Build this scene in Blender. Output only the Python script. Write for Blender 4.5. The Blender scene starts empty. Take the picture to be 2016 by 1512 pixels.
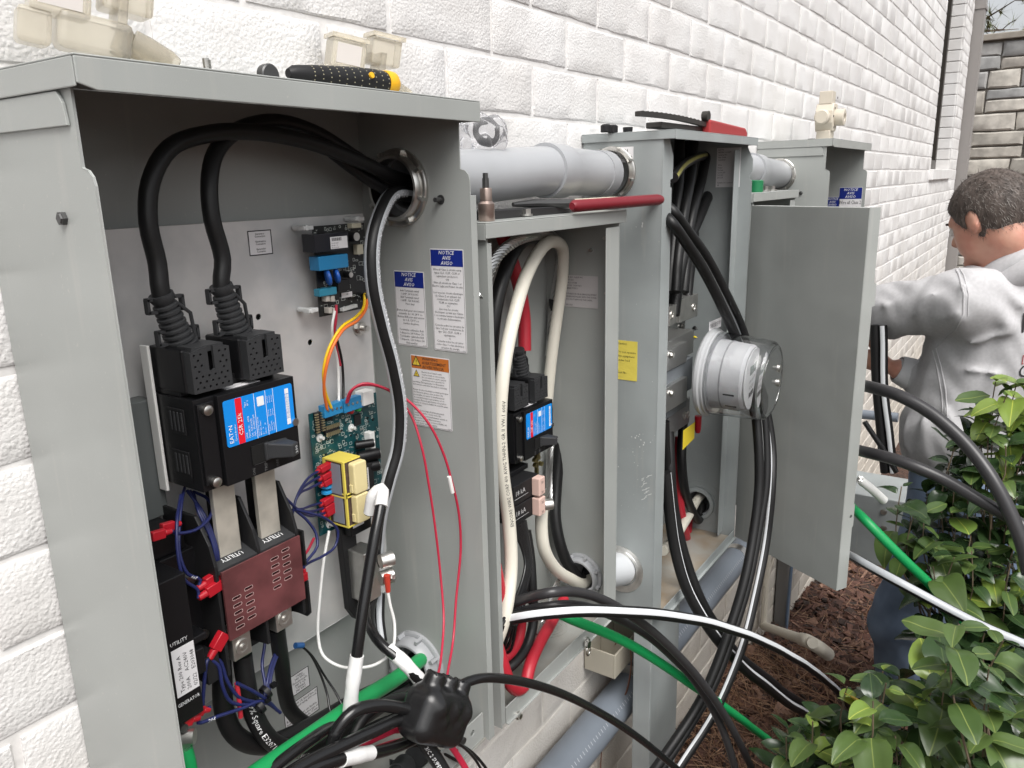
import bpy, math, random
import numpy as np
from mathutils import Matrix, Vector
random.seed(7)
rng = np.random.default_rng(11)
S = bpy.context.scene
COL = S.collection
R_ = math.radians

# ------------------------------------------------------------------ camera
F_PX, PPX, PPY = 1540.0, 1008.0, 756.0
def _dir(u, v):
    a = np.array([u - PPX, -(v - PPY), -F_PX]); return a / np.linalg.norm(a)
_X = _dir(2080, 335); _Z = -_dir(1150, 6800); _Z = _Z - _X * (_X @ _Z); _Z /= np.linalg.norm(_Z)
_Y = np.cross(_Z, _X)
ROT = np.stack([_X, _Y, _Z])
CAM = np.array([0.0, -0.718, 0.0])
cam_d = bpy.data.cameras.new('camera'); cam = bpy.data.objects.new('camera', cam_d); COL.objects.link(cam)
cam_d.sensor_width = 36.0; cam_d.lens = F_PX / 2016 * 36.0; cam_d.clip_start = 0.02; cam_d.clip_end = 3000
M4 = np.eye(4); M4[:3, :3] = ROT; M4[:3, 3] = CAM
cam.matrix_world = Matrix(M4.tolist())
S.camera = cam

# ------------------------------------------------------------------ sky, sun, exposure (overcast)
SUN_EL, SUN_AZ = R_(55), R_(217)       # azimuth measured from +Y clockwise
W = bpy.data.worlds.new('World'); S.world = W; W.use_nodes = True
wn, wl = W.node_tree.nodes, W.node_tree.links
bg = wn['Background']
sky = wn.new('ShaderNodeTexSky'); sky.sky_type = 'NISHITA'; sky.sun_disc = False
sky.sun_elevation = SUN_EL; sky.sun_rotation = SUN_AZ; sky.air_density = 1.0; sky.dust_density = 4.0
hs = wn.new('ShaderNodeHueSaturation'); hs.inputs['Saturation'].default_value = 0.16
wl.new(sky.outputs[0], hs.inputs['Color']); wl.new(hs.outputs[0], bg.inputs['Color'])
bg.inputs['Strength'].default_value = 0.085
sd = bpy.data.lights.new('sun', 'SUN'); sd.energy = 1.4; sd.angle = R_(42); sd.color = (1.0, 0.97, 0.93)
sun = bpy.data.objects.new('sun', sd); COL.objects.link(sun)
sv = Vector((math.sin(SUN_AZ) * math.cos(SUN_EL), math.cos(SUN_AZ) * math.cos(SUN_EL), math.sin(SUN_EL)))
sun.rotation_euler = sv.to_track_quat('Z', 'Y').to_euler()
sun.location = (0, -4, 6)
S.view_settings.view_transform = 'Standard'; S.view_settings.look = 'None'
S.view_settings.gamma = 1.0; S.view_settings.exposure = 1.15
S.cycles.max_bounces = 6; S.cycles.diffuse_bounces = 3; S.cycles.glossy_bounces = 3

# ------------------------------------------------------------------ measuring helper: photograph pixel + one known coordinate -> point
def at(u, v, y=None, x=None, z=None):
    r = ROT @ np.array([u - PPX, -(v - PPY), -F_PX])
    if y is not None: t = (y - CAM[1]) / r[1]
    elif x is not None: t = (x - CAM[0]) / r[0]
    else: t = (z - CAM[2]) / r[2]
    return CAM + t * r
def at_d(u, v, d): return CAM + d * (ROT @ np.array([(u - PPX) / F_PX, -(v - PPY) / F_PX, -1.0]))
def V3(*a): return np.array(a, float)

# ------------------------------------------------------------------ materials
MATS = {}
def mat(name, col, rough=0.5, metal=0.0, bump=0.0, bscale=60.0, var=0.0, vscale=8.0, spec=0.5, coat=0.0,
        trans=0.0, col2=None, detail=6.0, stretch=None, rvar=0.0, ior=None, sss=0.0, dent=0.0, dust=0.0):
    if name in MATS: return MATS[name]
    m = bpy.data.materials.new(name); m.use_nodes = True; MATS[name] = m
    nt = m.node_tree; b = nt.nodes['Principled BSDF']
    b.inputs['Base Color'].default_value = (*col, 1); b.inputs['Roughness'].default_value = rough
    b.inputs['Metallic'].default_value = metal; b.inputs['Specular IOR Level'].default_value = spec
    b.inputs['Coat Weight'].default_value = coat; b.inputs['Transmission Weight'].default_value = trans
    if ior: b.inputs['IOR'].default_value = ior
    if sss:
        b.inputs['Subsurface Weight'].default_value = sss; b.inputs['Subsurface Radius'].default_value = (0.02, 0.008, 0.004)
        b.inputs['Subsurface Scale'].default_value = 0.5
    tc = nt.nodes.new('ShaderNodeTexCoord'); src = tc.outputs['Object']
    if stretch:
        mp = nt.nodes.new('ShaderNodeMapping'); mp.inputs['Scale'].default_value = stretch
        nt.links.new(src, mp.inputs[0]); src = mp.outputs[0]
    if var or col2 or rvar:
        n = nt.nodes.new('ShaderNodeTexNoise'); n.inputs['Scale'].default_value = vscale; n.inputs['Detail'].default_value = min(detail, 3)
        nt.links.new(src, n.inputs['Vector'])
        if var or col2:
            cr = nt.nodes.new('ShaderNodeValToRGB')
            c2 = col2 if col2 else tuple(max(0, c * (1 - var)) for c in col)
            c1 = col if col2 else tuple(min(1, c * (1 + var * .5)) for c in col)
            cr.color_ramp.elements[0].position = 0.35; cr.color_ramp.elements[1].position = 0.65
            cr.color_ramp.elements[0].color = (*c2, 1); cr.color_ramp.elements[1].color = (*c1, 1)
            nt.links.new(n.outputs['Fac'], cr.inputs[0]); nt.links.new(cr.outputs[0], b.inputs['Base Color'])
        if rvar:
            mr = nt.nodes.new('ShaderNodeMapRange'); mr.inputs['To Min'].default_value = max(0.02, rough - rvar); mr.inputs['To Max'].default_value = rough + rvar
            nt.links.new(n.outputs['Fac'], mr.inputs['Value']); nt.links.new(mr.outputs[0], b.inputs['Roughness'])
    if bump:
        n2 = nt.nodes.new('ShaderNodeTexNoise'); n2.inputs['Scale'].default_value = bscale; n2.inputs['Detail'].default_value = 2
        nt.links.new(src, n2.inputs['Vector'])
        bp = nt.nodes.new('ShaderNodeBump'); bp.inputs['Strength'].default_value = min(1, bump); bp.inputs['Distance'].default_value = 0.004
        nt.links.new(n2.outputs['Fac'], bp.inputs['Height']); nt.links.new(bp.outputs[0], b.inputs['Normal'])
        if dent:                               # sheet metal is never quite flat
            n4 = nt.nodes.new('ShaderNodeTexNoise'); n4.inputs['Scale'].default_value = 7; n4.inputs['Detail'].default_value = 1; nt.links.new(src, n4.inputs['Vector'])
            b4 = nt.nodes.new('ShaderNodeBump'); b4.inputs['Strength'].default_value = dent; b4.inputs['Distance'].default_value = 0.012
            nt.links.new(n4.outputs['Fac'], b4.inputs['Height']); nt.links.new(b4.outputs[0], bp.inputs['Normal'])
    if dust:                                   # dust specks, run marks and rubbed spots
        mp = nt.nodes.new('ShaderNodeMapping'); mp.inputs['Scale'].default_value = (55, 55, 5); nt.links.new(tc.outputs['Object'], mp.inputs[0])
        n5 = nt.nodes.new('ShaderNodeTexNoise'); n5.inputs['Scale'].default_value = 1.0; n5.inputs['Detail'].default_value = 3; nt.links.new(mp.outputs[0], n5.inputs['Vector'])
        n6 = nt.nodes.new('ShaderNodeTexNoise'); n6.inputs['Scale'].default_value = 230; n6.inputs['Detail'].default_value = 2; nt.links.new(tc.outputs['Object'], n6.inputs['Vector'])
        r5 = nt.nodes.new('ShaderNodeMapRange'); r5.inputs['From Min'].default_value = .60; r5.inputs['From Max'].default_value = .78; r5.inputs['To Max'].default_value = .20 * dust; nt.links.new(n5.outputs['Fac'], r5.inputs['Value'])
        r6 = nt.nodes.new('ShaderNodeMapRange'); r6.inputs['From Min'].default_value = .70; r6.inputs['From Max'].default_value = .76; r6.inputs['To Max'].default_value = .30 * dust; nt.links.new(n6.outputs['Fac'], r6.inputs['Value'])
        a5 = nt.nodes.new('ShaderNodeMath'); a5.operation = 'ADD'; nt.links.new(r5.outputs[0], a5.inputs[0]); nt.links.new(r6.outputs[0], a5.inputs[1])
        m5 = nt.nodes.new('ShaderNodeMix'); m5.data_type = 'RGBA'; nt.links.new(a5.outputs[0], m5.inputs['Factor'])
        old = b.inputs['Base Color'].links[0].from_socket if b.inputs['Base Color'].links else None
        if old: nt.links.new(old, m5.inputs['A'])
        else: m5.inputs['A'].default_value = (*col, 1)
        m5.inputs['B'].default_value = (.50, .48, .44, 1); nt.links.new(m5.outputs['Result'], b.inputs['Base Color'])
    return m

PAINT = mat('grey_enamel', (0.335, 0.350, 0.337), 0.34, bump=0.05, bscale=900, var=0.09, vscale=4, rvar=0.12, dent=0.4, dust=1.1)
PAINT_OLD = mat('grey_enamel_worn', (0.30, 0.325, 0.325), 0.44, bump=0.08, bscale=700, var=0.13, vscale=7, rvar=0.14, dent=0.35, dust=1.0)
FLOORP = mat('grey_enamel_dusty', (0.30, 0.305, 0.285), 0.6, col2=(0.25, 0.235, 0.205), vscale=14, bump=0.05, bscale=400)
FLOOR_RUST = mat('grey_enamel_rusty', (0.34, 0.33, 0.30), 0.6, col2=(0.30, 0.235, 0.165), vscale=11)
GALV = mat('galvanised_steel', (0.66, 0.65, 0.64), 0.42, metal=0.3, col2=(0.55, 0.555, 0.555), vscale=26, detail=3, rvar=0.12)
ZINC = mat('zinc_bright', (0.62, 0.61, 0.58), 0.3, metal=1.0, var=0.15, vscale=60)
ALU = mat('tinned_aluminium', (0.66, 0.65, 0.62), 0.38, metal=0.95, var=0.12, vscale=40)
BRASS = mat('yellow_zinc', (0.55, 0.47, 0.22), 0.35, metal=1.0)
STEELD = mat('dark_steel', (0.09, 0.09, 0.09), 0.4, metal=0.7)
COPPER = mat('copper', (0.62, 0.28, 0.15), 0.3, metal=1.0)
PVC = mat('grey_pvc', (0.355, 0.365, 0.38), 0.34, var=0.05, vscale=12, bump=0.02, bscale=50)
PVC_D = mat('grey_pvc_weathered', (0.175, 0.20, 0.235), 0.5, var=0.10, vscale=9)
BLACK = mat('black_plastic', (0.007, 0.007, 0.008), 0.36, spec=.35, bump=0.05, bscale=1500)
BLACKM = mat('black_matt_plastic', (0.011, 0.011, 0.012), 0.5, spec=.35, bump=0.05, bscale=1200)
BOOT = mat('charcoal_plastic', (0.03, 0.031, 0.033), 0.5, spec=.35, bump=0.05, bscale=1000)
CABLE = mat('black_cable_jacket', (0.010, 0.010, 0.0105), 0.42, spec=.35, bump=0.03, bscale=300, rvar=0.06, vscale=30)
CABLE_G = mat('black_glossy_cable', (0.01, 0.01, 0.0105), 0.2)
CABLE_S = mat('grey_satin_cable', (0.032, 0.031, 0.033), 0.34)
STRIPE = mat('white_stripe', (0.66, 0.68, 0.70), 0.4)
WHITEC = mat('cream_cable_jacket', (0.70, 0.67, 0.58), 0.42)
WHITE = mat('white_plastic', (0.74, 0.74, 0.72), 0.42)
TAPE = mat('white_vinyl_tape', (0.74, 0.74, 0.73), 0.4, bump=0.15, bscale=120)
GREEN = mat('green_cable_jacket', (0.008, 0.30, 0.085), 0.38)
REDC = mat('red_cable_jacket', (0.42, 0.02, 0.035), 0.4)
REDW = mat('red_wire', (0.42, 0.02, 0.05), 0.35)
BLUEW = mat('navy_wire', (0.013, 0.018, 0.085), 0.35)
YELW = mat('yellow_wire', (0.80, 0.52, 0.01), 0.4)
ORAW = mat('orange_wire', (0.78, 0.17, 0.03), 0.4)
REDT = mat('red_terminal', (0.40, 0.01, 0.02), 0.32)
PAPER = mat('label_paper', (0.72, 0.71, 0.72), 0.45)
PAPER_G = mat('label_paper_grey', (0.50, 0.48, 0.48), 0.5)
INK = mat('label_ink', (0.02, 0.02, 0.022), 0.6)
INKW = mat('white_ink', (0.78, 0.79, 0.80), 0.5)
NAVY = mat('label_navy', (0.006, 0.02, 0.21), 0.4)
ORANGE = mat('label_orange', (0.52, 0.15, 0.02), 0.45)
YELLOW = mat('label_yellow', (0.72, 0.60, 0.10), 0.5, bump=0.3, bscale=45)
CYAN = mat('label_blue', (0.005, 0.24, 0.72), 0.35)
LRED = mat('label_red', (0.72, 0.01, 0.025), 0.4)

# ------------------------------------------------------------------ mesh builder
class MB:
    def __init__(s): s.v = []; s.f = []; s.m = []
    def add(s, vs, fs, mi=0):
        o = len(s.v); s.v.extend([tuple(map(float, p)) for p in vs]); s.f.extend([tuple(i + o for i in f) for f in fs]); s.m.extend([mi] * len(fs)); return s
    def box(s, x0, x1, y0, y1, z0, z1, mi=0):
        x0, x1 = min(x0, x1), max(x0, x1); y0, y1 = min(y0, y1), max(y0, y1); z0, z1 = min(z0, z1), max(z0, z1)
        return s.add([(x0, y0, z0), (x1, y0, z0), (x1, y1, z0), (x0, y1, z0), (x0, y0, z1), (x1, y0, z1), (x1, y1, z1), (x0, y1, z1)],
                     [(0, 3, 2, 1), (4, 5, 6, 7), (0, 1, 5, 4), (1, 2, 6, 5), (2, 3, 7, 6), (3, 0, 4, 7)], mi)
    def obox(s, c, ax, ay, az, mi=0):
        c, ax, ay, az = map(lambda q: np.array(q, float), (c, ax, ay, az)); p = []
        for k in (-1, 1):
            for i, j in ((-1, -1), (1, -1), (1, 1), (-1, 1)): p.append(c + ax * i + ay * j + az * k)
        return s.add(p, [(0, 3, 2, 1), (4, 5, 6, 7), (0, 1, 5, 4), (1, 2, 6, 5), (2, 3, 7, 6), (3, 0, 4, 7)], mi)
    def prism(s, poly, axis, a, b, mi=0):
        # poly: 2-D points in the two other axes (cyclic order x->y,z  y->x,z  z->x,y)
        n = len(poly); P = []
        for h in (a, b):
            for p, q in poly: P.append({0: (h, p, q), 1: (p, h, q), 2: (p, q, h)}[axis])
        F = [tuple(range(n - 1, -1, -1)), tuple(range(n, 2 * n))] + [(i, (i + 1) % n, n + (i + 1) % n, n + i) for i in range(n)]
        return s.add(P, F, mi)
    def cyl(s, p0, p1, r0, r1=None, n=16, caps=True, mi=0, phase=0.0):
        r1 = r0 if r1 is None else r1; p0 = np.array(p0, float); p1 = np.array(p1, float); d = p1 - p0; d /= np.linalg.norm(d)
        u = np.cross(d, (0, 0, 1)) if abs(d[2]) < .9 else np.cross(d, (1, 0, 0)); u /= np.linalg.norm(u); w = np.cross(d, u)
        A = [phase + 2 * math.pi * i / n for i in range(n)]
        P = [p0 + r0 * (math.cos(a) * u + math.sin(a) * w) for a in A] + [p1 + r1 * (math.cos(a) * u + math.sin(a) * w) for a in A]
        F = [(i, (i + 1) % n, n + (i + 1) % n, n + i) for i in range(n)]
        if caps: F += [tuple(range(n - 1, -1, -1)), tuple(range(n, 2 * n))]
        return s.add(P, F, mi)
    def lathe(s, p0, p1, prof, n=24, mi=0, close=True):
        # prof: list of (t metres along axis, radius)
        p0 = np.array(p0, float); d = np.array(p1, float) - p0; d /= np.linalg.norm(d)
        u = np.cross(d, (0, 0, 1)) if abs(d[2]) < .9 else np.cross(d, (1, 0, 0)); u /= np.linalg.norm(u); w = np.cross(d, u)
        P = []; F = []; k = len(prof)
        for t, r in prof:
            for i in range(n):
                a = 2 * math.pi * i / n; P.append(p0 + d * t + r * (math.cos(a) * u + math.sin(a) * w))
        for j in range(k - 1):
            for i in range(n): F.append((j * n + i, j * n + (i + 1) % n, (j + 1) * n + (i + 1) % n, (j + 1) * n + i))
        if close: F += [tuple(range(n - 1, -1, -1)), tuple(range((k - 1) * n, k * n))]
        return s.add(P, F, mi)
    def tube(s, pts, r, n=12, mi=0, stripe=None, smi=1, caps=True, roll=0.0):
        C, T, U, Wd = frames(pts); k = len(C); P = []; F = []; M = []
        for j in range(k):
            rr = r[j] if hasattr(r, '__len__') else r
            for i in range(n):
                a = roll + 2 * math.pi * i / n; P.append(C[j] + rr * (math.cos(a) * U[j] + math.sin(a) * Wd[j]))
        o = len(s.v)
        for j in range(k - 1):
            for i in range(n):
                F.append((j * n + i, j * n + (i + 1) % n, (j + 1) * n + (i + 1) % n, (j + 1) * n + i))
                M.append(smi if stripe and i in stripe else mi)
        if caps:
            F += [tuple(range(n - 1, -1, -1)), tuple(range((k - 1) * n, k * n))]; M += [mi, mi]
        s.v.extend([tuple(map(float, p)) for p in P]); s.f.extend([tuple(i + o for i in f) for f in F]); s.m.extend(M); return s
    def build(s, name, mats, parent=None, smooth=0.6, bevel=0.0, seg=2, world=True):
        me = bpy.data.meshes.new(name); V = s.v
        off = None
        if parent is not None and world:
            off = world_loc(parent); V = [(a - off[0], b - off[1], c - off[2]) for a, b, c in V]
        elif parent is None:
            a = np.array(V); lo, hi = a.min(0), a.max(0); c = (lo + hi) / 2; c[2] = lo[2]; V = (a - c).tolist()
        me.from_pydata(V, [], s.f); mats = mats if isinstance(mats, (list, tuple)) else [mats]
        for q in mats: me.materials.append(q)
        if len(mats) > 1: me.polygons.foreach_set('material_index', s.m)
        if smooth:
            me.polygons.foreach_set('use_smooth', [True] * len(me.polygons)); me.set_sharp_from_angle(angle=smooth)
        me.update()
        o = bpy.data.objects.new(name, me); COL.objects.link(o)
        if parent is not None: o.parent = parent
        else: o.location = c.tolist()
        if bevel:
            b = o.modifiers.new('bevel', 'BEVEL'); b.width = bevel; b.segments = seg; b.limit_method = 'ANGLE'; b.angle_limit = R_(35); b.harden_normals = False
        return o

def world_loc(o):
    p = np.array(o.location, float)
    while o.parent is not None: o = o.parent; p = p + np.array(o.location, float)
    return p

def frames(pts):
    C = np.array(pts, float); T = np.gradient(C, axis=0); T /= np.linalg.norm(T, axis=1)[:, None] + 1e-12
    U = np.zeros_like(C); Wd = np.zeros_like(C)
    t = T[0]; u = np.cross(t, (0, 1, 0)); 
    if np.linalg.norm(u) < .1: u = np.cross(t, (1, 0, 0))
    u /= np.linalg.norm(u)
    for i in range(len(C)):
        u = u - T[i] * (u @ T[i]); u /= np.linalg.norm(u); U[i] = u; Wd[i] = np.cross(T[i], u)
    return C, T, U, Wd

def spline(P, step=0.008, tens=0.5):
    P = [np.array(p, float) for p in P]
    if len(P) == 2: P = [P[0], (P[0] + P[1]) / 2, P[1]]
    Q = [2 * P[0] - P[1]] + P + [2 * P[-1] - P[-2]]; out = []
    for i in range(1, len(Q) - 2):
        p0, p1, p2, p3 = Q[i - 1:i + 3]; L = np.linalg.norm(p2 - p1)
        t0 = 0; a = 0.5
        t1 = t0 + max(1e-6, np.linalg.norm(p1 - p0)) ** a; t2 = t1 + max(1e-6, L) ** a; t3 = t2 + max(1e-6, np.linalg.norm(p3 - p2)) ** a
        n = max(2, int(L / step))
        for k in range(n):
            t = t1 + (t2 - t1) * k / n
            A1 = (t1 - t) / (t1 - t0) * p0 + (t - t0) / (t1 - t0) * p1; A2 = (t2 - t) / (t2 - t1) * p1 + (t - t1) / (t2 - t1) * p2
            A3 = (t3 - t) / (t3 - t2) * p2 + (t - t2) / (t3 - t2) * p3
            B1 = (t2 - t) / (t2 - t0) * A1 + (t - t0) / (t2 - t0) * A2; B2 = (t3 - t) / (t3 - t1) * A2 + (t - t1) / (t3 - t1) * A3
            out.append((t2 - t) / (t2 - t1) * B1 + (t - t1) / (t2 - t1) * B2)
    out.append(P[-1]); return np.array(out)

def tag(o, label=None, cat=None, group=None, kind=None):
    if label: o['label'] = label
    if cat: o['category'] = cat
    if group: o['group'] = group
    if kind: o['kind'] = kind
    return o
def thing(name, loc, label, cat, group=None, rot=None):
    o = bpy.data.objects.new(name, None); COL.objects.link(o); o.location = [float(q) for q in loc]; o.empty_display_size = 0.05
    if rot is not None: o.rotation_euler = rot
    return tag(o, label, cat, group)

# ------------------------------------------------------------------ lettering
_fc = {}
def text_mesh(txt, res=1, bold=False, italic=0.0):
    key = (txt, res, italic)
    if key in _fc: return _fc[key]
    cu = bpy.data.curves.new('t', 'FONT'); cu.body = txt; cu.size = 1.0; cu.resolution_u = res; cu.fill_mode = 'FRONT'
    if bold: cu.offset = 0.007
    ob = bpy.data.objects.new('t', cu); me = bpy.data.meshes.new_from_object(ob)
    v = np.zeros(len(me.vertices) * 3); me.vertices.foreach_get('co', v); v = v.reshape(-1, 3)
    if italic: v[:, 0] += italic * v[:, 1]
    f = [tuple(p.vertices) for p in me.polygons]
    bpy.data.meshes.remove(me); bpy.data.objects.remove(ob); bpy.data.curves.remove(cu)
    w = (v[:, 0].max() if len(v) else 0.5)
    _fc[key] = (v, f, w); return _fc[key]
def write(mb, txt, o, eu, ev, h, mi=0, align='L', maxw=None, italic=0.0, res=1, bold=False):
    # o: point on surface; eu, ev: unit vectors; h: cap height; text lies in the eu/ev plane
    v, f, w = text_mesh(txt, res, bold, italic)
    if not len(v): return
    s = h / 0.69; su = s if maxw is None else min(s, maxw / w)
    x0 = {'L': 0, 'C': -w * su / 2, 'R': -w * su}[align]
    o = np.array(o, float); eu = np.array(eu, float); ev = np.array(ev, float)
    P = o + (v[:, :1] * su + x0) * eu + v[:, 1:2] * s * ev
    mb.add(P, f, mi)
def write_on_tube(mb, txt, pts, r, s0, h, ang, mi=0, flip=False):
    C, T, U, Wd = frames(pts); L = np.concatenate([[0], np.cumsum(np.linalg.norm(np.diff(C, axis=0), axis=1))])
    v, f, w = text_mesh(txt, 1); s = h / 0.69; P = []
    for q in v:
        d = s0 + (-1 if flip else 1) * q[0] * s; k = int(np.clip(np.searchsorted(L, d) - 1, 0, len(L) - 2)); t = (d - L[k]) / max(1e-9, L[k + 1] - L[k])
        c = C[k] * (1 - t) + C[k + 1] * t; u = U[k] * (1 - t) + U[k + 1] * t; w_ = Wd[k] * (1 - t) + Wd[k + 1] * t
        a = ang - (-1 if flip else 1) * (q[1] - 0.35) * s / r
        P.append(c + (r + .0004) * (math.cos(a) * u + math.sin(a) * w_))
    mb.add(P, f, mi)

def ngon(c, r, n, ph=0.0): return [(c[0] + r * math.cos(ph + 2 * math.pi * i / n), c[1] + r * math.sin(ph + 2 * math.pi * i / n)) for i in range(n)]
def arc(c, r, a0, a1, n): return [(c[0] + r * math.cos(R_(a0 + (a1 - a0) * i / n)), c[1] + r * math.sin(R_(a0 + (a1 - a0) * i / n))) for i in range(n + 1)]
def rrect(x0, x1, y0, y1, r, n=4):
    return arc((x1 - r, y1 - r), r, 0, 90, n) + arc((x0 + r, y1 - r), r, 90, 180, n) + arc((x0 + r, y0 + r), r, 180, 270, n) + arc((x1 - r, y0 + r), r, 270, 360, n)
def face_angle(pts, k, toward):
    C, T, U, Wd = frames(pts); d = np.array(toward, float) - C[k]; return math.atan2(d @ Wd[k], d @ U[k])
def cable(name, P, r, m, label, group=None, n=14, stripe=None, smat=None, roll=0.0, step=0.008, cat='cable', marks=None):
    # stripe: (offset in degrees from the side that faces the path, width in degrees) ; the coloured line moulded into the jacket
    pts = spline(P, step); k_ = len(pts)
    if k_ > 12:                                 # slight kinks left from the reel
        gw = random.Random(len(label) * 31 + k_); s_ = np.linspace(0, k_ * step, k_); wob = np.zeros_like(pts)
        for ax_ in range(3):
            for fr in (17, 34): wob[:, ax_] += gw.uniform(.3, 1) * np.sin(s_ * fr + gw.uniform(0, 6.28)) * (22 / fr)
        env = np.minimum(1, np.minimum(np.arange(k_), np.arange(k_)[::-1]) / 8)[:, None]; pts = pts + wob * env * min(.0008, r * .09)
    if stripe:
        n = max(n, 24); a0 = face_angle(pts, len(pts) // 2, CAM); idx = set()
        for off, wd in stripe:
            c = a0 + R_(off); idx |= {i for i in range(n) if abs(((2 * math.pi * (i + .5) / n - c + math.pi) % (2 * math.pi)) - math.pi) < R_(wd) / 2}
        stripe = idx
    mb = MB().tube(pts, r, n, stripe=stripe, roll=roll)
    L = np.sum(np.linalg.norm(np.diff(pts, axis=0), axis=1))
    if marks:                                  # printed lettering along the jacket: a part of the cable
        o = thing(name, pts[0], label, cat, group)
        mb.build('jacket', [m, smat or STRIPE] if stripe else m, o, smooth=0.9)
        t = MB()
        for (txt, s0, h, ang, flip) in marks: write_on_tube(t, txt, pts, r, s0 * L, h, ang + face_angle(pts, min(len(pts) - 1, int(s0 * len(pts))), CAM), flip=flip)
        t.build('printed_lettering', INKW if m is not WHITEC else INK, o, smooth=0)
    else:
        o = mb.build(name, [m, smat or STRIPE] if stripe else m, None, smooth=0.9)
        tag(o, label, cat, group)
    return o, pts
def screw(mb, p, d, r, h=0.003, n=6, mi=0, washer=True):
    p = np.array(p, float); d = np.array(d, float) / np.linalg.norm(d)
    if washer: mb.cyl(p, p + d * h * .3, r * 1.35, n=16, mi=mi)
    mb.cyl(p + d * h * .3, p + d * h, r, n=n, mi=mi)
from mathutils.geometry import tessellate_polygon
def plate(mb, outer, holes, axis, a, b, mi=0):
    loops = [outer] + list(holes); tri = tessellate_polygon([[Vector((p[0], p[1], 0)) for p in L] for L in loops])
    flat = [p for L in loops for p in L]; n = len(flat)
    P = [{0: (h, p, q), 1: (p, h, q), 2: (p, q, h)}[axis] for h in (a, b) for p, q in flat]
    F = [tuple(t) for t in tri] + [tuple(i + n for i in reversed(t)) for t in tri]; o = 0
    for L in loops:
        k = len(L); F += [(o + i, o + (i + 1) % k, n + o + (i + 1) % k, n + o + i) for i in range(k)]; o += k
    mb.add(P, F, mi); return mb

# ------------------------------------------------------------------ setting materials (world position so neighbours never repeat)
def pos_mat(name, cols, scale, bumps, rough=0.6, low=None):
    m = bpy.data.materials.new(name); m.use_nodes = True; nt = m.node_tree; b = nt.nodes['Principled BSDF']; b.inputs['Roughness'].default_value = rough
    g = nt.nodes.new('ShaderNodeNewGeometry'); n = nt.nodes.new('ShaderNodeTexNoise'); n.inputs['Scale'].default_value = scale; n.inputs['Detail'].default_value = 3
    nt.links.new(g.outputs['Position'], n.inputs['Vector']); cr = nt.nodes.new('ShaderNodeValToRGB')
    while len(cr.color_ramp.elements) < len(cols): cr.color_ramp.elements.new(0.5)
    for i, c in enumerate(cols):
        e = cr.color_ramp.elements[i]; e.position = 0.3 + 0.4 * i / max(1, len(cols) - 1); e.color = (*c, 1)
    nt.links.new(n.outputs['Fac'], cr.inputs[0]); out = cr.outputs[0]
    if low:                                     # soil splashed up the foot of the wall
        sx = nt.nodes.new('ShaderNodeSeparateXYZ'); nt.links.new(g.outputs['Position'], sx.inputs[0])
        n3 = nt.nodes.new('ShaderNodeTexNoise'); n3.inputs['Scale'].default_value = 5; nt.links.new(g.outputs['Position'], n3.inputs['Vector'])
        ad = nt.nodes.new('ShaderNodeMath'); ad.operation = 'MULTIPLY_ADD'; nt.links.new(n3.outputs['Fac'], ad.inputs[0]); ad.inputs[1].default_value = 0.9; nt.links.new(sx.outputs['Z'], ad.inputs[2])
        mr = nt.nodes.new('ShaderNodeMapRange'); mr.inputs['From Min'].default_value = low[1]; mr.inputs['From Max'].default_value = low[2]; nt.links.new(ad.outputs[0], mr.inputs['Value'])
        mx = nt.nodes.new('ShaderNodeMix'); mx.data_type = 'RGBA'; nt.links.new(mr.outputs[0], mx.inputs['Factor'])
        mx.inputs['A'].default_value = (*low[0], 1); nt.links.new(out, mx.inputs['B']); out = mx.outputs['Result']
    nt.links.new(out, b.inputs['Base Color']); prev = None
    for sc, st, di, de in bumps:
        if de == 'v':
            n2 = nt.nodes.new('ShaderNodeTexVoronoi'); n2.feature = 'SMOOTH_F1'; n2.inputs['Scale'].default_value = sc; n2.inputs['Smoothness'].default_value = .5
        else:
            n2 = nt.nodes.new('ShaderNodeTexNoise'); n2.inputs['Scale'].default_value = sc; n2.inputs['Detail'].default_value = de; n2.inputs['Roughness'].default_value = 0.55
        nt.links.new(g.outputs['Position'], n2.inputs['Vector']); bp = nt.nodes.new('ShaderNodeBump'); bp.inputs['Strength'].default_value = st; bp.inputs['Distance'].default_value = di
        nt.links.new(n2.outputs[0], bp.inputs['Height'])
        if prev: nt.links.new(prev.outputs[0], bp.inputs['Normal'])
        prev = bp
    if prev: nt.links.new(prev.outputs[0], b.inputs['Normal'])
    return m
BRICKW = pos_mat('white_painted_brick', [(0.65, 0.635, 0.62), (0.70, 0.69, 0.68), (0.74, 0.735, 0.73)], 7, [(26, 0.25, 0.004, 1), (240, 0.45, -0.0017, 'v'), (420, 0.5, 0.0012, 2)], 0.55, low=((0.52, 0.48, 0.42), -1.1, 0.1))
MORTARW = pos_mat('white_painted_mortar', [(0.70, 0.685, 0.67), (0.75, 0.74, 0.73)], 9, [(30, 0.5, 0.008, 2)], 0.55, low=((0.55, 0.51, 0.45), -1.1, 0.1))
MULCH_G = pos_mat('mulch_ground', [(0.028, 0.016, 0.011), (0.07, 0.035, 0.024), (0.12, 0.06, 0.04)], 40, [(70, 1.0, 0.03, 8)], 0.85)
STONE_MORTAR = pos_mat('stone_mortar', [(0.32, 0.30, 0.265), (0.38, 0.355, 0.32)], 30, [(80, 0.6, 0.01, 5)], 0.8)

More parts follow.
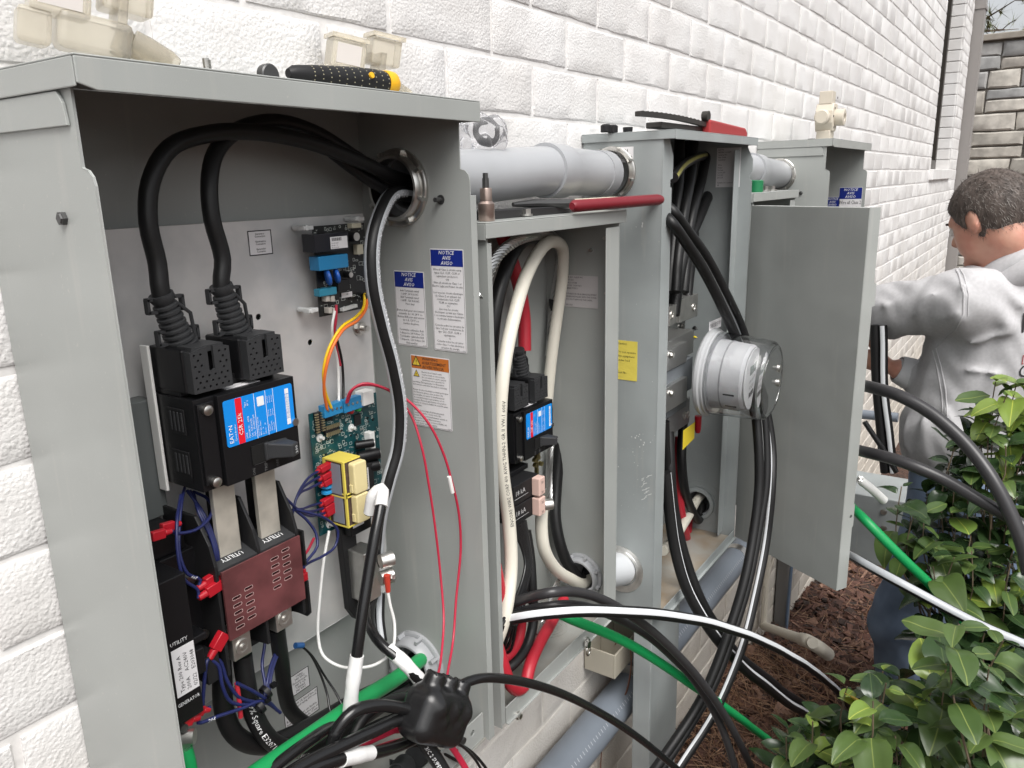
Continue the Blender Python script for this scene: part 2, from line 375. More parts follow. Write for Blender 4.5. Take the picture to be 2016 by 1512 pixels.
# ------------------------------------------------------------------ brick wall
Z0, PITCH, BL, J = -0.1436, 0.0823, 0.2225, 0.0075
WX0, WX1 = -0.67, 7.95
WIN = (6.22, 7.40, 0.03)               # window opening: left, right, bottom
wall = MB()
wall.box(WX0, WIN[0] - .004, 0.0026, 0.30, -2.2, 1.9); wall.box(WIN[0] - .004, WIN[1] + .004, 0.0026, 0.30, -2.2, WIN[2] - .01); wall.box(WIN[1] + .004, WX1, 0.0026, 0.30, -2.2, 1.9)
wall_o = thing('brick_wall', (3.6, 0.15, -2.2), 'long white painted brick wall carrying the grey electrical boxes', 'wall')
wall.build('mortar_bed', MORTARW, wall_o, smooth=0)
def brick_mesh(seed, nx, nz, h, name):
    g = random.Random(seed); P = []; F = []
    xs = [-.5] + [-.490 + .980 * i / (nx - 2) for i in range(nx - 1)] + [.5]; zs = [-h / 2] + [-h / 2 + .003 + (h - .006) * j / (nz - 2) for j in range(nz - 1)] + [h / 2]
    for j, z in enumerate(zs):
        for i, x in enumerate(xs):
            e = i in (0, nx) or j in (0, nz)
            y = (0.0014 + g.uniform(-.0008, .0006)) if j in (0, nz) else (0.0005 + g.uniform(-.0004, .0006)) if e else g.uniform(-.0004, .0004)
            jx = g.uniform(-.004, .004) if 0 < i < nx else (g.uniform(-.003, .006) * (1 if i == 0 else -1)); jz = g.uniform(-.0010, .0010)
            P.append((x + jx, y, z + jz))
    n1 = nx + 1
    for j in range(nz):
        for i in range(nx): F.append((j * n1 + i, j * n1 + i + 1, (j + 1) * n1 + i + 1, (j + 1) * n1 + i))
    rim = [i for i in range(n1)] + [j * n1 + nx for j in range(1, nz + 1)] + [nz * n1 + i for i in range(nx - 1, -1, -1)] + [j * n1 for j in range(nz - 1, 0, -1)]
    o = len(P); P += [(P[i][0], 0.0135, P[i][2]) for i in rim]; k = len(rim)
    F += [(rim[a], o + a, o + (a + 1) % k, rim[(a + 1) % k]) for a in range(k)]
    return P, F
def mesh_from(name, P, F, m, smooth=True):
    me = bpy.data.meshes.new(name); me.from_pydata([tuple(p) for p in P], [], F); me.materials.append(m)
    if smooth: me.polygons.foreach_set('use_smooth', [True] * len(me.polygons)); me.set_sharp_from_angle(angle=0.45)
    return me
BH = PITCH - J
variants = [mesh_from('brick', *brick_mesh(s, 9, 5, BH, 'b'), BRICKW) for s in range(7)]
coarse = [brick_mesh(50 + s, 4, 3, BH, 'c') for s in range(5)]
spots = []
g = random.Random(3)
for k in range(-21, 26):
    zc = Z0 + PITCH * k + PITCH / 2
    off = 0.802 + (BL / 2 if k % 2 else 0)
    i0 = int((WX0 - off) / BL) - 1
    for i in range(i0, 40):
        a = off + i * BL + .0035; b = a + BL - .007 + g.uniform(-.004, .002)
        a = max(a, WX0); b = min(b, WX1)
        segs = [(a, b)]
        if zc > WIN[2]:
            segs = []
            if a < WIN[0]: segs.append((a, min(b, WIN[0])))
            if b > WIN[1]: segs.append((max(a, WIN[1]), b))
        for s, e in segs:
            if e - s > 0.03: spots.append((s, e, zc + g.uniform(-.0012, .0012)))
def in_view(p):
    c = ROT.T @ (np.array(p) - CAM)
    if c[2] > -.05: return None
    return PPX + F_PX * c[0] / -c[2], PPY - F_PX * c[1] / -c[2], -c[2]
def weight(s):
    q = in_view(((s[0] + s[1]) / 2, 0, s[2]))
    if q is None or not (-60 < q[0] < 2076 and -60 < q[1] < 1572): return 0
    # hidden behind the cabinets
    if 330 < q[0] < 900 and q[1] > 230: return 0
    return (s[1] - s[0]) / q[2] ** 2
spots.sort(key=weight, reverse=True)
for s, e, zc in spots[:290]:
    o = bpy.data.objects.new('brick', variants[g.randrange(7)]); COL.objects.link(o); o.parent = wall_o
    o.location = ((s + e) / 2 - 3.6, -0.15 + g.uniform(-.0006, .0006), zc + 2.2); o.scale = (e - s, 1, 1)
    if g.random() < .5: o.rotation_euler = (0, math.pi, 0)
rest = MB()
for s, e, zc in spots[290:]:
    P, F = coarse[g.randrange(5)]; rest.add([((s + e) / 2 + p[0] * (e - s), p[1], zc + p[2]) for p in P], F)
tag(rest.build('brickwork', BRICKW, wall_o, smooth=0.4), kind='stuff')
# window in the far end of the wall: jamb bricks, dark frame, sill
jm = MB()
for k in range(2, 24):
    zc = Z0 + PITCH * k + PITCH / 2
    if zc > WIN[2]: jm.box(WIN[1] - .006, WIN[1] + .02, 0.012, 0.12, zc - BH / 2, zc + BH / 2)
jm.build('jamb_bricks', BRICKW, wall_o, smooth=0, bevel=.003)
win = thing('window', (6.8, .1, WIN[2]), 'dark framed window recessed in the far end of the white brick wall', 'window')
MB().box(WIN[0], WIN[0] + .07, .10, .16, WIN[2], 1.9).box(WIN[1] - .07, WIN[1] - .007, .10, .16, WIN[2], 1.9).box(WIN[0] + .07, WIN[1] - .07, .10, .16, WIN[2], WIN[2] + .07).build('frame', mat('window_bronze', (.03, .025, .02), .4), win, smooth=0, bevel=.003)
MB().box(WIN[0] + .07, WIN[1] - .07, .125, .135, WIN[2] + .07, 1.9).build('pane', mat('dark_glass', (.02, .022, .025), .06, spec=.8), win, smooth=0)
MB().box(WIN[0] - .03, WIN[1] - .008, -.022, .15, WIN[2] - .075, WIN[2] - .004).build('sill', BRICKW, win, smooth=0, bevel=.004)

# ------------------------------------------------------------------ downspout and corner board beyond the wall
GUT = mat('taupe_aluminium', (0.25, 0.235, 0.225), 0.45)
ds = thing('downspout', (8.1, -.03, -1.9), 'grey brown metal downspout at the far corner of the white brick wall', 'downspout')
rib = [(7.97, .05), (7.97, -.075), (7.995, -.075), (8.0, -.066), (8.03, -.066), (8.035, -.075), (8.065, -.075), (8.07, -.066), (8.1, -.066), (8.105, -.075), (8.13, -.075), (8.13, .05)]
MB().prism(rib, 2, -1.9, 2.6).build('pipe', GUT, ds, smooth=0)
MB().box(7.962, 8.138, -.083, .05, 1.30, 1.33).build('strap', GUT, ds, smooth=0)
MB().box(7.962, 8.138, -.083, .05, -0.9, -.87).build('strap', GUT, ds, smooth=0)

# ------------------------------------------------------------------ stone wall further off
SX = 10.2
st = thing('stone_wall', (SX + .2, -1.5, -2), 'tan and grey ashlar stone wall beyond the downspout', 'wall')
MB().box(SX + .03, SX + .4, -4.2, 1.6, -2.0, 1.34).build('mortar_bed', STONE_MORTAR, st, smooth=0)
MB().box(SX - .05, SX + .45, -4.25, 1.6, 1.335, 1.40).build('coping', mat('coping_stone', (.30, .27, .23), .7, var=.15, vscale=9, bump=.4, bscale=25), st, smooth=0, bevel=.008)
stone_cols = [(.46, .43, .38), (.42, .395, .35), (.34, .335, .325), (.40, .37, .33), (.50, .47, .42), (.31, .31, .305)]
smats = [mat('stone_%d' % i, c, .75, var=.22, vscale=9, bump=.7, bscale=18) for i, c in enumerate(stone_cols)]
gs = random.Random(12); zz = -1.95
def stone(y0, y1, z0, z1):
    mb = MB(); cy, cz = (y0 + y1) / 2, (z0 + z1) / 2; d = gs.uniform(.0, .022); P = []
    ring = [(y0, z0), ((y0 * 2 + y1) / 3, z0), ((y0 + 2 * y1) / 3, z0), (y1, z0), (y1, cz), (y1, z1), ((y0 + 2 * y1) / 3, z1), ((y0 * 2 + y1) / 3, z1), (y0, z1), (y0, cz)]
    ring = [(a + gs.uniform(-.006, .006), b + gs.uniform(-.006, .006)) for a, b in ring]; n = len(ring)
    P += [(SX + .035, a, b) for a, b in ring]; P += [(SX + .008 - d, a, b) for a, b in ring]
    P += [(SX - d - gs.uniform(0, .01), cy + (a - cy) * .86, cz + (b - cz) * .8) for a, b in ring]; P.append((SX - d - .008, cy, cz))
    F = [(i, i + n, (i + 1) % n + n, (i + 1) % n) for i in range(n)] + [(i + n, i + 2 * n, (i + 1) % n + 2 * n, (i + 1) % n + n) for i in range(n)] + [(i + 2 * n, 3 * n, (i + 1) % n + 2 * n) for i in range(n)]
    mb.add(P, F); mb.build('stone', smats[gs.randrange(6)], st, smooth=0.5)
far_st = MB()
while zz < 1.3:
    h = gs.choice([.13, .19, .24, .28]); h = min(h, 1.325 - zz)
    if h < .05: break
    y = 0.9
    while y > -1.9:
        w = gs.choice([.20, .30, .40, .50])
        if h > .22 and w > .25 and gs.random() < .45:
            hh = h * gs.uniform(.4, .6); stone(y - w + .012, y - .006, zz + .008, zz + hh - .007); stone(y - w + .012, y - .006, zz + hh + .007, zz + h - .008)
        else: stone(y - w + .012, y - .006, zz + .008, zz + h - .008)
        y -= w
    zz += h

# ------------------------------------------------------------------ ground
def gz(x, y):
    if x < 2.3: z = -1.565 - .02 * max(0, x - 1.6)
    elif x < 3.1: z = -1.58 - .275 * (x - 2.3)
    elif x < 4: z = -1.80 - .11 * (x - 3.1)
    else: z = -1.9
    return z - .02 * min(3, max(0, -y - .3)) + .018 * math.sin(3.1 * x + 1.7 * y) * math.sin(2.3 * y - x)
xs = [-300, -60, -12, -4] + [-2 + .12 * i for i in range(76)] + [7.5, 9, 11, 16, 30, 80, 300, 1500]
ys = [-1500, -200, -40, -12, -6] + [-4 + .12 * i for i in range(36)] + [.5, 2, 10, 60, 400, 1500]
gp = [(x, y, gz(x, y) if -4 < x < 9 and -6 <= y < .6 else -1.95) for x in xs for y in ys]; ny = len(ys)
gm = MB().add(gp, [(i * ny + j, (i + 1) * ny + j, (i + 1) * ny + j + 1, i * ny + j + 1) for i in range(len(xs) - 1) for j in range(ny - 1)])
tag(gm.build('ground', MULCH_G, None, smooth=1.0), kind='structure')
# bark chips and pine straw
BARK = [mat('bark_%d' % i, c, .85, var=.3, vscale=60, bump=.6, bscale=120) for i, c in enumerate([(.085, .038, .026), (.055, .026, .019), (.13, .065, .045), (.20, .115, .08), (.03, .017, .013)])]
ch = MB(); gc = random.Random(5)
for _ in range(11000):
    x = gc.uniform(1.5, 5.2); y = -abs(gc.gauss(0, .55)) - .005 if gc.random() < .75 else gc.uniform(-2.2, 0)
    z = gz(x, y) + gc.uniform(.002, .02); L = gc.uniform(.008, .030) * (1.5 if gc.random() < .1 else 1); w = L * gc.uniform(.25, .6); t = gc.uniform(.0015, .005)
    a = gc.uniform(0, 6.28); e = gc.gauss(0, .35); rr = gc.gauss(0, .5)
    ax = np.array([math.cos(a) * math.cos(e), math.sin(a) * math.cos(e), math.sin(e)]); up = np.array([-math.sin(rr) * math.sin(a), math.sin(rr) * math.cos(a), math.cos(rr)])
    ay = np.cross(up, ax); ay /= np.linalg.norm(ay); az = np.cross(ax, ay)
    ch.obox((x, y, z), ax * L, ay * w, az * t, gc.choices(range(5), (5, 4, 3, 1, 3))[0])
tag(ch.build('bark_mulch', BARK, None, smooth=0), 'reddish brown bark mulch covering the bed at the wall foot', 'mulch', kind='stuff')
ne = MB()
for _ in range(3000):
    x = gc.uniform(1.5, 2.5) if gc.random() < .72 else gc.uniform(1.5, 4); y = -abs(gc.gauss(0, .4)) - .01; z = gz(x, y) + gc.uniform(.012, .035)
    a = gc.gauss(.9, .8); L = gc.uniform(.05, .13); c = gc.uniform(-.02, .02); e = gc.gauss(0, .12)
    d = np.array([math.cos(a), math.sin(a), e]); s = np.array([-d[1], d[0], 0]) * .0011; p = np.array([x, y, z]); mid = p + d * L / 2 + np.array([-d[1], d[0], 0]) * c + V3(0, 0, .004); q = p + d * L
    u = V3(0, 0, .0016)
    ne.add([p - s, p + s, p + u, mid - s, mid + s, mid + u, q], [(0, 1, 4, 3), (1, 2, 5, 4), (2, 0, 3, 5), (3, 4, 6), (4, 5, 6), (5, 3, 6)], gc.randrange(3))
tag(ne.build('pine_straw', [mat('straw_a', (.17, .085, .045), .7), mat('straw_b', (.10, .05, .03), .7), mat('straw_c', (.25, .15, .09), .7)], None, smooth=0), 'brown pine needles scattered over the bark mulch', 'pine straw', kind='stuff')
# ------------------------------------------------------------------ cabinets
TK = 0.0016
def hexhead(mb, p, d, r, h, mi=0): screw(mb, p, d, r, h, 6, mi, True)
def circle(c, r, n=40): return ngon(c, r, n)

def transfer_cabinet(x0, x1, yf, zt, zb, label, holes_l=(), holes_r=(), full=True, M=PAINT):
    t = thing('switch_cabinet', ((x0 + x1) / 2, -.08, zb), label, 'cabinet', 'grey sheet metal cabinets on the wall')
    yb = -.003; yn = yf + .013
    side = [(yb, zb), (yf, zb), (yf, .005)] + [(yf + .012 * (1 - math.cos(R_(a))) - 0, .005 + .012 * math.sin(R_(a))) for a in (30, 60, 90)] + [(yn, .018), (yn, zt + .013), (yb, zt + .013)]
    plate(MB(), side, holes_l, 0, x0, x0 + TK).build('side_panel', M, t, smooth=0, bevel=.0006)
    plate(MB(), side, holes_r, 0, x1 - TK, x1).build('side_panel', M, t, smooth=0, bevel=.0006)
    MB().box(x0 + TK, x1 - TK, yb - TK, yb, zb, zt + .0135).build('back_panel', M, t, smooth=0)
    MB().box(x0 + TK, x1 - TK, yf + .006, yb - TK, zb, zb + TK).build('floor_panel', FLOORP, t, smooth=0)
    # hood: roof sheet with deep drip edge, chamfered lower corner at the left
    hx0, hx1, hy, hb, ht = x0 - .0045, x1 + .018, yf - .004, zt - .0072, zt + .0155
    h = MB(); h.box(hx0, hx1, hy, -.001, ht - TK, ht)
    h.prism([(hx0 + .0005, ht - TK), (hx0 + .0005, hb + .004), (hx0 + .014, hb), (hx1, hb), (hx1, ht - TK)], 1, hy, hy + TK)
    h.prism([(hy + .0022, ht - TK), (hy + .0022, hb + .002), (-.001, hb + .002), (-.001, ht - TK)], 0, hx0, hx0 + TK)
    h.prism([(hy + TK, ht - TK), (hy + TK, hb + .001), (-.001, hb + .001), (-.001, ht - TK)], 0, hx1 - TK, hx1)
    h.build('hood', M, t, smooth=0, bevel=.0012)
    # lapped drip flange under the hood on the left flank
    MB().prism([(yn - .006 + .02, hb + .0015), (yn - .006 + .014, hb - .007), (yn - .006 + .012, hb - .0215), (-.001, hb - .0215), (-.001, hb + .0015)], 0, x0 - .003, x0 - .0004).build('drip_flange', M, t, smooth=0, bevel=.0005)
    b = MB(); p = at(127, 430, x=x0) if full else V3(x0, -.13, -.045); p = V3(x0, p[1], p[2]) if full else p
    b.cyl(p, p + V3(-.0035, 0, 0), .0052, n=6); b.cyl(p + V3(-.0035, 0, 0), p + V3(-.0045, 0, 0), .0045, .0035, n=6)
    b.build('screw', STEELD, t, smooth=0)
    # bottom front rail with a drilled hole and end bracket
    rl = plate(MB(), [(x0 + .01, zb + .004), (x1 - .004, zb + .004), (x1 - .004, zb + .042), (x0 + .01, zb + .042)], [circle((x1 - .028, zb + .026), .0042, 16)], 1, yf + .008, yf + .0096)
    rl.box(x0 + .01, x1 - .004, yf + .0096, yf + .03, zb + .004, zb + .0055)
    rl.build('front_rail', M, t, smooth=0, bevel=.0004)
    return t
def ring(c, axis, ri, ro, d, n=40):
    pass
BX0, BX1, BYF, BZT, BZB = 0.3005, 0.7296, -0.1715, 0.0745, -0.732
H1 = (-.066, -.002); H2 = (-.050, -.652)
cab1 = transfer_cabinet(BX0, BX1, BYF, BZT, BZB, 'nearest large grey switch cabinet with open front and black breaker inside', (), [circle(H1, .035), circle(H2, .034)])
# front edge return of the right flank
MB().box(BX1, BX1 + .010, BYF, BYF + TK, BZB, -.012).build('edge_return', PAINT, cab1, smooth=0, bevel=.0004)
b = MB(); p = at(868, 393, x=BX1 - TK); b.cyl(p, p + V3(-.011, 0, 0), .0028, n=12); b.cyl(p, p + V3(-.001, 0, 0), .0055, n=16); b.build('bolt', STEELD, cab1)
# galvanised mounting panel with holes
GX0, GX1, GZ0, GZ1, GY = .315, .704, -.535, -.031, -.026
hl = []
for u, v in ((509, 624), (611, 674)): q = at(u, v, y=GY); hl.append(circle((q[0], q[2]), .0034, 14))
pan = plate(MB(), [(GX0, GZ0), (GX1, GZ0), (GX1, GZ1), (GX0, GZ1)], hl, 1, GY, GY + TK)
pan.box(GX1 - TK, GX1, GY + TK, -.004, GZ0, GZ1)
pan.build('mounting_panel', GALV, cab1, smooth=0, bevel=.0004)
q = at(706, 645, y=GY); b = MB(); b.cyl(q, q + V3(0, -.002, 0), .010, n=24); b.cyl(q + V3(0, -.002, 0), q + V3(0, -.008, 0), .0075, n=6); b.cyl(q + V3(0, -.008, 0), q + V3(0, -.016, 0), .0035, n=12)
b.build('stud_nut', ZINC, cab1, smooth=.6)
# left bracket behind the breaker
MB().box(.345, .392, GY - .022, GY, -.30, -.185).build('bracket', mat('dark_bracket', (.10, .11, .11), .5), cab1, smooth=0, bevel=.001)

# second, far cabinet of the same kind
CX0, CX1, CYF = 2.329, 2.855, -.2035
cab4 = transfer_cabinet(CX0, CX1, CYF, .083, -.80, 'farthest grey switch cabinet beside the kneeling shrub with a cream lug block on top', [circle((-.068, .005), .034)], (), False)
cab4['label'] = 'farthest grey cabinet, in front of the man, with a beige connector standing on it'

def panel_box(x0, x1, yf, zt, zb, label, hole=None):
    t = thing('panel_box', ((x0 + x1) / 2, -.08, zb), label, 'cabinet', 'grey sheet metal cabinets on the wall')
    yb = -.012
    side = [(yb, zb), (yf, zb), (yf, zt + .013), (yb, zt + .013)]
    lo = [circle((H2[0], H2[1]), .034)] if hole else []
    plate(MB(), side, lo, 0, x0, x0 + TK).build('side_panel', PAINT, t, smooth=0, bevel=.0005)
    r = plate(MB(), side, [circle(hole, .034)] if hole else [], 0, x1 - TK, x1)
    r.build('side_panel', PAINT, t, smooth=0, bevel=.0005)
    MB().box(x1 - .045, x1 - TK, yf, yf + TK, zb + .03, zt - .01).build('flange', PAINT, t, smooth=0, bevel=.0005)
    MB().box(x0 + TK, x0 + .010, yf, yf + TK, zb + .004, zt - .01).build('flange', PAINT, t, smooth=0, bevel=.0005)
    MB().box(x0 + TK, x1 - TK, yb - TK, yb, zb, zt + .0135).build('back_panel', PAINT, t, smooth=0)
    fl = MB().box(x0 + TK, x1 - TK, yf + .003, yb - TK, zb, zb + TK); fo = fl.build('floor_panel', FLOORP, t, smooth=0)
    ko = MB()
    for kx, ky, kr in ((.25, .5, .022), (.25, .5, .014), (.42, .55, .013), (.55, .5, .012), (.72, .45, .030), (.72, .45, .022), (.72, .45, .015), (.12, .6, .016)):
        c = (x0 + (x1 - x0) * kx, yb + (yf - yb) * ky)
        ko.lathe((c[0], c[1], zb + TK - .0005), (c[0], c[1], 1), [(0, kr), (.0011, kr), (.0011, kr - .0012), (0, kr - .0012)], 28, close=False)
    tag(ko.build('knockout', FLOORP, t, smooth=0), kind='stuff')
    # front sill
    MB().box(x0 + .012, x1 - TK, yf, yf + TK, zb, zb + .028).box(x0 + .012, x1 - TK, yf - .004, yf, zb, zb + .0016).build('front_sill', PAINT, t, smooth=0, bevel=.0004)
    h = MB(); h.box(x0 - .006, x1 + .018, yf - .004, yb, zt + .014, zt + .0156); h.box(x0 - .006, x1 + .018, yf - .004, yf - .0024, zt - .004, zt + .014)
    h.box(x0 - .006, x0 - .0044, yf - .0024, yb, zt - .006, zt + .014); h.box(x1 + .0164, x1 + .018, yf - .0024, yb, zt - .003, zt + .014)
    h.build('lid', PAINT, t, smooth=0, bevel=.0012)
    return t
P2 = (0.787, 1.150, -.150, -.0605, -.762)
H3 = (-.082, -.700)
cab2 = panel_box(*P2, 'narrow open grey panel box between two bigger cabinets, cream cable arched inside', H3)
sc = MB()
for u, v in ((1194, 468), (1165, 492), (1197, 576)):
    q = at(u, v, x=P2[1] - TK); MB().cyl(q, q + V3(-.009, 0, 0), .0026, n=10).build('screw', ZINC, cab2, smooth=.6)
for u, v in ((1018, 1408), (1153, 1260)):
    q = at(u, v, y=P2[2]); sc = MB().cyl(q, q + V3(0, -.003, 0), .0062, n=20); sc.cyl(q + V3(0, -.003, 0), q + V3(0, -.007, 0), .0045, n=6); sc.build('screw', ZINC, cab2, smooth=.6)
P5 = (1.832, 2.195, -.150, -.050, -.80)
cab5 = panel_box(*P5, 'grey panel box beyond the meter cabinet with its door swung wide open')

# meter cabinet
MX0, MX1, MYC, MYF, MZT, MZB = 1.299, 1.735, -.156, -.176, .068, -.842
cab3 = thing('meter_cabinet', (1.5, -.08, MZB), 'tall grey meter cabinet with open front holding the round glass meter', 'cabinet', 'grey sheet metal cabinets on the wall')
yb = -.003
lside = [(yb, MZB), (MYC, MZB), (MYC, MZT + .012), (yb, MZT + .012)]
plate(MB(), lside, [circle((-.062, .014), .036), circle((-.086, -.755), .034)], 0, MX0, MX0 + TK).build('side_panel', PAINT_OLD, cab3, smooth=0, bevel=.0008)
H6 = (-.084, -.772)
plate(MB(), [(yb, MZB + .0), (MYF, MZB), (MYF, MZT - .075)] + [(MYF + .006, MZT - .07), (MYF + .006, MZT - .06), (MYF, MZT - .055), (MYF, MZT - .03), (MYF + .012, MZT - .005), (MYF + .012, MZT), (yb, MZT)], [circle(H6, .034)], 0, MX1 - TK, MX1).build('side_panel', PAINT_OLD, cab3, smooth=0, bevel=.0006)
# left front flange, turned in, with two notches
fl = [(MX0, MZB), (MX0 + .040, MZB), (MX0 + .040, MZT - .082), (MX0 + .033, MZT - .080), (MX0 + .033, MZT - .068), (MX0 + .044, MZT - .066), (MX0 + .044, MZT - .028), (MX0 + .030, MZT - .006), (MX0 + .030, MZT), (MX0, MZT)]
plate(MB(), fl, [], 1, MYC - .0002 - TK, MYC - .0002).build('flange', PAINT_OLD, cab3, smooth=0, bevel=.0008)
MB().box(MX1 - .034, MX1 - TK, MYF + .028, MYF + .03, MZB + .01, MZT - .01).build('flange', PAINT_OLD, cab3, smooth=0, bevel=.0005)
MB().box(MX0 + TK, MX1 - TK, yb - TK, yb, MZB, MZT + .0122).build('back_panel', PAINT_OLD, cab3, smooth=0)
MB().box(MX0 + TK, MX1 - TK, MYF + .004, yb - TK, MZB, MZB + TK).build('floor_panel', FLOOR_RUST, cab3, smooth=0)
ko = MB()
for cx, cy, kr in ((1.60, -.09, .026), (1.60, -.09, .017), (1.42, -.09, .02)):
    ko.lathe((cx, cy, MZB + TK - .0004), (cx, cy, 1), [(0, kr), (.001, kr), (.001, kr - .0014), (0, kr - .0014)], 28, close=False)
tag(ko.build('knockout', FLOOR_RUST, cab3, smooth=0), kind='stuff')
MB().box(MX0, MX1, MYF, MYF + TK, MZB, MZB + .02).box(MX0, MX1, MYF - .006, MYF, MZB, MZB + TK).build('front_sill', PAINT_OLD, cab3, smooth=0, bevel=.0005)
h = MB(); h.box(MX0 - .003, MX1 + .010, MYF - .006, -.001, MZT + .0125, MZT + .014); h.box(MX0 - .003, MX1 + .010, MYF - .006, MYF - .0044, MZT - .002, MZT + .0125)
h.box(MX0 - .003, MX0 - .0014, MYF - .0044, -.001, MZT - .001, MZT + .0125); h.box(MX1 + .0084, MX1 + .010, MYF - .0044, -.001, MZT - .001, MZT + .0125)
h.build('lid', PAINT_OLD, cab3, smooth=0, bevel=.001)
# paint chips and scrapes on the left flank
chip = MB(); gq = random.Random(9)
def chips(u, v, n, s, r):
    for _ in range(n):
        q = at(u + gq.gauss(0, s), v + gq.gauss(0, s * 1.3), x=MX0 - .0004)
        if q[1] < MYC + .002: continue
        rr = r * gq.uniform(.3, 1); k = gq.randrange(5, 8); a0 = gq.uniform(0, 6); pts = [(q[1] + rr * gq.uniform(.5, 1) * math.cos(a0 + 6.283 * i / k), q[2] + 1.5 * rr * gq.uniform(.5, 1) * math.sin(a0 + 6.283 * i / k)) for i in range(k)]
        chip.add([(MX0 - .0004, a, b) for a, b in pts], [tuple(range(k))])
chips(1258, 445, 3, 6, .0022); chips(1262, 860, 14, 14, .0018); chips(1245, 900, 10, 16, .0012); chips(1280, 730, 3, 22, .0009); chips(1240, 1000, 10, 30, .0008); chips(1255, 580, 4, 25, .0008)
for i in range(16):
    q = at(1268 + gq.uniform(-6, 8), 938 + i * 3.1, x=MX0 - .0004); L = gq.uniform(.003, .010)
    if q[1] - L > MYC: chip.add([(MX0 - .0004, q[1], q[2]), (MX0 - .0004, q[1] - L, q[2] + .004), (MX0 - .0004, q[1] - L, q[2] + .0052), (MX0 - .0004, q[1], q[2] + .0015)], [(0, 1, 2, 3)])
tag(chip.build('paint_chips', mat('bare_primer', (.66, .67, .66), .5), cab3, smooth=0), kind='stuff')
# square riser duct below the meter cabinet
duct = MB().box(MX0 + .012, MX0 + .16, -.152, -.112, -1.60, MZB - .0005); du = duct.build('riser_duct', PAINT_OLD, None, smooth=0, bevel=.002); tag(du, 'square grey metal riser duct going down from the meter cabinet', 'duct')

# open door of the far panel box
hinge = V3(1.768, -.168, 0); free = at(1713, 411, x=1.62)
dv = free - hinge; dv[2] = 0; DW = np.linalg.norm(dv); ang = math.atan2(dv[1], dv[0])
door = thing('cabinet_door', (hinge[0], hinge[1], -.855), 'large plain grey steel door panel standing open beside the meter', 'door', rot=(0, 0, ang))
DH = .795
MB().box(0, DW, -.0008, .0008, 0, DH).build('door_sheet', PAINT, door, smooth=0, bevel=.0006, world=False)
fl = plate(MB(), [(.0008, 0), (.030, 0), (.030, .14), (.033, .142), (.033, .19), (.030, .192), (.030, DH - .19), (.037, DH - .188), (.037, DH - .145), (.030, DH - .143), (.030, DH), (.0008, DH)], [circle((.024, .165), .004, 14)], 0, DW - .0016, DW)
fl.build('edge_flange', PAINT, door, smooth=0, bevel=.0006, world=False)
MB().box(0, DW - .002, .0008, .026, 0, .0016).build('edge_flange', PAINT, door, smooth=0, world=False)
MB().box(0, DW - .002, .0008, .026, DH - .0016, DH).build('edge_flange', PAINT, door, smooth=0, world=False)

# ------------------------------------------------------------------ conduits
def bushing(t, c, axis_x, m, name='bushing', ro=.046, ri=.033, depth=.016, sgn=-1, lugs=8):
    # ring on a flank at x=axis_x, projecting sgn along X
    mb = MB(); p0 = (axis_x, c[0], c[1]); p1 = (axis_x + sgn, c[0], c[1])
    mb.lathe(p0, p1, [(0, ro), (.004, ro), (.0055, ro - .002), (.0055, ro - .006), (depth * .7, ro - .006), (depth, ri + .003), (depth, ri), (-.002, ri)], 48, close=False)
    for k in range(lugs):
        a = 2 * math.pi * k / lugs + .3; cy, cz = c[0] + (ro - .003) * math.cos(a), c[1] + (ro - .003) * math.sin(a)
        ta = np.array([0, -math.sin(a), math.cos(a)]); ra = np.array([0, math.cos(a), math.sin(a)])
        mb.obox((axis_x + sgn * depth * .42, cy, cz), ta * .0022, ra * .003, np.array([1, 0, 0]) * depth * .38)
    return mb.build(name, m, t, smooth=.7, bevel=0)
def pipe_prof(L, r, th=.004, rings=()):
    pass
def conduit(name, label, a, b, r, m, parts=(), th=.0045, n=40):
    t = thing(name, (np.array(a) + np.array(b)) / 2, label, 'conduit'); a = np.array(a, float); b = np.array(b, float); L = np.linalg.norm(b - a)
    MB().lathe(a, b, [(0, r - th), (0, r), (L, r), (L, r - th), (0, r - th)], n, close=False).build('pipe', m, t, smooth=.7)
    return t
# upper conduit from cabinet 1 to meter cabinet
ca = V3(BX1 + .014, H1[0], .004); cb = V3(1.118, -.064, .020)
c1 = conduit('conduit', 'thick pale grey plastic conduit running from the nearest cabinet to the meter cabinet', ca, cb, .0365, PVC)
MB().lathe(V3(BX1, H1[0], H1[1]), V3(1, H1[0], H1[1]), [(.0, .040), (.012, .040), (.016, .043), (.055, .043), (.058, .0375)], 40, close=False).build('hub', PVC, c1, smooth=.7)
MB().lathe(cb - V3(.055, 0, 0.002), V3(1.3, -.063, .012), [(0, .0366), (.0, .0415), (.052, .0415), (.062, .0375), (.14, .0375), (.158, .0365), (.168, .0365), (.168, .0385), (.2, .0385)], 40, close=False).build('coupling', PVC, c1, smooth=.7)
bushing(c1, (-.062, .014), MX0, ZINC, 'lock_ring', ro=.0455, ri=.038, depth=.018, lugs=8)
bushing(cab1, H1, BX1 - TK, ZINC, 'bushing', ro=.0455, ri=.034, depth=.014)
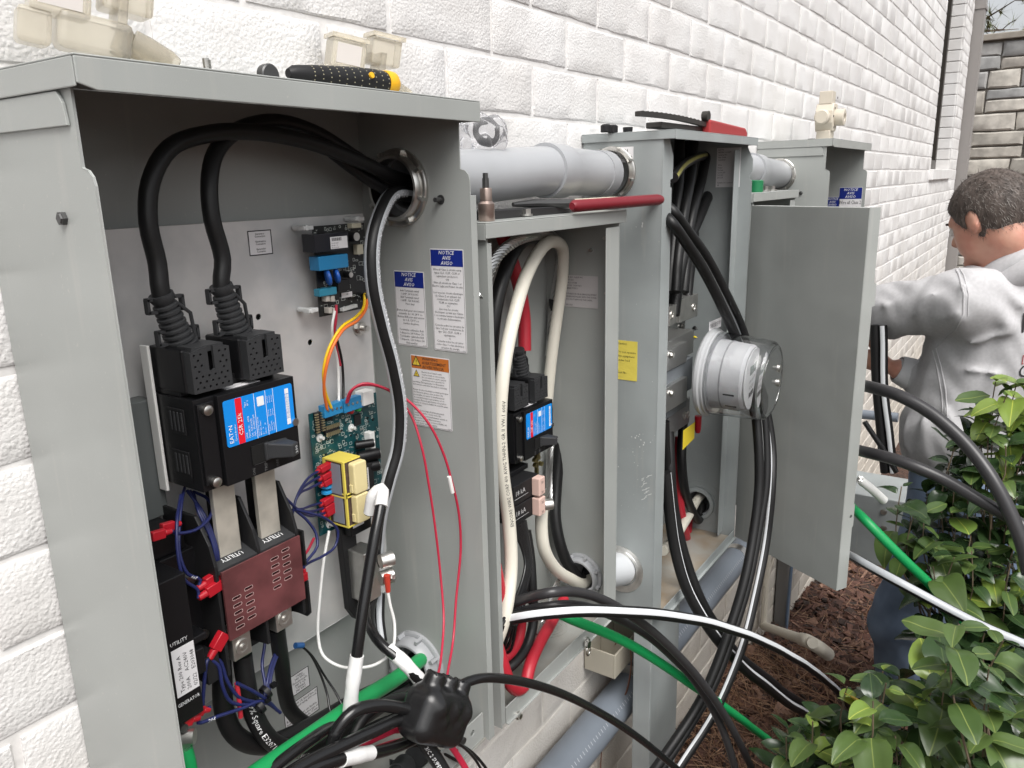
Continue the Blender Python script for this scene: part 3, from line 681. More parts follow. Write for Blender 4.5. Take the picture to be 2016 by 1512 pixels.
# lower nipples
conduit('conduit_nipple', 'short conduit nipple joining the nearest cabinet to the panel box', V3(BX1, *H2), V3(P2[0], *H2), .033, PVC)
bushing(cab1, H2, BX1 - TK, PVC, 'bushing', ro=.046, ri=.032, depth=.022)
n3 = conduit('conduit_nipple', 'white conduit nipple with round plate between panel box and meter cabinet', V3(P2[1], *H3), V3(MX0, -.086, -.755 + .0), .033, mat('pale_pvc', (.58, .60, .62), .35))
for kr, dd in ((.050, .0008), (.043, .0016)): pass
MB().lathe(V3(MX0, -.086, -.755), V3(0, -.086, -.755), [(0, .050), (.0012, .050), (.0012, .042), (.002, .0415), (.002, .036)], 48, close=False).build('washer', ZINC, n3, smooth=.5)
bushing(cab2, H3, P2[1] - TK, PVC, 'bushing', ro=.042, ri=.030, depth=.016)
mb = MB()
for ro, ri, dd in ((.060, .0575, .0008), (.046, .043, .0016)): mb.lathe(V3(MX1 - TK, *H6), V3(0, *H6), [(0, ro), (dd, ro), (dd, ri), (0, ri)], 48, close=False)
mb.lathe(V3(MX1 - TK, *H6), V3(0, *H6), [(0, .041), (.006, .040), (.008, .036), (.008, .032), (-.002, .032)], 48, close=False)
mb.build('bushing', PAINT_OLD, cab3, smooth=.5)
conduit('conduit_nipple', 'dark conduit stub leaving the meter cabinet low on its far side', V3(MX1, *H6), V3(P5[0], *H6), .033, PVC)
# conduit between meter cabinet and far cabinet
c2 = conduit('conduit', 'pale grey conduit between the meter cabinet and the farthest cabinet', V3(MX1, -.068, .022), V3(2.10, -.068, .020), .0365, PVC)
MB().lathe(V3(2.06, -.068, .020), V3(2.329, -.068, .006), [(0, .0366), (0, .0415), (.055, .0415), (.065, .0375), (.27, .0370)], 40, close=False).build('coupling', PVC, c2, smooth=.7)
bushing(c2, (-.068, .005), CX0, ZINC, 'lock_ring', ro=.0455, ri=.038, depth=.016)
# long conduit along the wall below
PY, PZ, PR = -.052, -1.115, .039
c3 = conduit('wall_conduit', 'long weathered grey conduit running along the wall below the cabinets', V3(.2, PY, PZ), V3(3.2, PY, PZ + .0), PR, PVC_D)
for u in ((1.43,), (2.16,)):
    q = u[0]; s = MB().lathe(V3(q - .016, PY, PZ), V3(9, PY, PZ), [(0, PR + .0004), (0, PR + .0022), (.03, PR + .0022), (.03, PR + .0004)], 40, close=False)
    s.box(q - .016, q + .014, -.006, 0.002, PZ + PR - .004, PZ + PR + .03); s.build('pipe_strap', ZINC, c3, smooth=.7)
tx = MB()
tpts = np.array([V3(x, PY, PZ) for x in np.linspace(1.0, 3.0, 200)])
fa = face_angle(tpts, 100, CAM)
for k in range(150): write_on_tube(tx, 'I', tpts, PR, .02 + k * .011, .008, fa + .35, flip=False)
tx.build('printed_marks', mat('faded_white_ink', (.55, .57, .6), .6), c3, smooth=0)
# ------------------------------------------------------------------ smooth solids (distance fields meshed with surface nets)
def sdf_mesh(fn, lo, hi, h):
    lo = np.array(lo, float); hi = np.array(hi, float); n = np.ceil((hi - lo) / h).astype(int) + 1
    ax = [lo[i] + h * np.arange(n[i]) for i in range(3)]; G = np.stack(np.meshgrid(*ax, indexing='ij'), -1)
    D = fn(G); s = D < 0
    cor = [(i, j, k) for i in (0, 1) for j in (0, 1) for k in (0, 1)]
    nx, ny, nz = n - 1
    cnt = np.zeros((nx, ny, nz), int); acc = np.zeros((nx, ny, nz, 3)); num = np.zeros((nx, ny, nz))
    sl = lambda A, c: A[c[0]:c[0] + nx, c[1]:c[1] + ny, c[2]:c[2] + nz]
    for c in cor: cnt += sl(s, c)
    act = (cnt > 0) & (cnt < 8)
    for a in cor:
        for b in cor:
            if sum(abs(p - q) for p, q in zip(a, b)) == 1 and a < b:
                da, db = sl(D, a), sl(D, b); cr = (da < 0) != (db < 0); t = np.where(cr, da / np.where(cr, da - db, 1), 0)
                for q in range(3): acc[..., q] += np.where(cr, a[q] + t * (b[q] - a[q]), 0)
                num += cr
    idx = -np.ones((nx, ny, nz), int); w = np.argwhere(act); idx[act] = np.arange(len(w))
    V = lo + h * (w + acc[act] / num[act][:, None])
    F = []
    for d in range(3):
        e = [0, 0, 0]; e[d] = 1; o1, o2 = [(1, 2), (2, 0), (0, 1)][d]
        A = s[:-1 if d == 0 else None, :-1 if d == 1 else None, :-1 if d == 2 else None]; B = s[e[0]:, e[1]:, e[2]:]
        for (i, j, k) in np.argwhere(A != B):
            p = [i, j, k]
            if p[o1] < 1 or p[o2] < 1 or p[o1] > (nx, ny, nz)[o1] - 1 or p[o2] > (nx, ny, nz)[o2] - 1: continue
            q = []
            for da, db in ((1, 1), (0, 1), (0, 0), (1, 0)):
                r = list(p); r[o1] -= da; r[o2] -= db; q.append(idx[tuple(r)])
            if min(q) < 0: continue
            F.append(tuple(q) if A[i, j, k] else tuple(reversed(q)))
    return V, F
def s_sphere(P, c, r): return np.linalg.norm(P - np.array(c), axis=-1) - r
def s_ell(P, c, r):
    q = (P - np.array(c)) / np.array(r); return (np.linalg.norm(q, axis=-1) - 1) * min(r)
def s_caps(P, a, b, ra, rb=None):
    a = np.array(a, float); b = np.array(b, float); rb = ra if rb is None else rb; d = b - a; t = np.clip(((P - a) @ d) / (d @ d), 0, 1)
    return np.linalg.norm(P - a - t[..., None] * d, axis=-1) - (ra + (rb - ra) * t)
def s_rbox(P, c, hs, r):
    q = np.abs(P - np.array(c)) - np.array(hs) + r; return np.linalg.norm(np.maximum(q, 0), axis=-1) + np.minimum(q.max(-1), 0) - r
def smin(a, b, k):
    hh = np.clip(.5 + .5 * (b - a) / k, 0, 1); return b * (1 - hh) + a * hh - k * hh * (1 - hh)
def smax(a, b, k): return -smin(-a, -b, k)
def mesh_obj(name, V, F, mats, parent=None, world=True, fm=None):
    mb = MB(); mb.v = [tuple(v) for v in V]; mb.f = list(F); mb.m = fm if fm is not None else [0] * len(F)
    return mb.build(name, mats, parent, smooth=3.2, world=world)

# ------------------------------------------------------------------ moulded case breaker (local: front face at y=0, x to the right, z up)
EX, EZ = V3(1, 0, 0), V3(0, 0, 1)
def label_print(mb_list, key): pass
def breaker(loc, label):
    t = thing('circuit_breaker', loc, label, 'circuit breaker', 'large black circuit breakers')
    W_, H_, D_ = .108, .086, .070
    b = MB(); b.box(0, W_, .006, D_, 0, H_); b.prism([(.021, 0), (W_ - .0, 0), (W_ - .0, H_), (.021, H_)], 1, 0, .006)
    b.box(0.002, .019, .003, .006, .006, H_ - .004); b.box(-.0008, .0, .02, .05, .006, .012)
    b.build('case', BLACK, t, smooth=0, bevel=.0016, world=False)
    b = MB()                                     # louvred recesses in the left flank
    for z0 in (.012, .052): 
        b.box(-.0012, .0005, .020, .046, z0, z0 + .024)
        for k in range(4): b.box(-.002, -.0005, .022 + k * .0055, .0245 + k * .0055, z0 + .003, z0 + .021, 1)
    b.build('side_vent', [BLACKM, BOOT], t, smooth=0, bevel=.0005, world=False)
    for z0 in (.008, H_ - .010):
        b = MB(); b.cyl((.0105, .003, z0), (.0105, -.0008, z0), .0048, n=20); b.cyl((.0105, -.0008, z0), (.0105, -.0016, z0), .0042, .003, n=20); b.build('screw', ZINC, t, world=False)
    b = MB(); b.cyl((W_ - .0035, 0, .040), (W_ - .0035, -.002, .040), .0038, n=16); b.build('rivet', ZINC, t, world=False)
    # terminal hoods on top
    b = MB(); b.box(.002, W_ - .002, .026, D_ - .002, H_, H_ + .010); b.build('terminal_shelf', BLACK, t, smooth=0, bevel=.001, world=False)
    MB().box(.040, .078, .012, .024, H_ + .0002, H_ + .0006).build('rating_sticker', PAPER, t, smooth=0, world=False)
    MB().box(-.004, -.001, D_ - .012, D_, -.008, H_ + .045).build('mounting_plate', WHITE, t, smooth=0, bevel=.0008, world=False)
    # blue rating label
    lo = MB(); x0, x1, z0, z1, e = .0255, .1045, .036, .080, -.0006
    lo.prism(rrect(x0, x1, z0, z1, .0025), 1, e, -.0001)
    la = lo.build('rating_label', CYAN, t, smooth=0, world=False)
    lp = MB(); yy = -.0009
    lp.box(x0 + .0125, x0 + .0195, yy, yy + .0002, z0 + .0003, z1 - .0003, 1)
    lp.prism(rrect(x0 + .0365, x0 + .0445, z1 - .0135, z1 - .0045, .001), 1, yy, yy + .0002, 0)
    for k in (.0335, .0465, .0555): lp.box(x0 + k - .0002, x0 + k + .0002, yy, yy + .0002, z0, z1, 0)
    gb = random.Random(4); zz_ = z0 + .012
    lp.box(x1 - .0095, x1 - .005, yy, yy + .0002, z0 + .004, z0 + .010, 0); lp.box(x1 - .0095, x1 - .005, yy, yy + .0002, z1 - .009, z1 - .004, 0)
    zc_ = z0 + .0105
    while zc_ < z1 - .0095:
        q = gb.uniform(.0002, .0007); lp.box(x1 - .0095, x1 - .005, yy, yy + .0002, zc_, zc_ + q, 0); zc_ += q + gb.uniform(.0002, .0005)
    up, lf = V3(0, 0, 1), V3(-1, 0, 0)
    def wr(txt, x, z, h, mi=0): write(lp, txt, (x, yy - .0002, z), up, lf, h, mi)
    wr('EAT\u2022N', x0 + .0068, z0 + .003, .0042); wr('Circuit Breaker', x0 + .0105, z0 + .004, .0018)
    wr('CSR 25k', x0 + .0178, z0 + .008, .0042)
    for i, tx in enumerate(['200A', '120/240 V~   60Hz', 'Cat  CSR2200N', 'Style  7503E57G03']): wr(tx, x0 + .0225 + i * .003, z0 + .003, .0019)
    wr('Type', x0 + .0235, z1 - .011, .0018); wr('40\u00b0C', x0 + .0265, z1 - .010, .0018)
    for i, tx in enumerate(['Interrupting Capacity', 'RMS Sym. Amps', 'V~      k', '240 V~    25']): wr(tx, x0 + .0355 + i * .0028, z0 + .002, .0015)
    for i, tx in enumerate(['Terminal', 'Wire Cu/Al', 'Line/Load']): wr(tx, x0 + .0487 + i * .0025, z0 + .003, .0014); wr('250 in-lb', x0 + .0487 + i * .0025, z0 + .018, .0013); wr('4/0 kcmil', x0 + .0487 + i * .0025, z0 + .031, .0013)
    lp.build('label_print', [INKW, LRED], la, smooth=0, world=False)
    # handle, slot and engraved positions
    MB().box(.050, .070, -.0012, .0, .012, .030).build('handle_slot', mat('deep_black', (.004, .004, .004), .6), t, smooth=0, world=False)
    h = MB(); h.prism([(.064, .012), (.090, .013), (.091, .028), (.064, .030)], 1, -.004, 0); 
    h.add([(.066, -.003, .013), (.088, -.003, .0135), (.088, -.003, .0285), (.066, -.003, .029), (.080, -.024, .0145), (.0895, -.021, .015), (.0895, -.021, .0275), (.080, -.024, .0275)], [(0, 3, 2, 1), (4, 5, 6, 7), (0, 1, 5, 4), (1, 2, 6, 5), (2, 3, 7, 6), (3, 0, 4, 7)])
    ho = h.build('handle', BOOT, t, smooth=0, bevel=.0014, world=False)
    hp = MB(); write(hp, '200', (.0865, -.0224, .0175), V3(0, 0, 1), V3(-.95, -.3, 0), .0036); hp.build('handle_print', INKW, ho, smooth=0, world=False)
    en = MB()
    for tx, x in (('ON', .0525), ('TRIP', .0665), ('OFF', .0805)): write(en, tx, (x, -.0004, .001), V3(0, 0, 1), V3(-1, 0, 0), .0032)
    en.box(.052, .066, -.0005, -.0002, .0108, .0111)
    en.build('engraved_print', mat('engraving', (.10, .10, .10), .5), t, smooth=0, world=False)
    # cable boots
    for bx, dz in ((.0015, .004), (.0605, .012)):
        bo = MB(); bz = H_ + .004; w = .044
        bo.box(bx, bx + w, .016, D_ - .004, bz, bz + .040); body = bo.build('cable_boot', BLACK, t, smooth=0, bevel=.002, world=False)
        # perforated front cover with centre slot
        holes = []
        for r in range(7):
            for c in range(6):
                hx = bx + .006 + c * .0064 + (.0032 if r % 2 else 0); hz = bz + .005 + r * .0050
                if r > 2 and abs(hx - (bx + w / 2)) < .0065: continue
                if hx < bx + w - .005: holes.append(ngon((hx, hz), .00125, 8))
        pl = MB(); z1_ = bz + .040
        plate(pl, [(bx + .002, bz + .001), (bx + w - .002, bz + .001), (bx + w - .002, z1_ - .002), (bx + w / 2 + .0035, z1_ + .001), (bx + w / 2 + .0035, z1_ - .020), (bx + w / 2 - .0005, z1_ - .022), (bx + w / 2 - .0025, z1_ - .020), (bx + w / 2 - .0025, z1_ + .001), (bx + .002, z1_ - .002)], holes, 1, .006, .009)
        pl.box(bx + .002, bx + .006, .009, .016, bz + .001, z1_ - .002); pl.box(bx + w - .006, bx + w - .002, .009, .016, bz + .001, z1_ - .002); pl.box(bx + .006, bx + w - .006, .009, .03, z1_ - .004, z1_ + .0015)
        pl.build('perforated_cover', BOOT, body, smooth=0, bevel=0, world=False)
        # ribbed strain relief with strap loops
        cx, cy = bx + .019, .042; prof = [(0, .0150), (.004, .0155)]; zt_ = .0
        for k in range(7):
            r0 = .0132 - k * .0004; z_ = .005 + k * .0055; prof += [(z_, r0 - .0022), (z_ + .0012, r0), (z_ + .0034, r0), (z_ + .0046, r0 - .0022)]
        prof += [(.0445, .0094), (.048, .0110), (.052, .0106), (.052, .0074)]
        base = V3(cx, cy, bz + .038); tip = V3(cx - .016 if bx < .02 else cx - .013, cy - .002, bz + .038 + .052)
        sr = MB().lathe(base, tip, prof, 28)
        for zz, s in ((.042, -1), (.042, 1), (.011, -1), (.011, 1)):
            dd = (tip - base) / np.linalg.norm(tip - base); q = base + dd * zz; r_ = .0098 if zz > .03 else .0126; c_ = q + V3(s * (r_ + .0035), 0, 0)
            for dx, dz_, wx, wz in ((0, .0058, .0042, .0014), (0, -.0058, .0042, .0014), (s * .0034, 0, .0012, .0062)): sr.box(c_[0] + dx - wx, c_[0] + dx + wx, q[1] - .003, q[1] + .003, q[2] + dz_ - wz, q[2] + dz_ + wz)
        sr.tube([base + V3(.0125, -.004, 0), base + V3(.0085, -.006, .03), tip + V3(.006, -.005, -.006)], .0018, 8)
        sr.build('strain_relief', BOOT, body, smooth=.6, world=False)
    return t
BRK1 = V3(.389, -.120, -.264)
brk1 = breaker(BRK1, 'big black circuit breaker with blue rating label in the nearest cabinet')

# ------------------------------------------------------------------ transfer switch below the breaker
SW = thing('transfer_switch', (.42, -.08, -.50), 'black transfer switch with perforated maroon cover under the breaker', 'switch')
def W(y): return lambda u, v: at(u, v, y=y)
# left mechanism block
mb = MB(); a = at(300, 1015, y=-.128); c = at(372, 1290, y=-.128)
mb.box(.318, .352, -.128, -.035, -.462, -.322); mb.box(.352, .388, -.090, -.035, -.455, -.322); mb.box(.322, .382, -.085, -.035, -.322, -.300)
mb.box(.352, .360, -.128, -.090, -.425, -.400); mb.box(.352, .366, -.126, -.09, -.395, -.388)
mb.build('mechanism_case', BLACK, SW, smooth=0, bevel=.001)
mb = MB().box(.366, .380, -.118, -.09, -.448, -.420); mb.build('relay_socket', BLACKM, SW, smooth=0, bevel=.0006)
lab = MB(); yl = -.1284; L0 = at(316, 1199, y=yl); L1 = at(357, 1262, y=yl)
lx0, lx1, lz0, lz1 = .3285, .3505, -.4345, -.388
lb = MB().box(lx0, lx1, yl - .0002, yl + .0002, lz0, lz1).build('type_label', PAPER, SW, smooth=0)
t_ = MB()
for i, s in enumerate(['Type 200 Rev A', '200A    AC240V', '02/22   E203048']): write(t_, s, (lx0 + .0075 + i * .0065, yl - .0004, lz0 + .003), V3(0, 0, 1), V3(-1, 0, 0), .0038, maxw=.041)
t_.build('label_print', INK, lb, smooth=0)
t_ = MB(); write(t_, 'UTILITY', (.3285, -.1285, -.384), EX, EZ, .0035, maxw=.017); write(t_, 'GENERATOR', (.3275, -.1285, -.444), EX, EZ, .0034, maxw=.022)
t_.build('moulded_lettering', INKW, SW, smooth=0)
# pole block with barriers and cover
PX0, PX1, PYF = .390, .482, -.120
mb = MB()
def barrier(x, z0=-.462, ztf=-.318, ztb=-.288): mb.prism([(-.045, z0 + .01), (-.1192, z0 + .02), (-.1192, ztf - .02), (-.114, ztf), (-.098, ztb), (-.045, ztb)], 0, x, x + .0035)
barrier(PX0 - .0035, -.47, -.316, -.290); barrier(.4345, -.462); barrier(PX1, -.452)
mb.box(PX0, PX1, -.09, -.035, -.455, -.345)
mb.build('pole_barriers', BLACKM, SW, smooth=0, bevel=.0008)
mb = MB()
for x0, x1 in ((PX0, .4345), (.438, PX1)): mb.add([(x0, -.118, -.3415), (x1, -.118, -.3415), (x1, -.088, -.333), (x0, -.088, -.333), (x0, -.118, -.346), (x1, -.118, -.346), (x1, -.088, -.346), (x0, -.088, -.346)], [(0, 1, 2, 3), (4, 7, 6, 5), (0, 4, 5, 1), (1, 5, 6, 2), (2, 6, 7, 3), (3, 7, 4, 0)])
so = mb.build('pole_ledge', BOOT, SW, smooth=0)
t_ = MB()
for xc in (.413, .461): write(t_, 'UTILITY', (xc, -.106, -.3378), V3(-1, 0, 0), V3(0, -.96, -.27), .0055, align='C', maxw=.024)
t_.build('moulded_lettering', INKW, so, smooth=0)
MAROON = mat('maroon_fibre', (.125, .040, .042), .42, var=.35, vscale=30)
holes = []
for px, n_ in ((.4035, 4), (.4175, 4), (.4505, 4), (.4645, 4)):
    for k in range(5):
        if px > .44 and k == 5: continue
        zc = (-.3735 if px in (.4035, .4175) else -.3535) - k * .0077 + (.0035 if px in (.4175, .4645) else 0)
        holes.append(rrect(px - .0046, px + .0046, zc - .0014, zc + .0014, .0013, 3))
pl = MB(); plate(pl, [(PX0 + .001, -.4135), (PX1 + .002, -.4135), (PX1 + .002, -.3425), (PX0 + .001, -.3425)], holes, 1, PYF - .0022, PYF)
pl.build('perforated_cover', MAROON, SW, smooth=0)
rim = MB()
for hl_ in holes:
    n = len(hl_); cx = sum(p[0] for p in hl_) / n; cz = sum(p[1] for p in hl_) / n
    o_ = [(cx + (p[0] - cx) * 1.10, cz + (p[1] - cz) * 1.28) for p in hl_]; y_ = PYF - .0024
    rim.add([(p[0], y_, p[1]) for p in hl_] + [(p[0], y_, p[1]) for p in o_], [(i, (i + 1) % n, n + (i + 1) % n, n + i) for i in range(n)])
tag(rim.build('slot_edges', mat('pale_fibre', (.5, .36, .34), .5), SW, smooth=0), kind='stuff')
# bus bars, lugs
for x0, x1 in ((.404, .428), (.452, .476)):
    MB().box(x0, x1, -.104, -.098, -.352, -.258).build('bus_bar', mat('tin_plate', (.58, .55, .48), .42, metal=.5, var=.2, vscale=35), SW, smooth=0, bevel=.0008)
for x0, zc in ((.397, -.428), (.449, -.424)):
    lg = MB().box(x0, x0 + .021, -.116, -.080, zc - .014, zc + .012); lo_ = lg.build('cable_lug', ALU, SW, smooth=0, bevel=.0012)
    s_ = MB().lathe((x0 + .0105, -.116, zc - .002), (x0 + .0105, -1, zc - .002), [(0, .0078), (.0015, .0078), (.0015, .0052), (.0008, .005), (.0008, .003), (.003, .0028), (.003, 0.0001)], 24); s_.build('set_screw', ALU, lo_, smooth=.5)
# auxiliary contacts on the right
for zc in (-.372, -.430):
    ac = MB(); ac.prism([(-.060, zc - .022), (-.098, zc - .022), (-.103, zc - .017), (-.103, zc + .022), (-.062, zc + .022)], 0, .503, .506); ac.box(PX1 + .0035, .503, -.082, -.060, zc - .018, zc + .018); ao = ac.build('auxiliary_contact', BLACKM, SW, smooth=0, bevel=.0007)
    m2 = MB(); m2.cyl((.503, -.090, zc + .008), (.4985, -.090, zc + .008), .004, n=12); m2.box(.4995, .503, -.098, -.076, zc - .014, zc - .002); m2.cyl((.4985, -.085, zc - .008), (.4965, -.085, zc - .008), .0035, n=10); m2.build('contact_plate', mat('nickel', (.55, .53, .48), .25, metal=1), ao, smooth=.5)
# springs and screws of the mechanism
for u, v in ((374, 1140), (400, 1248), (405, 1320)):
    q = at(u, v, y=-.098); s_ = MB().cyl(q + V3(0, .012, 0), q, .0035, n=12); s_.cyl(q, q + V3(0, -.003, 0), .0048, n=16); s_.build('mechanism_screw', ZINC, SW)
# red spade connectors: things of their own on the wires' ends
SPADES = []
def spade(u, v, y, d, label_tail, s=1.0, parent=None):
    q = at(u, v, y=y); d = np.array(d, float); d /= np.linalg.norm(d); side = np.cross(d, (0, 1, 0)); side /= np.linalg.norm(side); nn = np.cross(side, d)
    m2 = MB(); m2.obox(q, d * .0062 * s, side * .0042 * s, nn * .0028 * s); m2.cyl(q + d * .006 * s, q + d * .013 * s, .0030 * s, .0024 * s, n=12)
    o = m2.build('spade_terminal', REDT, None, smooth=.5, bevel=.0008); tag(o, 'red insulated spade terminal ' + label_tail, 'terminal', 'red spade terminals'); SPADES.append(o); return q + d * .013 * s
E1 = spade(330, 1037, -.10, (1, 0, -.12), 'at upper left of the switch mechanism, rear one')
E2 = spade(311, 1053, -.108, (1, 0, -.1), 'at upper left of the switch mechanism, nearer the cabinet edge')
E3 = spade(418, 1140, -.112, (-1, 0, -.15), 'left of the maroon cover, upper of the pair', 1.25)
E4 = spade(420, 1158, -.116, (-1, 0, -.15), 'left of the maroon cover, lower of the pair', 1.25)
E5 = spade(432, 1262, -.116, (-.75, 0, -.7), 'below left of the maroon cover by the wire fan', 1.35)
E6 = spade(388, 1399, -.118, (.9, 0, -.5), 'above the ground lug at lower left, right one', 1.1)
E7 = spade(364, 1418, -.122, (.9, 0, -.4), 'above the ground lug at lower left, left one', 1.2)
E8 = spade(600, 1135, -.100, (0, 0, 1), 'on the upper auxiliary contact', .75)
# ground lug lower left
gl = thing('ground_lug', at(365, 1460, y=-.12), 'aluminium ground lug clamping the green wire at lower left of the nearest cabinet', 'lug')
q = at(352, 1446, y=-.12); MB().box(q[0] - .018, q[0] + .008, -.124, -.085, q[2] - .020, q[2] + .004).build('lug_body', ALU, gl, smooth=0, bevel=.0012)
q2 = at(368, 1450, y=-.126); s_ = MB().cyl(q2 + V3(-.004, .004, 0), q2 + V3(.004, -.006, .0), .0068, n=20); s_.build('lug_screw', ALU, gl)
q3 = at(357, 1431, y=-.124); MB().cyl(q3, q3 + V3(0, -.005, .0), .004, n=14).build('lug_screw', STEELD, gl)
# ------------------------------------------------------------------ small part helpers for circuit boards
def chip_mat(n, c, r=.4): return mat(n, c, r)
PCB_K = mat('black_pcb', (.012, .013, .013), .35); PCB_G = mat('green_pcb', (.004, .058, .066), .32, var=.35, vscale=90)
SILK = mat('silkscreen', (.62, .66, .62), .5); BLUEC = mat('blue_component', (.02, .20, .42), .35); BLUED = mat('blue_disc', (.02, .11, .45), .3)
TEAL = mat('teal_component', (.03, .22, .33), .35); NYLON = mat('nylon_standoff', (.62, .63, .62), .4); CREAM = mat('cream_bobbin', (.70, .60, .32), .4)
YELT = mat('yellow_tape', (.70, .58, .10), .4); LAM = mat('brown_laminations', (.085, .055, .045), .45, stretch=(1, 1, 1), var=.3, vscale=300); IVORY = mat('ivory_connector', (.55, .52, .40), .4)
def brd(u0, v0, u1, v1, y, d, name, m, parent, bevel=.0006, smooth=0):
    a = at(u0, v0, y=y - d); b = at(u1, v1, y=y - d); return MB().box(a[0], b[0], y - d, y, a[2], b[2]).build(name, m, parent, smooth=smooth, bevel=bevel)
def silk(y, x0, x1, z0, z1, n, seed, parent, avoid=()):
    gsk = random.Random(seed); m_ = MB()
    for _ in range(n):
        x = gsk.uniform(x0, x1); z = gsk.uniform(z0, z1); k = gsk.random()
        if any(a0 < x < a1 and b0 < z < b1 for a0, a1, b0, b1 in avoid): continue
        if k < .35:
            w, h = gsk.uniform(.002, .006), gsk.uniform(.0015, .005)
            for q in ((x, x + w, z, z + .0003), (x, x + w, z + h, z + h + .0003), (x, x + .0003, z, z + h), (x + w, x + w + .0003, z, z + h)): m_.box(q[0], q[1], y - .0002, y - .0001, q[2], q[3])
        elif k < .6: write(m_, gsk.choice(['R12', 'C4', 'U3', 'D7', 'J2', 'Q1', 'TP5', 'K1']), (x, y - .00015, z), EX, EZ, .0014)
        elif k < .75: m_.add([(x + .0016 * math.cos(q), y - .00015, z + .0016 * math.sin(q)) for q in np.linspace(0, 6.283, 13)[:-1]] + [(x + .0012 * math.cos(q), y - .00015, z + .0012 * math.sin(q)) for q in np.linspace(0, 6.283, 13)[:-1]], [(i, (i + 1) % 12, 12 + (i + 1) % 12, 12 + i) for i in range(12)])
        else: m_.box(x, x + gsk.uniform(.001, .003), y - .0012, y, z, z + gsk.uniform(.0008, .002), gsk.choice([1, 1, 2]))
    return m_.build('surface_parts', [SILK, BLACKM, mat('solder', (.5, .5, .48), .3, metal=.9)], parent, smooth=0)
# ---- black relay board
RB = thing('relay_board', (.645, -.046, -.142), 'small black circuit board with bright blue capacitors on the mounting panel', 'circuit board')
y = -.045
MB().box(.6055, .6865, y, y + .0016, -.1415, -.0405).build('board', PCB_K, RB, smooth=0, bevel=.0003)
tag(silk(y, .607, .684, -.140, -.043, 170, 2, RB, [(.608, .665, -.082, -.05)]), kind='stuff')
brd(618, 462, 688, 490, y, .020, 'relay_case', mat('relay_black', (.012, .013, .018), .3), RB)
a = at(650, 467, y=y - .0206); b = at(685, 487, y=y - .0206)
lo = MB().box(a[0], b[0], y - .0206, y - .0202, a[2], b[2]).build('relay_label', PAPER, RB, smooth=0); t_ = MB()
for i in range(16): xx = a[0] + .002 + i * .0009; t_.box(xx, xx + (.0003 if i % 3 else .0006), y - .0208, y - .0207, a[2] - .0045, a[2] - .001)
for i, s in enumerate(['0C0949-ASLF', 'E30048   UL', 'PN 120-30050']): write(t_, s, (a[0] + .001, y - .0208, a[2] - .0075 - i * .0024), EX, EZ, .0013, maxw=.018)
t_.build('label_print', INK, lo, smooth=0)
brd(627, 506, 687, 526, y, .016, 'film_capacitor', BLUEC, RB, .001)
brd(629, 570, 664, 579, y, .010, 'film_capacitor', TEAL, RB, .0008)
for u, v, r_ in ((646, 546, .0093), (663, 543, .0086)):
    q = at(u, v, y=y - .010); ax_ = V3(.85, -.45, .15); ax_ /= np.linalg.norm(ax_); MB().lathe(q - ax_ * .0026, q + ax_ * .0026, [(0, r_ * .6), (.0008, r_ * .93), (.0018, r_), (.0034, r_), (.0044, r_ * .93), (.0052, r_ * .6)], 26).build('disc_varistor', BLUED, RB, smooth=.8)
brd(665, 553, 690, 571, y, .010, 'relay_case', BLACKM, RB)
for u, v, r_, d in ((702, 466, .0058, .016), (691, 541, .0038, .009)):
    q = at(u, v, y=y - d); m_ = MB().cyl((q[0], y, q[2]), (q[0], y - d, q[2]), r_, n=20); m_.cyl((q[0], y - d, q[2]), (q[0], y - d - .0005, q[2]), r_ * .82, n=20, mi=1); m_.build('electrolytic_capacitor', [BLACKM, ALU], RB)
brd(693, 440, 712, 448, y, .008, 'pin_header', IVORY, RB); brd(703, 482, 716, 500, y, .007, 'pin_header', IVORY, RB)
a = at(672, 577, y=y - .001); MB().box(a[0], a[0] + .017, y - .0012, y - .0008, a[2] - .006, a[2]).build('barcode_sticker', PAPER, RB, smooth=0)
for u, v in ((646, 588), (656, 588), (651, 611), (660, 612)): brd(u - 4, v - 5, u + 4, v + 5, y, .008, 'wire_tab', mat('clear_nylon', (.45, .42, .38), .3), RB)
for k in range(10): brd(676 + k * 2.9, 607 - k * .9, 678 + k * 2.9, 613 - k * .9, y, .006, 'fuse_clip', NYLON, RB, .0002)
for u, v, du in ((604, 449, 20), (706, 431, 4), (614, 612, 16), (728, 601, 10)):
    q = at(u, v, y=y - .004); m_ = MB(); m_.cyl((q[0], -.028, q[2]), (q[0], y - .005, q[2]), .0032, n=12); m_.box(q[0] - .004, q[0] + .010, y - .004, y + .006, q[2] - .0025, q[2] + .0025); m_.build('standoff', NYLON, RB, smooth=.5, bevel=.0008)
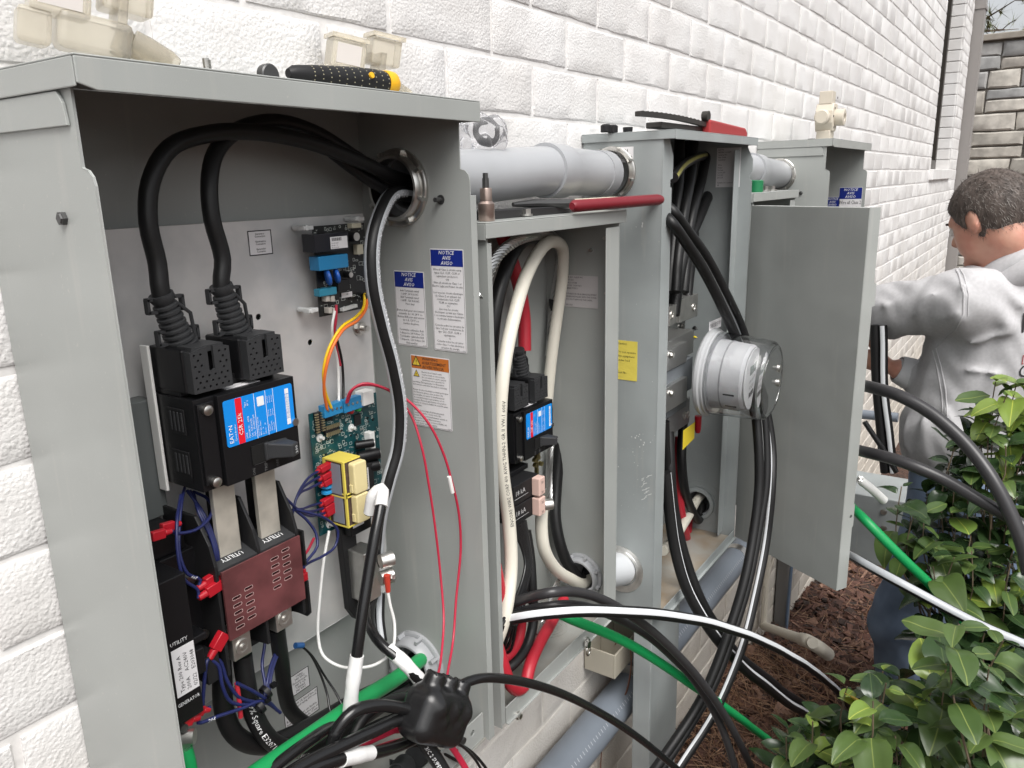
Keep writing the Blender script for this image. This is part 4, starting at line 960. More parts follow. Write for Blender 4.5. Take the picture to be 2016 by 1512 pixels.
# ---- green control board
GB = thing('control_board', (.63, -.046, -.40), 'green circuit board with two yellow wrapped transformers below the relay board', 'circuit board')
MB().box(.5765, .6865, y, y + .0016, -.400, -.2490).build('board', PCB_G, GB, smooth=0, bevel=.0003)
tag(silk(y, .578, .684, -.396, -.262, 420, 3, GB), kind='stuff')
brd(638, 801, 676, 812, y, .010, 'terminal_block', BLUEC, GB, .0006); brd(677, 789, 717, 801, y, .010, 'terminal_block', BLUEC, GB, .0006)
for k in range(4):
    for u, v in ((646 + k * 8.5, 808 - k * 2), (686 + k * 8.5, 797 - k * 2.4)):
        q = at(u, v, y=y - .0102); MB().cyl(q, q + V3(0, -.0006, 0), .0016, n=10).build('terminal_screw', ZINC, GB)
brd(715, 773, 737, 793, y, .014, 'plug_socket', WHITE, GB, .0006)
for u, v, m_ in ((686, 809, REDT), (701, 804, mat('green_led', (.03, .35, .09), .25))):
    q = at(u, v, y=y); MB().lathe(q, q + V3(0, -1, 0), [(0, .0034), (.005, .0034), (.0072, .0024), (.008, .0004)], 16).build('indicator_lamp', m_, GB, smooth=.8)
brd(698, 818, 712, 835, y, .0025, 'microchip', BLACKM, GB); brd(642, 817, 656, 825, y, .0025, 'microchip', BLACKM, GB)
# dip headers with pins
def header(p0, p1, rows, n, tilt=0):
    a_ = at(*p0, y=y - .004); b_ = at(*p1, y=y - .004); m_ = MB()
    m_.obox((a_ + b_) / 2 + V3(0, .002, 0), (b_ - a_) / 2, np.cross((b_ - a_) / np.linalg.norm(b_ - a_), (0, 1, 0)) * .0048, V3(0, .0022, 0), 0)
    sd_ = np.cross((b_ - a_) / np.linalg.norm(b_ - a_), (0, 1, 0))
    for i in range(n):
        for r_ in (-1, 1): m_.obox(a_ + (b_ - a_) * (i + .5) / n + sd_ * .0042 * r_ + V3(0, -.001, 0), (b_ - a_) / n * .22, sd_ * .0022, V3(0, .0012, 0), 1)
    m_.build('pin_header', [BLACKM, mat('pin_gold', (.75, .66, .42), .3, metal=.9)], GB, smooth=0)
header((627, 812), (631, 851), 2, 8); header((641, 850), (668, 841), 2, 8)
for u, v in ((629, 862), (691, 842), (648, 1032)):
    q = at(u, v, y=y); m_ = MB().cyl(q, q + V3(.001, -.006, 0), .0022, n=10); m_.cyl(q, q + V3(0, -.0008, 0), .0048, n=18); m_.build('standoff', NYLON, GB, smooth=.5)
def transformer(u0, v0, u1, v1, d):
    a_ = at(u0, v0, y=y - d); b_ = at(u1, v1, y=y - d); x0, x1, z1, z0 = a_[0], b_[0], a_[2], b_[2]
    t_ = MB(); t_.box(x0 + .001, x1 - .001, y - d + .001, y - .003, z0 + .001, z1 - .001); o = t_.build('transformer', LAM, GB, smooth=0)
    t_ = MB()
    for q in ((z0, z0 + .0016), (z1 - .0016, z1)): t_.box(x0, x1, y - d, y - .002, *q)
    t_.box(x0, x0 + .0022, y - d, y - d + .003, z0 + .0016, z1 - .0016); t_.box(x0, x0 + .0022, y - .006, y - .002, z0 + .0016, z1 - .0016)
    t_.build('tape_wrap', YELT, o, smooth=0)
    MB().prism(rrect(x0 + .0075, x1 + .001, z0 + .004, z1 - .003, .003), 1, y - d - .009, y - d + .0008).build('bobbin', CREAM, o, smooth=0, bevel=.0016)
    MB().box(x0 + .0065, x0 + .011, y - d - .005, y - d, z0 + .006, z0 + .016).build('bobbin_tab', CREAM, o, smooth=0, bevel=.0008)
    MB().box(x0 - .0003, x0 + .0004, y - d + .006, y - .012, z0 + .004, z1 - .004).build('rating_print', mat('grey_print', (.22, .24, .28), .5), o, smooth=0)
transformer(675, 911, 714, 968, .036); transformer(681, 974, 719, 1024, .036)
for u, v in ((639, 920), (643, 935), (646, 947), (645, 985), (648, 997), (651, 1006)):
    q = at(u, v, y=y - .012); m_ = MB(); m_.obox(q, V3(.0085, 0, .001), V3(0, .004, 0), V3(-.0004, 0, .0036)); m_.cyl(q + V3(-.008, 0, -.001), q + V3(-.013, 0, -.002), .0028, n=10); o = m_.build('spade_terminal', REDT, None, smooth=.5, bevel=.0008)
    nm = {920: 'uppermost of three on the green board, by the upper transformer', 935: 'middle of three on the green board, by the upper transformer', 947: 'lowest of three on the green board, by the upper transformer', 985: 'uppermost of three on the green board, by the lower transformer', 997: 'middle of three on the green board, by the lower transformer', 1006: 'lowest of three on the green board, by the lower transformer'}[v]
    tag(o, 'red spade terminal, ' + nm, 'terminal', 'red spade terminals')
for u, v in ((643, 957), (643, 968)):
    q = at(u, v, y=y - .008); MB().lathe(q - V3(0, 0, .002), q + V3(0, 0, 1), [(0, .004), (.0006, .0066), (.0034, .0066), (.004, .004)], 20).build('disc_varistor', mat('sky_disc', (.03, .30, .62), .3), GB, smooth=.8)
for u, v, L, r_ in ((717, 873, .020, .0052), (725, 895, .026, .0072), (724, 918, .026, .0072)):
    q = at(u, v, y=y - .008); m_ = MB().cyl(q + V3(-L * .55, .004, 0), q + V3(L * .4, -.008, 0), r_, n=20); e_ = q + V3(L * .4, -.008, 0); d_ = V3(L, -.012, 0); d_ /= np.linalg.norm(d_); m_.cyl(e_, e_ + d_ * .0006, r_ * .82, n=20, mi=1); m_.build('electrolytic_capacitor', [BLACK, ALU], GB)
brd(728, 853, 740, 885, y, .010, 'plug_socket', WHITE, GB, .0006)
a = at(690, 1027, y=y - .03); bb = MB().box(a[0], a[0] + .034, y - .030, y - .004, a[2] - .020, a[2] + .0); lo = bb.build('lower_housing', BLACK, GB, smooth=0, bevel=.001)
lb = MB().box(a[0] + .003, a[0] + .021, y - .0306, y - .0302, a[2] - .010, a[2] - .004).build('barcode_sticker', PAPER, lo, smooth=0)
# tall dark current sensor right of board with sticker
a = at(731, 905, y=-.075); cs = thing('current_transformer', (a[0], -.06, a[2] - .06), 'black current transformer housing with a white barcode strip beside the green board', 'transformer')
MB().box(a[0] - .004, a[0] + .016, -.062, -.012, a[2] - .055, a[2] - .012).build('housing', BLACKM, cs, smooth=0, bevel=.0012)
lb = MB().box(a[0] - .004, a[0] + .006, -.0626, -.0622, a[2] - .042, a[2] - .014).build('barcode_sticker', PAPER, cs, smooth=0)
t_ = MB()
for i in range(22): t_.box(a[0] - .002, a[0] + .004, -.063, -.0628, a[2] - .038 + i * .0011, a[2] - .038 + i * .0011 + (.0004 if i % 3 else .0007))
t_.build('barcode', INK, lb, smooth=0)
# ---- neutral lug and its insulator
NL = thing('neutral_lug', at(735, 1180, y=-.085), 'bright aluminium two screw neutral lug block right of the switch', 'lug')
a = at(716, 1092, y=-.088); b = at(752, 1172, y=-.088)
MB().box(a[0], b[0], -.088, -.058, b[2], a[2]).build('lug_block', ALU, NL, smooth=0, bevel=.0015)
for u, v in ((762, 1098), (762, 1131)):
    q = at(u, v, y=-.098); MB().lathe(q + V3(-.012, .0, 0), q + V3(.02, -.014, 0), [(0, .0088), (.008, .0088), (.0095, .0095), (.016, .0095), (.016, .005), (.0135, .0045), (.0135, .0002)], 24).build('set_screw', ALU, NL, smooth=.5)
q = at(770, 1136, y=-.108); m_ = MB(); screw(m_, q, (.4, -.9, 0), .0042, .006); m_.build('side_screw', ZINC, NL)
a = at(668, 1040, y=-.06); b = at(712, 1212, y=-.06)
MB().prism([(a[0], a[2]), (b[0], a[2] - .004), (b[0], b[2] + .012), (b[0] - .010, b[2]), (a[0] + .004, b[2] + .018)], 1, -.062, -.052).build('insulator', BLACKM, NL, smooth=0, bevel=.001)
q = at(763, 1150, y=-.112); m_ = MB().cyl(q + V3(0, 0, .012), q + V3(0, 0, -.010), .0042, .003, n=14); o = m_.build('crimp_terminal', mat('red_crimp', (.5, .05, .03), .35), None); tag(o, 'red crimp sleeve hanging on the front of the aluminium neutral lug', 'terminal')

# ------------------------------------------------------------------ labels
def flat_label(parent, axis, o, w, h, name='label', m=PAPER, border=None, n=None, eu=None):
    pass
XL = BX1 - TK - .0004                               # inner face of the right flank of cabinet 1
def side_label(name, u0, v0, u1, v1, header, hm, hcol_ink, heads, body, corner, xw=XL, parent=None, hh=.19, bodyh=None):
    a_ = at(u0, v0, x=xw); b_ = at(u1, v1, x=xw); y0, y1, z1, z0 = a_[1], b_[1], a_[2], b_[2]; w = y0 - y1; h = z1 - z0
    eu, ev = V3(0, -1, 0), V3(0, 0, 1)
    s = MB(); s.prism(rrect(y1, y0, z0, z1, .0015, 3), 0, xw - .0002, xw); so = s.build(name, PAPER, parent, smooth=0)
    p = MB(); xx = xw - .0004
    p.box(xx, xx + .0001, y1 + .0012, y0 - .0012, z1 - hh * h, z1 - .0012, 1)
    for q in ((y1 + .001, y1 + .0013, z0 + .001, z1 - .001), (y0 - .0013, y0 - .001, z0 + .001, z1 - .001), (y1 + .001, y0 - .001, z0 + .001, z0 + .0013)): p.box(xx, xx + .0001, *q, 2)
    if not heads: pass
    lh = hh * h / (len(heads) + .35)
    for i, tx in enumerate(heads):
        if header == 'warn': write(p, tx, (xx - .0002, y0 - w * .30, z1 - lh * (i + 1) - .0005), eu, ev, lh * .70, 2, 'L', w * .66, italic=.12, bold=True)
        else: write(p, tx, (xx - .0002, (y0 + y1) / 2, z1 - lh * (i + 1) - .0005), eu, ev, lh * .72, 0, 'C', w * .8, italic=.2, bold=True)
    n_ = len(body); step = (h * (1 - hh) - .004) / n_
    for i, tx in enumerate(body):
        if not tx: continue
        zz_ = z1 - hh * h - .002 - step * (i + .8); off = 0
        if header == 'warn' and i < 4: write(p, tx, (xx - .0002, y0 - w * .28, zz_), eu, ev, step * .58, 2, 'L', w * .68)
        else: write(p, tx, (xx - .0002, (y0 + y1) / 2 if header != 'warn' else y0 - .002, zz_), eu, ev, step * .62, 2, 'C' if header != 'warn' else 'L', w - .004)
    write(p, corner, (xx - .0002, y1 + .002, z0 + .002), eu, ev, .0011, 2, 'R')
    if header == 'warn':
        for (cy, cz, r_) in ((y0 - w * .15, z1 - hh * h * .55, hh * h * .52), (y0 - w * .14, z1 - hh * h - .0075, .0060)):
            tri = lambda q: [(xx - .0001 - q[1], cy - q[0] * math.cos(R_(a)), cz + q[0] * math.sin(R_(a))) for a in (90, 210, 330)]
            p.add(tri((r_, .0001)), [(0, 1, 2)], 2); p.add(tri((r_ * .74, .0002)), [(0, 1, 2)], 3)
            if r_ > .0061: write(p, '!', (xx - .0005, cy, cz - r_ * .30), eu, ev, r_ * .78, 2, 'C', bold=True)
            else: p.add([(xx - .0005, cy + .0008, cz + .0025), (xx - .0005, cy - .0010, cz + .0002), (xx - .0005, cy + .0002, cz + .0002), (xx - .0005, cy + .0006, cz - .0022), (xx - .0005, cy + .0012, cz + .0008), (xx - .0005, cy, cz + .0008)], [(0, 1, 2, 3, 4, 5)], 2)
    p.build('label_print', [INKW, hm, INK, mat('warning_yellow', (.75, .55, .05), .5)], so, smooth=0)
    return so
side_label('notice_label', 775, 532, 842, 685, 'n', NAVY, 0, ['NOTICE', 'AVIS', 'AVISO'], ['A-A Terminals rated', '1 AMP, 24 Volt AC', 'B-B Terminals rated', '1 AMP, 120 Volt AC', 'Pilot duty', '', 'Bornes A-A pour une tension', 'nominale de 1 A, 24 V c.a.', 'Bornes B-B pour une tension', 'de 1 A, 120 V c.a.', 'Service du pilote.', '', 'Terminales calibrados A-A', '1 Amperio, 24 Voltios CA', 'Terminales calibrados B-B', '1 Amperio, 120 Voltios CA', 'Relé auxiliar.'], '0A0014', parent=cab1, hh=.215)
side_label('notice_label', 846, 489, 920, 696, 'n', NAVY, 0, ['NOTICE', 'AVIS', 'AVISO'], ['Wire all Class 2 circuits using', 'types CL3, CL3P, CL3R or', 'equivalent conductors.', 'OR', 'Wire all circuits as Class 1 or', 'Electric Light and Power circuits.', '', 'Lier tous les circuits électrique', 'de Classe 2 en utilisant des', 'conducteurs CL3, CL3P,', 'CL3R ou équivalent.', 'OU', 'Lier tous les circuits', 'électriques en tant que Classe', '1 ou comme lumière électrique', "ou circuits d'alimentation.", '', 'Conecte todos los circuitos de', 'clase 2 al usar conductores de', 'tipo CL3, CL3P, CL3R o', 'equivalentes.', 'O', 'Conecte todos los circuitos', 'como clase 1 o luz eléctrica y', 'circuitos de energía.'], '0A0016', parent=cab1, hh=.165)
side_label('warning_label', 808, 697, 891, 850, 'warn', ORANGE, 1, ['WARNING', 'AVERTISSEMENT', 'ADVERTENCIA'], ['Electric shock hazard could', 'result in death or serious injury.', 'Do not install or remove current', 'transformer when generator is', 'operating. Place generator in off position', 'and remove controller fuse before servicing.', '', 'Risque de choc électrique pouvant provoquer', 'des blessures graves, voire la mort. Ne', 'pas installer ou retirer le transformateur', 'de courant lorsque la génératrice est en', 'fonction. Placez la génératrice à la position', "d'arrêt et retirez le fusible de contrôle avant", "l'entretien.", '', 'Riesgo de descarga eléctrica que puede', 'causar la muerte o lesión seria. No', 'instale o retire el transformador cuando el', 'generador esté en funcionamiento.', 'Apague el generador y retire el fusible del', 'controlador antes de reparar.'], '0A0018', parent=cab1, hh=.185)
def back_label(name, y_, x0, x1, z0, z1, lines, parent, hts, border=.0011, align='C'):
    s = MB().box(x0, x1, y_ - .0002, y_, z0, z1).build(name, PAPER, parent, smooth=0); p = MB(); q = y_ - .0004
    for r in ((x0, x1, z0, z0 + border), (x0, x1, z1 - border, z1), (x0, x0 + border, z0 + border, z1 - border), (x1 - border, x1, z0 + border, z1 - border)): p.box(r[0], r[1], q, q + .0001, r[2], r[3])
    n_ = len(lines); step = (z1 - z0 - .005) / n_
    for i, tx in enumerate(lines):
        if tx: write(p, tx, ((x0 + x1) / 2 if align == 'C' else x0 + .003, q - .0001, z1 - .0025 - step * (i + .82)), EX, EZ, min(hts, step * .75), 0, align, (x1 - x0) - .005, bold=True)
    p.build('label_print', INK, s, smooth=0)
a = at(487, 449, y=GY); b = at(536, 501, y=GY)
back_label('generator_label', GY - .0001, a[0] - .001, b[0] + .001, b[2] + .0006, a[2] - .003, ['Generator', 'Connection', '', 'Génératrice', 'Connexion', '', 'Generador', 'Conexión'], cab1, .0042)
yb_ = -.0048
a = at(570, 1335, y=yb_); b = at(610, 1345, y=yb_)
back_label('voltage_label', yb_, a[0], b[0] + .0, at(574, 1374, y=yb_)[2], at(571, 1336, y=yb_)[2] + .002, ['Utility,', '240 VAC', 'Fonctionnelle', '240 V CA', 'Utilidad', '240 VAC'], cab1, .005)
a = at(557, 1395, y=yb_); b = at(624, 1350, y=yb_)
back_label('fuse_label', yb_, a[0], b[0], a[2] - .036, a[2] - .001, ['Replace with UL listed fuse of', 'same type and rating 600 volt,', '10 amp', '', 'Remplacez avec un fusible', 'homologué UL de même type et', 'classification de 600 volts, 10 amp.'], cab1, .0042, align='L')
# data sheet on the flank of the panel box, torn yellow tag and number plate on the meter cabinet
def plain_side(name, u0, v0, u1, v1, xw, m, lines, parent, frac=.6, ink=INK, hmax=.004):
    a_ = at(u0, v0, x=xw); b_ = at(u1, v1, x=xw); y0, y1, z1, z0 = a_[1], b_[1], a_[2], b_[2]
    so = MB().box(xw - .0003, xw, y1, y0, z0, z1).build(name, m, parent, smooth=0); p = MB(); n_ = len(lines); st_ = (z1 - z0) / (n_ + .5)
    for i, tx in enumerate(lines):
        if tx: write(p, tx, (xw - .0006, y0 - .003, z1 - st_ * (i + .95)), V3(0, -1, 0), EZ, min(hmax, st_ * frac), 0, 'L', (y0 - y1) - .005)
    p.build('label_print', ink, so, smooth=0); return so
plain_side('data_label', 1112, 541, 1177, 608, P2[1] - TK - .0004, PAPER_G, ['SER NO. 3-4LW MC', 'CAT NO.', 'ENCLOSURE', 'EAT\u2022N   3154 9401', 'SERIES TYPE 1', '', 'SUITABLE FOR USE AS SERVICE EQUIPMENT', 'WHEN INSTALLED WITH THIS PANEL', 'DO NOT REMOVE THIS LABEL', '', '84-1029'], cab2, .55)
xm = MX0 - .0006
plain_side('caution_tag', 1214, 669, 1254, 751, xm, YELLOW, ['Caution', '', 'Do not operate', 'this equipment', 'under load', '', '', 'Seal No.', ''], cab3, .5)
plain_side('number_plate', 1196, 291, 1247, 319, xm, PAPER, ['  2Q9-CH', ' APPROVED'], cab3, .6, hmax=.009)
xr = MX1 - TK - .0004
plain_side('data_label', 1412, 292, 1456, 368, xr, PAPER, ['EAT\u2022N', 'METER SOCKET', 'Catalog No.', 'Max 200A', '120/240V', '', 'Wire', 'Range', 'Torque', 'Cu Al 250', '1/0 250', '2/0 275', '', 'Suitable for outdoor use', '3R'], cab3, .55)
# small notice labels in the far cabinet
for u0, v0, u1, v1 in ((1653, 369, 1690, 412), (1626, 388, 1647, 412)):
    side_label('notice_label', u0, v0, u1, v1 + 60, 'n', NAVY, 0, ['NOTICE', 'AVIS', 'AVISO'], ['Wire all Class 2', 'circuits using', 'types CL3, CL3P', 'or equivalent', '', 'Lier tous les', 'circuits'], '', xw=CX1 - TK - .0004, parent=cab4, hh=.22)
# ------------------------------------------------------------------ cables inside the nearest cabinet
def PP(*pts): return [at(u, v, y=y) for u, v, y in pts]
bt = lambda bx, k: V3(*(BRK1 + V3(bx + .019 - (.016 if bx < .02 else .013) * k, .042 - .002 * k, .086 + .004 + .038 + .052 * k)))
top1, top2 = bt(.0015, .95), bt(.0605, .95)
cable('feeder_cable', [bt(.0015, .4), top1] + PP((309, 520, -.077), (292, 440, -.077), (297, 360, -.076), (335, 292, -.074), (415, 262, -.072), (500, 258, -.072), (590, 275, -.07), (690, 312, -.068), (760, 342, -.066)) + [V3(.76, -.060, .004)], .0080, CABLE, 'thick black cable looping from the left breaker boot up and over to the upper bushing', marks=[])
cable('feeder_cable', [bt(.0605, .4), top2] + PP((437, 510, -.078), (416, 430, -.077), (412, 360, -.074), (425, 300, -.066), (470, 255, -.056), (540, 240, -.052), (620, 262, -.052), (700, 310, -.056), (765, 352, -.06)) + [V3(.76, -.056, -.008)], .0079, CABLE, 'thick black cable from the right breaker boot, the inner of the two loops')
cable('feeder_cable', PP((620, 272, -.045), (690, 330, -.05), (755, 372, -.055)) + [V3(.76, -.058, -.018)], .0070, CABLE, 'short black cable showing behind the loops at the upper bushing')
# striped cable from the upper bushing down the right side
SC, scp = cable('striped_cable', [V3(.755, -.072, -.012)] + PP((772, 384, -.078), (748, 420, -.090), (733, 480, -.098), (735, 560, -.102), (752, 640, -.104), (774, 720, -.106), (788, 800, -.106), (784, 880, -.104), (765, 945, -.100), (748, 1010, -.094), (742, 1075, -.085), (740, 1110, -.08)), .0088, CABLE, 'black cable with two grey stripes hanging from the upper bushing past the labels', stripe=((-58, 46), (58, 46)), smat=mat('grey_stripe', (.42, .44, .46), .4), marks=[('(UL) AL 250 kcmil TYPE XHHW-2 VW-1 SIM SUN RES 600 VOLTS DEC 16 2020 E8 022518', .06, .0062, .0, False)])
cable('neutral_cable', PP((728, 1012, -.112), (736, 975, -.118), (752, 964, -.126), (750, 1000, -.136), (738, 1060, -.142), (725, 1130, -.146), (712, 1210, -.15), (702, 1290, -.152), (694, 1350, -.15), (688, 1400, -.146)), .0064, CABLE_G, 'glossy black cable bent over at the top beside the transformers and hanging down')
def tape_on(P, r, label, group='white tape wraps'):
    pts = spline(PP(*P), .004); n = len(pts); rr = [r + .0005 * ((i // 4) % 2) for i in range(n)]
    o = MB().tube(pts, rr, 16).build('tape_wrap', TAPE, None, smooth=.9); return tag(o, label, 'tape', group)
tape_on([(728, 1010, -.112), (736, 975, -.118), (752, 964, -.126), (750, 998, -.136)], .0072, 'white tape wrapped round the bend at the top of the glossy cable')
tape_on([(703, 1290, -.152), (694, 1350, -.15), (689, 1400, -.1465)], .0077, 'long ribbed white tape wrap on the hanging end of the glossy cable')
cable('neutral_cable', PP((738, 1165, -.075), (728, 1205, -.09), (732, 1240, -.11), (752, 1268, -.13), (790, 1300, -.155), (830, 1345, -.175)), .0062, CABLE_G, 'black cable from the aluminium neutral lug down to the splice block')
tape_on([(764, 1277, -.137), (795, 1304, -.157), (830, 1343, -.173)], .0078, 'white tape on the short cable entering the splice block from above')
cable('striped_cable', PP((748, 1170, -.07), (747, 1220, -.085), (752, 1262, -.10)), .0065, CABLE, 'short stub of grey striped cable below the neutral lug', stripe=((0, 60),), smat=mat('grey_stripe', (.42, .44, .46), .4))
# green ground cable
cable('ground_cable', [V3(.76, -.045, -.655)] + PP((832, 1297, -.07), (790, 1328, -.09), (720, 1372, -.115), (640, 1430, -.14), (560, 1487, -.16), (500, 1530, -.175), (430, 1580, -.19)), .0098, GREEN, 'thick green ground cable sloping from the lower bushing across the cabinet floor')
cable('ground_cable', PP((362, 1475, -.122), (369, 1500, -.125), (374, 1530, -.127)), .0075, GREEN, 'short green wire under the ground lug at lower left')
# load cables of the switch
cable('load_cable', PP((432, 1270, -.085), (436, 1330, -.085), (440, 1395, -.086), (462, 1445, -.09), (515, 1468, -.09), (590, 1440, -.085), (690, 1385, -.07), (790, 1335, -.055)) + [V3(.75, -.04, -.668)], .0100, CABLE, 'thick black cable from under the left mechanism curving right along the cabinet floor')
cable('load_cable', PP((477, 1290, -.092), (484, 1340, -.095), (497, 1405, -.10), (525, 1455, -.104), (575, 1476, -.10), (650, 1450, -.09), (745, 1392, -.07), (815, 1345, -.055)) + [V3(.75, -.035, -.675)], .0098, CABLE, 'thick printed black cable from the left lug curving right over the cabinet floor', marks=[('79% Square E32071 C (UL) 4/0 AWG XLP', .10, .0056, -.1, False)])
cable('load_cable', PP((545, 1235, -.10), (552, 1290, -.09), (575, 1400, -.06), (640, 1432, -.05), (740, 1385, -.045)) + [V3(.74, -.03, -.66)], .0085, CABLE, 'black cable from the right lug lying at the back of the cabinet floor')
# navy control wires
def wire(P, m, label, r=.0016, cat='wire', group='navy control wires', marks=None):
    return cable('control_wire', P, r, m, label, group, n=8, step=.005, cat=cat, marks=marks)
wire([E2] + PP((345, 1050, -.104), (385, 1043, -.104), (412, 1020, -.10), (418, 995, -.09), (404, 978, -.08), (380, 968, -.07)), BLUEW, 'navy wire looping right from the left rear spade up under the breaker')
wire([E1] + PP((350, 1046, -.098), (354, 1020, -.09), (358, 985, -.08), (364, 962, -.07)), BLUEW, 'navy wire rising straight from the rear spade')
wire([E3] + PP((395, 1142, -.112), (370, 1130, -.112), (354, 1090, -.108), (353, 1040, -.10), (358, 985, -.085), (364, 960, -.07)), BLUEW, 'navy wire from the upper left spade, numbered, rising beside the cabinet edge', marks=[('200', .12, .003, 0, False)])
wire([E4] + PP((390, 1162, -.115), (362, 1140, -.115), (350, 1090, -.112), (348, 1030, -.104), (356, 975, -.08)), BLUEW, 'navy wire from the lower left spade, outermost of the rising wires')
for i, (u, v) in enumerate(((368, 965), (374, 966), (380, 968))):
    wire(PP((u, v, -.07), (400 - i * 4, 1010, -.09), (422 - i * 3, 1060, -.10), (430 - i * 3, 1100, -.105), (425 - i * 4, 1118, -.1), (410 - i * 2, 1116, -.095)), BLUEW, ('navy wire of the inner bundle under the breaker, ' + ['outermost', 'middle', 'innermost'][i] + ' curve'))
wire([E5] + PP((408, 1300, -.118), (402, 1350, -.118), (402, 1395, -.118)) + [E6 + V3(.001, 0, .002)], BLUEW, 'navy wire from the single spade down to the ground lug spade', .0018)
wire([E5] + PP((430, 1310, -.118), (438, 1350, -.12), (455, 1382, -.12), (500, 1388, -.118)), BLUEW, 'navy wire from the single spade swinging right below the lugs, outer', .0018)
wire([E5] + PP((432, 1300, -.116), (447, 1340, -.118), (470, 1372, -.119), (510, 1384, -.116)), BLUEW, 'navy wire from the single spade swinging right below the lugs, inner', .0018)
wire([E7] + PP((390, 1423, -.122), (430, 1410, -.122), (475, 1395, -.12), (512, 1380, -.118), (530, 1386, -.116), (552, 1403, -.112)), BLUEW, 'navy wire numbered 206 running right from the ground lug', .0018, marks=[('206', .12, .0038, 0, False)])
wire(PP((466, 1345, -.12), (500, 1362, -.12), (530, 1382, -.118), (545, 1398, -.115)), BLUEW, 'navy wire end crossing the printed cable', .0018)
for i in range(4): wire(PP((518 + i * 4, 1390 - i * 2, -.116), (522 + i * 3, 1350, -.11), (530 + i * 3 - (14 if i < 1 else 0), 1310, -.10), (545 + i * 3 - (24 if i < 1 else 0), 1270, -.09), (552 + i * 2 - (30 if i < 1 else 0), 1235, -.085)), BLUEW, 'navy wire in the tied bundle below the right lug, ' + ['leftmost', 'second', 'third', 'rightmost'][i])
wire(PP((466, 1345, -.118), (471, 1380, -.118), (474, 1412, -.117)), REDC, 'short red wire stub in front of the printed cable', .0024, group=None)
for u, v in ((512, 1391), (524, 1362)):
    q = at(u, v, y=-.117); o = MB().lathe(q - V3(.003, 0, .001), q + V3(.1, 0, .03), [(0, .0062), (.0, .0074), (.005, .0074), (.005, .0062)], 14, close=False); o.box(q[0] + .004, q[0] + .010, q[1] - .006, q[1] - .001, q[2] + .003, q[2] + .007)
    o = o.build('cable_tie', BLACK, None); tag(o, 'black cable tie on the navy wires, ' + ('lower one' if v > 1380 else 'upper one'), 'cable tie')
# wires between green board and switch
ct = [(626, 928), (629, 939), (632, 950), (632, 990), (636, 1001), (639, 1010)]
nms = ['first', 'second', 'third', 'fourth', 'fifth', 'sixth']
for i, (u, v) in enumerate(ct):
    if i < 3: P = PP((u, v, -.058), (608, v + 12, -.065), (590, 965 + i * 3, -.075), (582, 985, -.08), (576, 1010, -.08), (570, 1045, -.075))
    else: P = PP((u, v, -.058), (612, v + 6, -.066), (585, 1002, -.08), (572, 990, -.082), (545, 965, -.075), (515, 945, -.06))
    wire(P, BLUEW, 'navy wire from the green board, %s spade from the top' % nms[i], .0015)
wire(PP((582, 1003, -.082), (610, 1010, -.085), (640, 1020, -.085), (665, 1045, -.085), (660, 1075, -.085), (635, 1095, -.09), (605, 1110, -.095), (590, 1125, -.10), (585, 1150, -.10)), BLUEW, 'navy wire looping wide around the lower board edge')
wire([E8] + PP((600, 1110, -.10), (612, 1095, -.098), (625, 1075, -.095), (622, 1050, -.09), (605, 1025, -.085), (580, 1003, -.08)), BLUEW, 'navy wire feeding the auxiliary contact from above')
wire(PP((618, 1060, -.07), (605, 1085, -.08), (592, 1102, -.088), (588, 1118, -.09)), REDW, 'short red wire tucked between switch and board', group=None)
# wires between the two boards
wire(PP((718, 578, -.052), (716, 605, -.058), (700, 625, -.064), (672, 645, -.068), (648, 685, -.068), (637, 730, -.066), (640, 770, -.06), (652, 803, -.055)), YELW, 'yellow wire curling from relay board to green board', .0018, group='board wires')
wire(PP((723, 578, -.052), (721, 606, -.060), (704, 631, -.067), (675, 650, -.071), (652, 690, -.072), (640, 735, -.069), (638, 770, -.062), (644, 806, -.055)), ORAW, 'orange wire paired with the yellow one between the boards', .0018, group='board wires')
wire(PP((659, 612, -.055), (654, 640, -.055), (655, 670, -.05), (664, 710, -.045), (667, 760, -.045), (667, 800, -.05)), WHITE, 'white wire running straight down between the boards', .0016, group='board wires')
wire(PP((662, 600, -.053), (661, 630, -.053), (658, 655, -.05), (663, 690, -.045), (670, 720, -.043)), REDW, 'magenta red wire beside the white one below the relay board', .0018, group='board wires')
wire(PP((664, 670, -.045), (673, 710, -.042), (676, 750, -.042), (675, 800, -.05)), CABLE, 'black wire running down behind the white one', .0016, group='board wires')
o = MB().lathe(at(716, 585, y=-.052), at(726, 584, y=-.052), [(0, .003), (0, .0046), (.010, .0046), (.010, .003)], 14, close=False); tag(o.build('cable_tie', BLACK, None), 'black cable tie on the yellow and orange wires', 'cable tie')
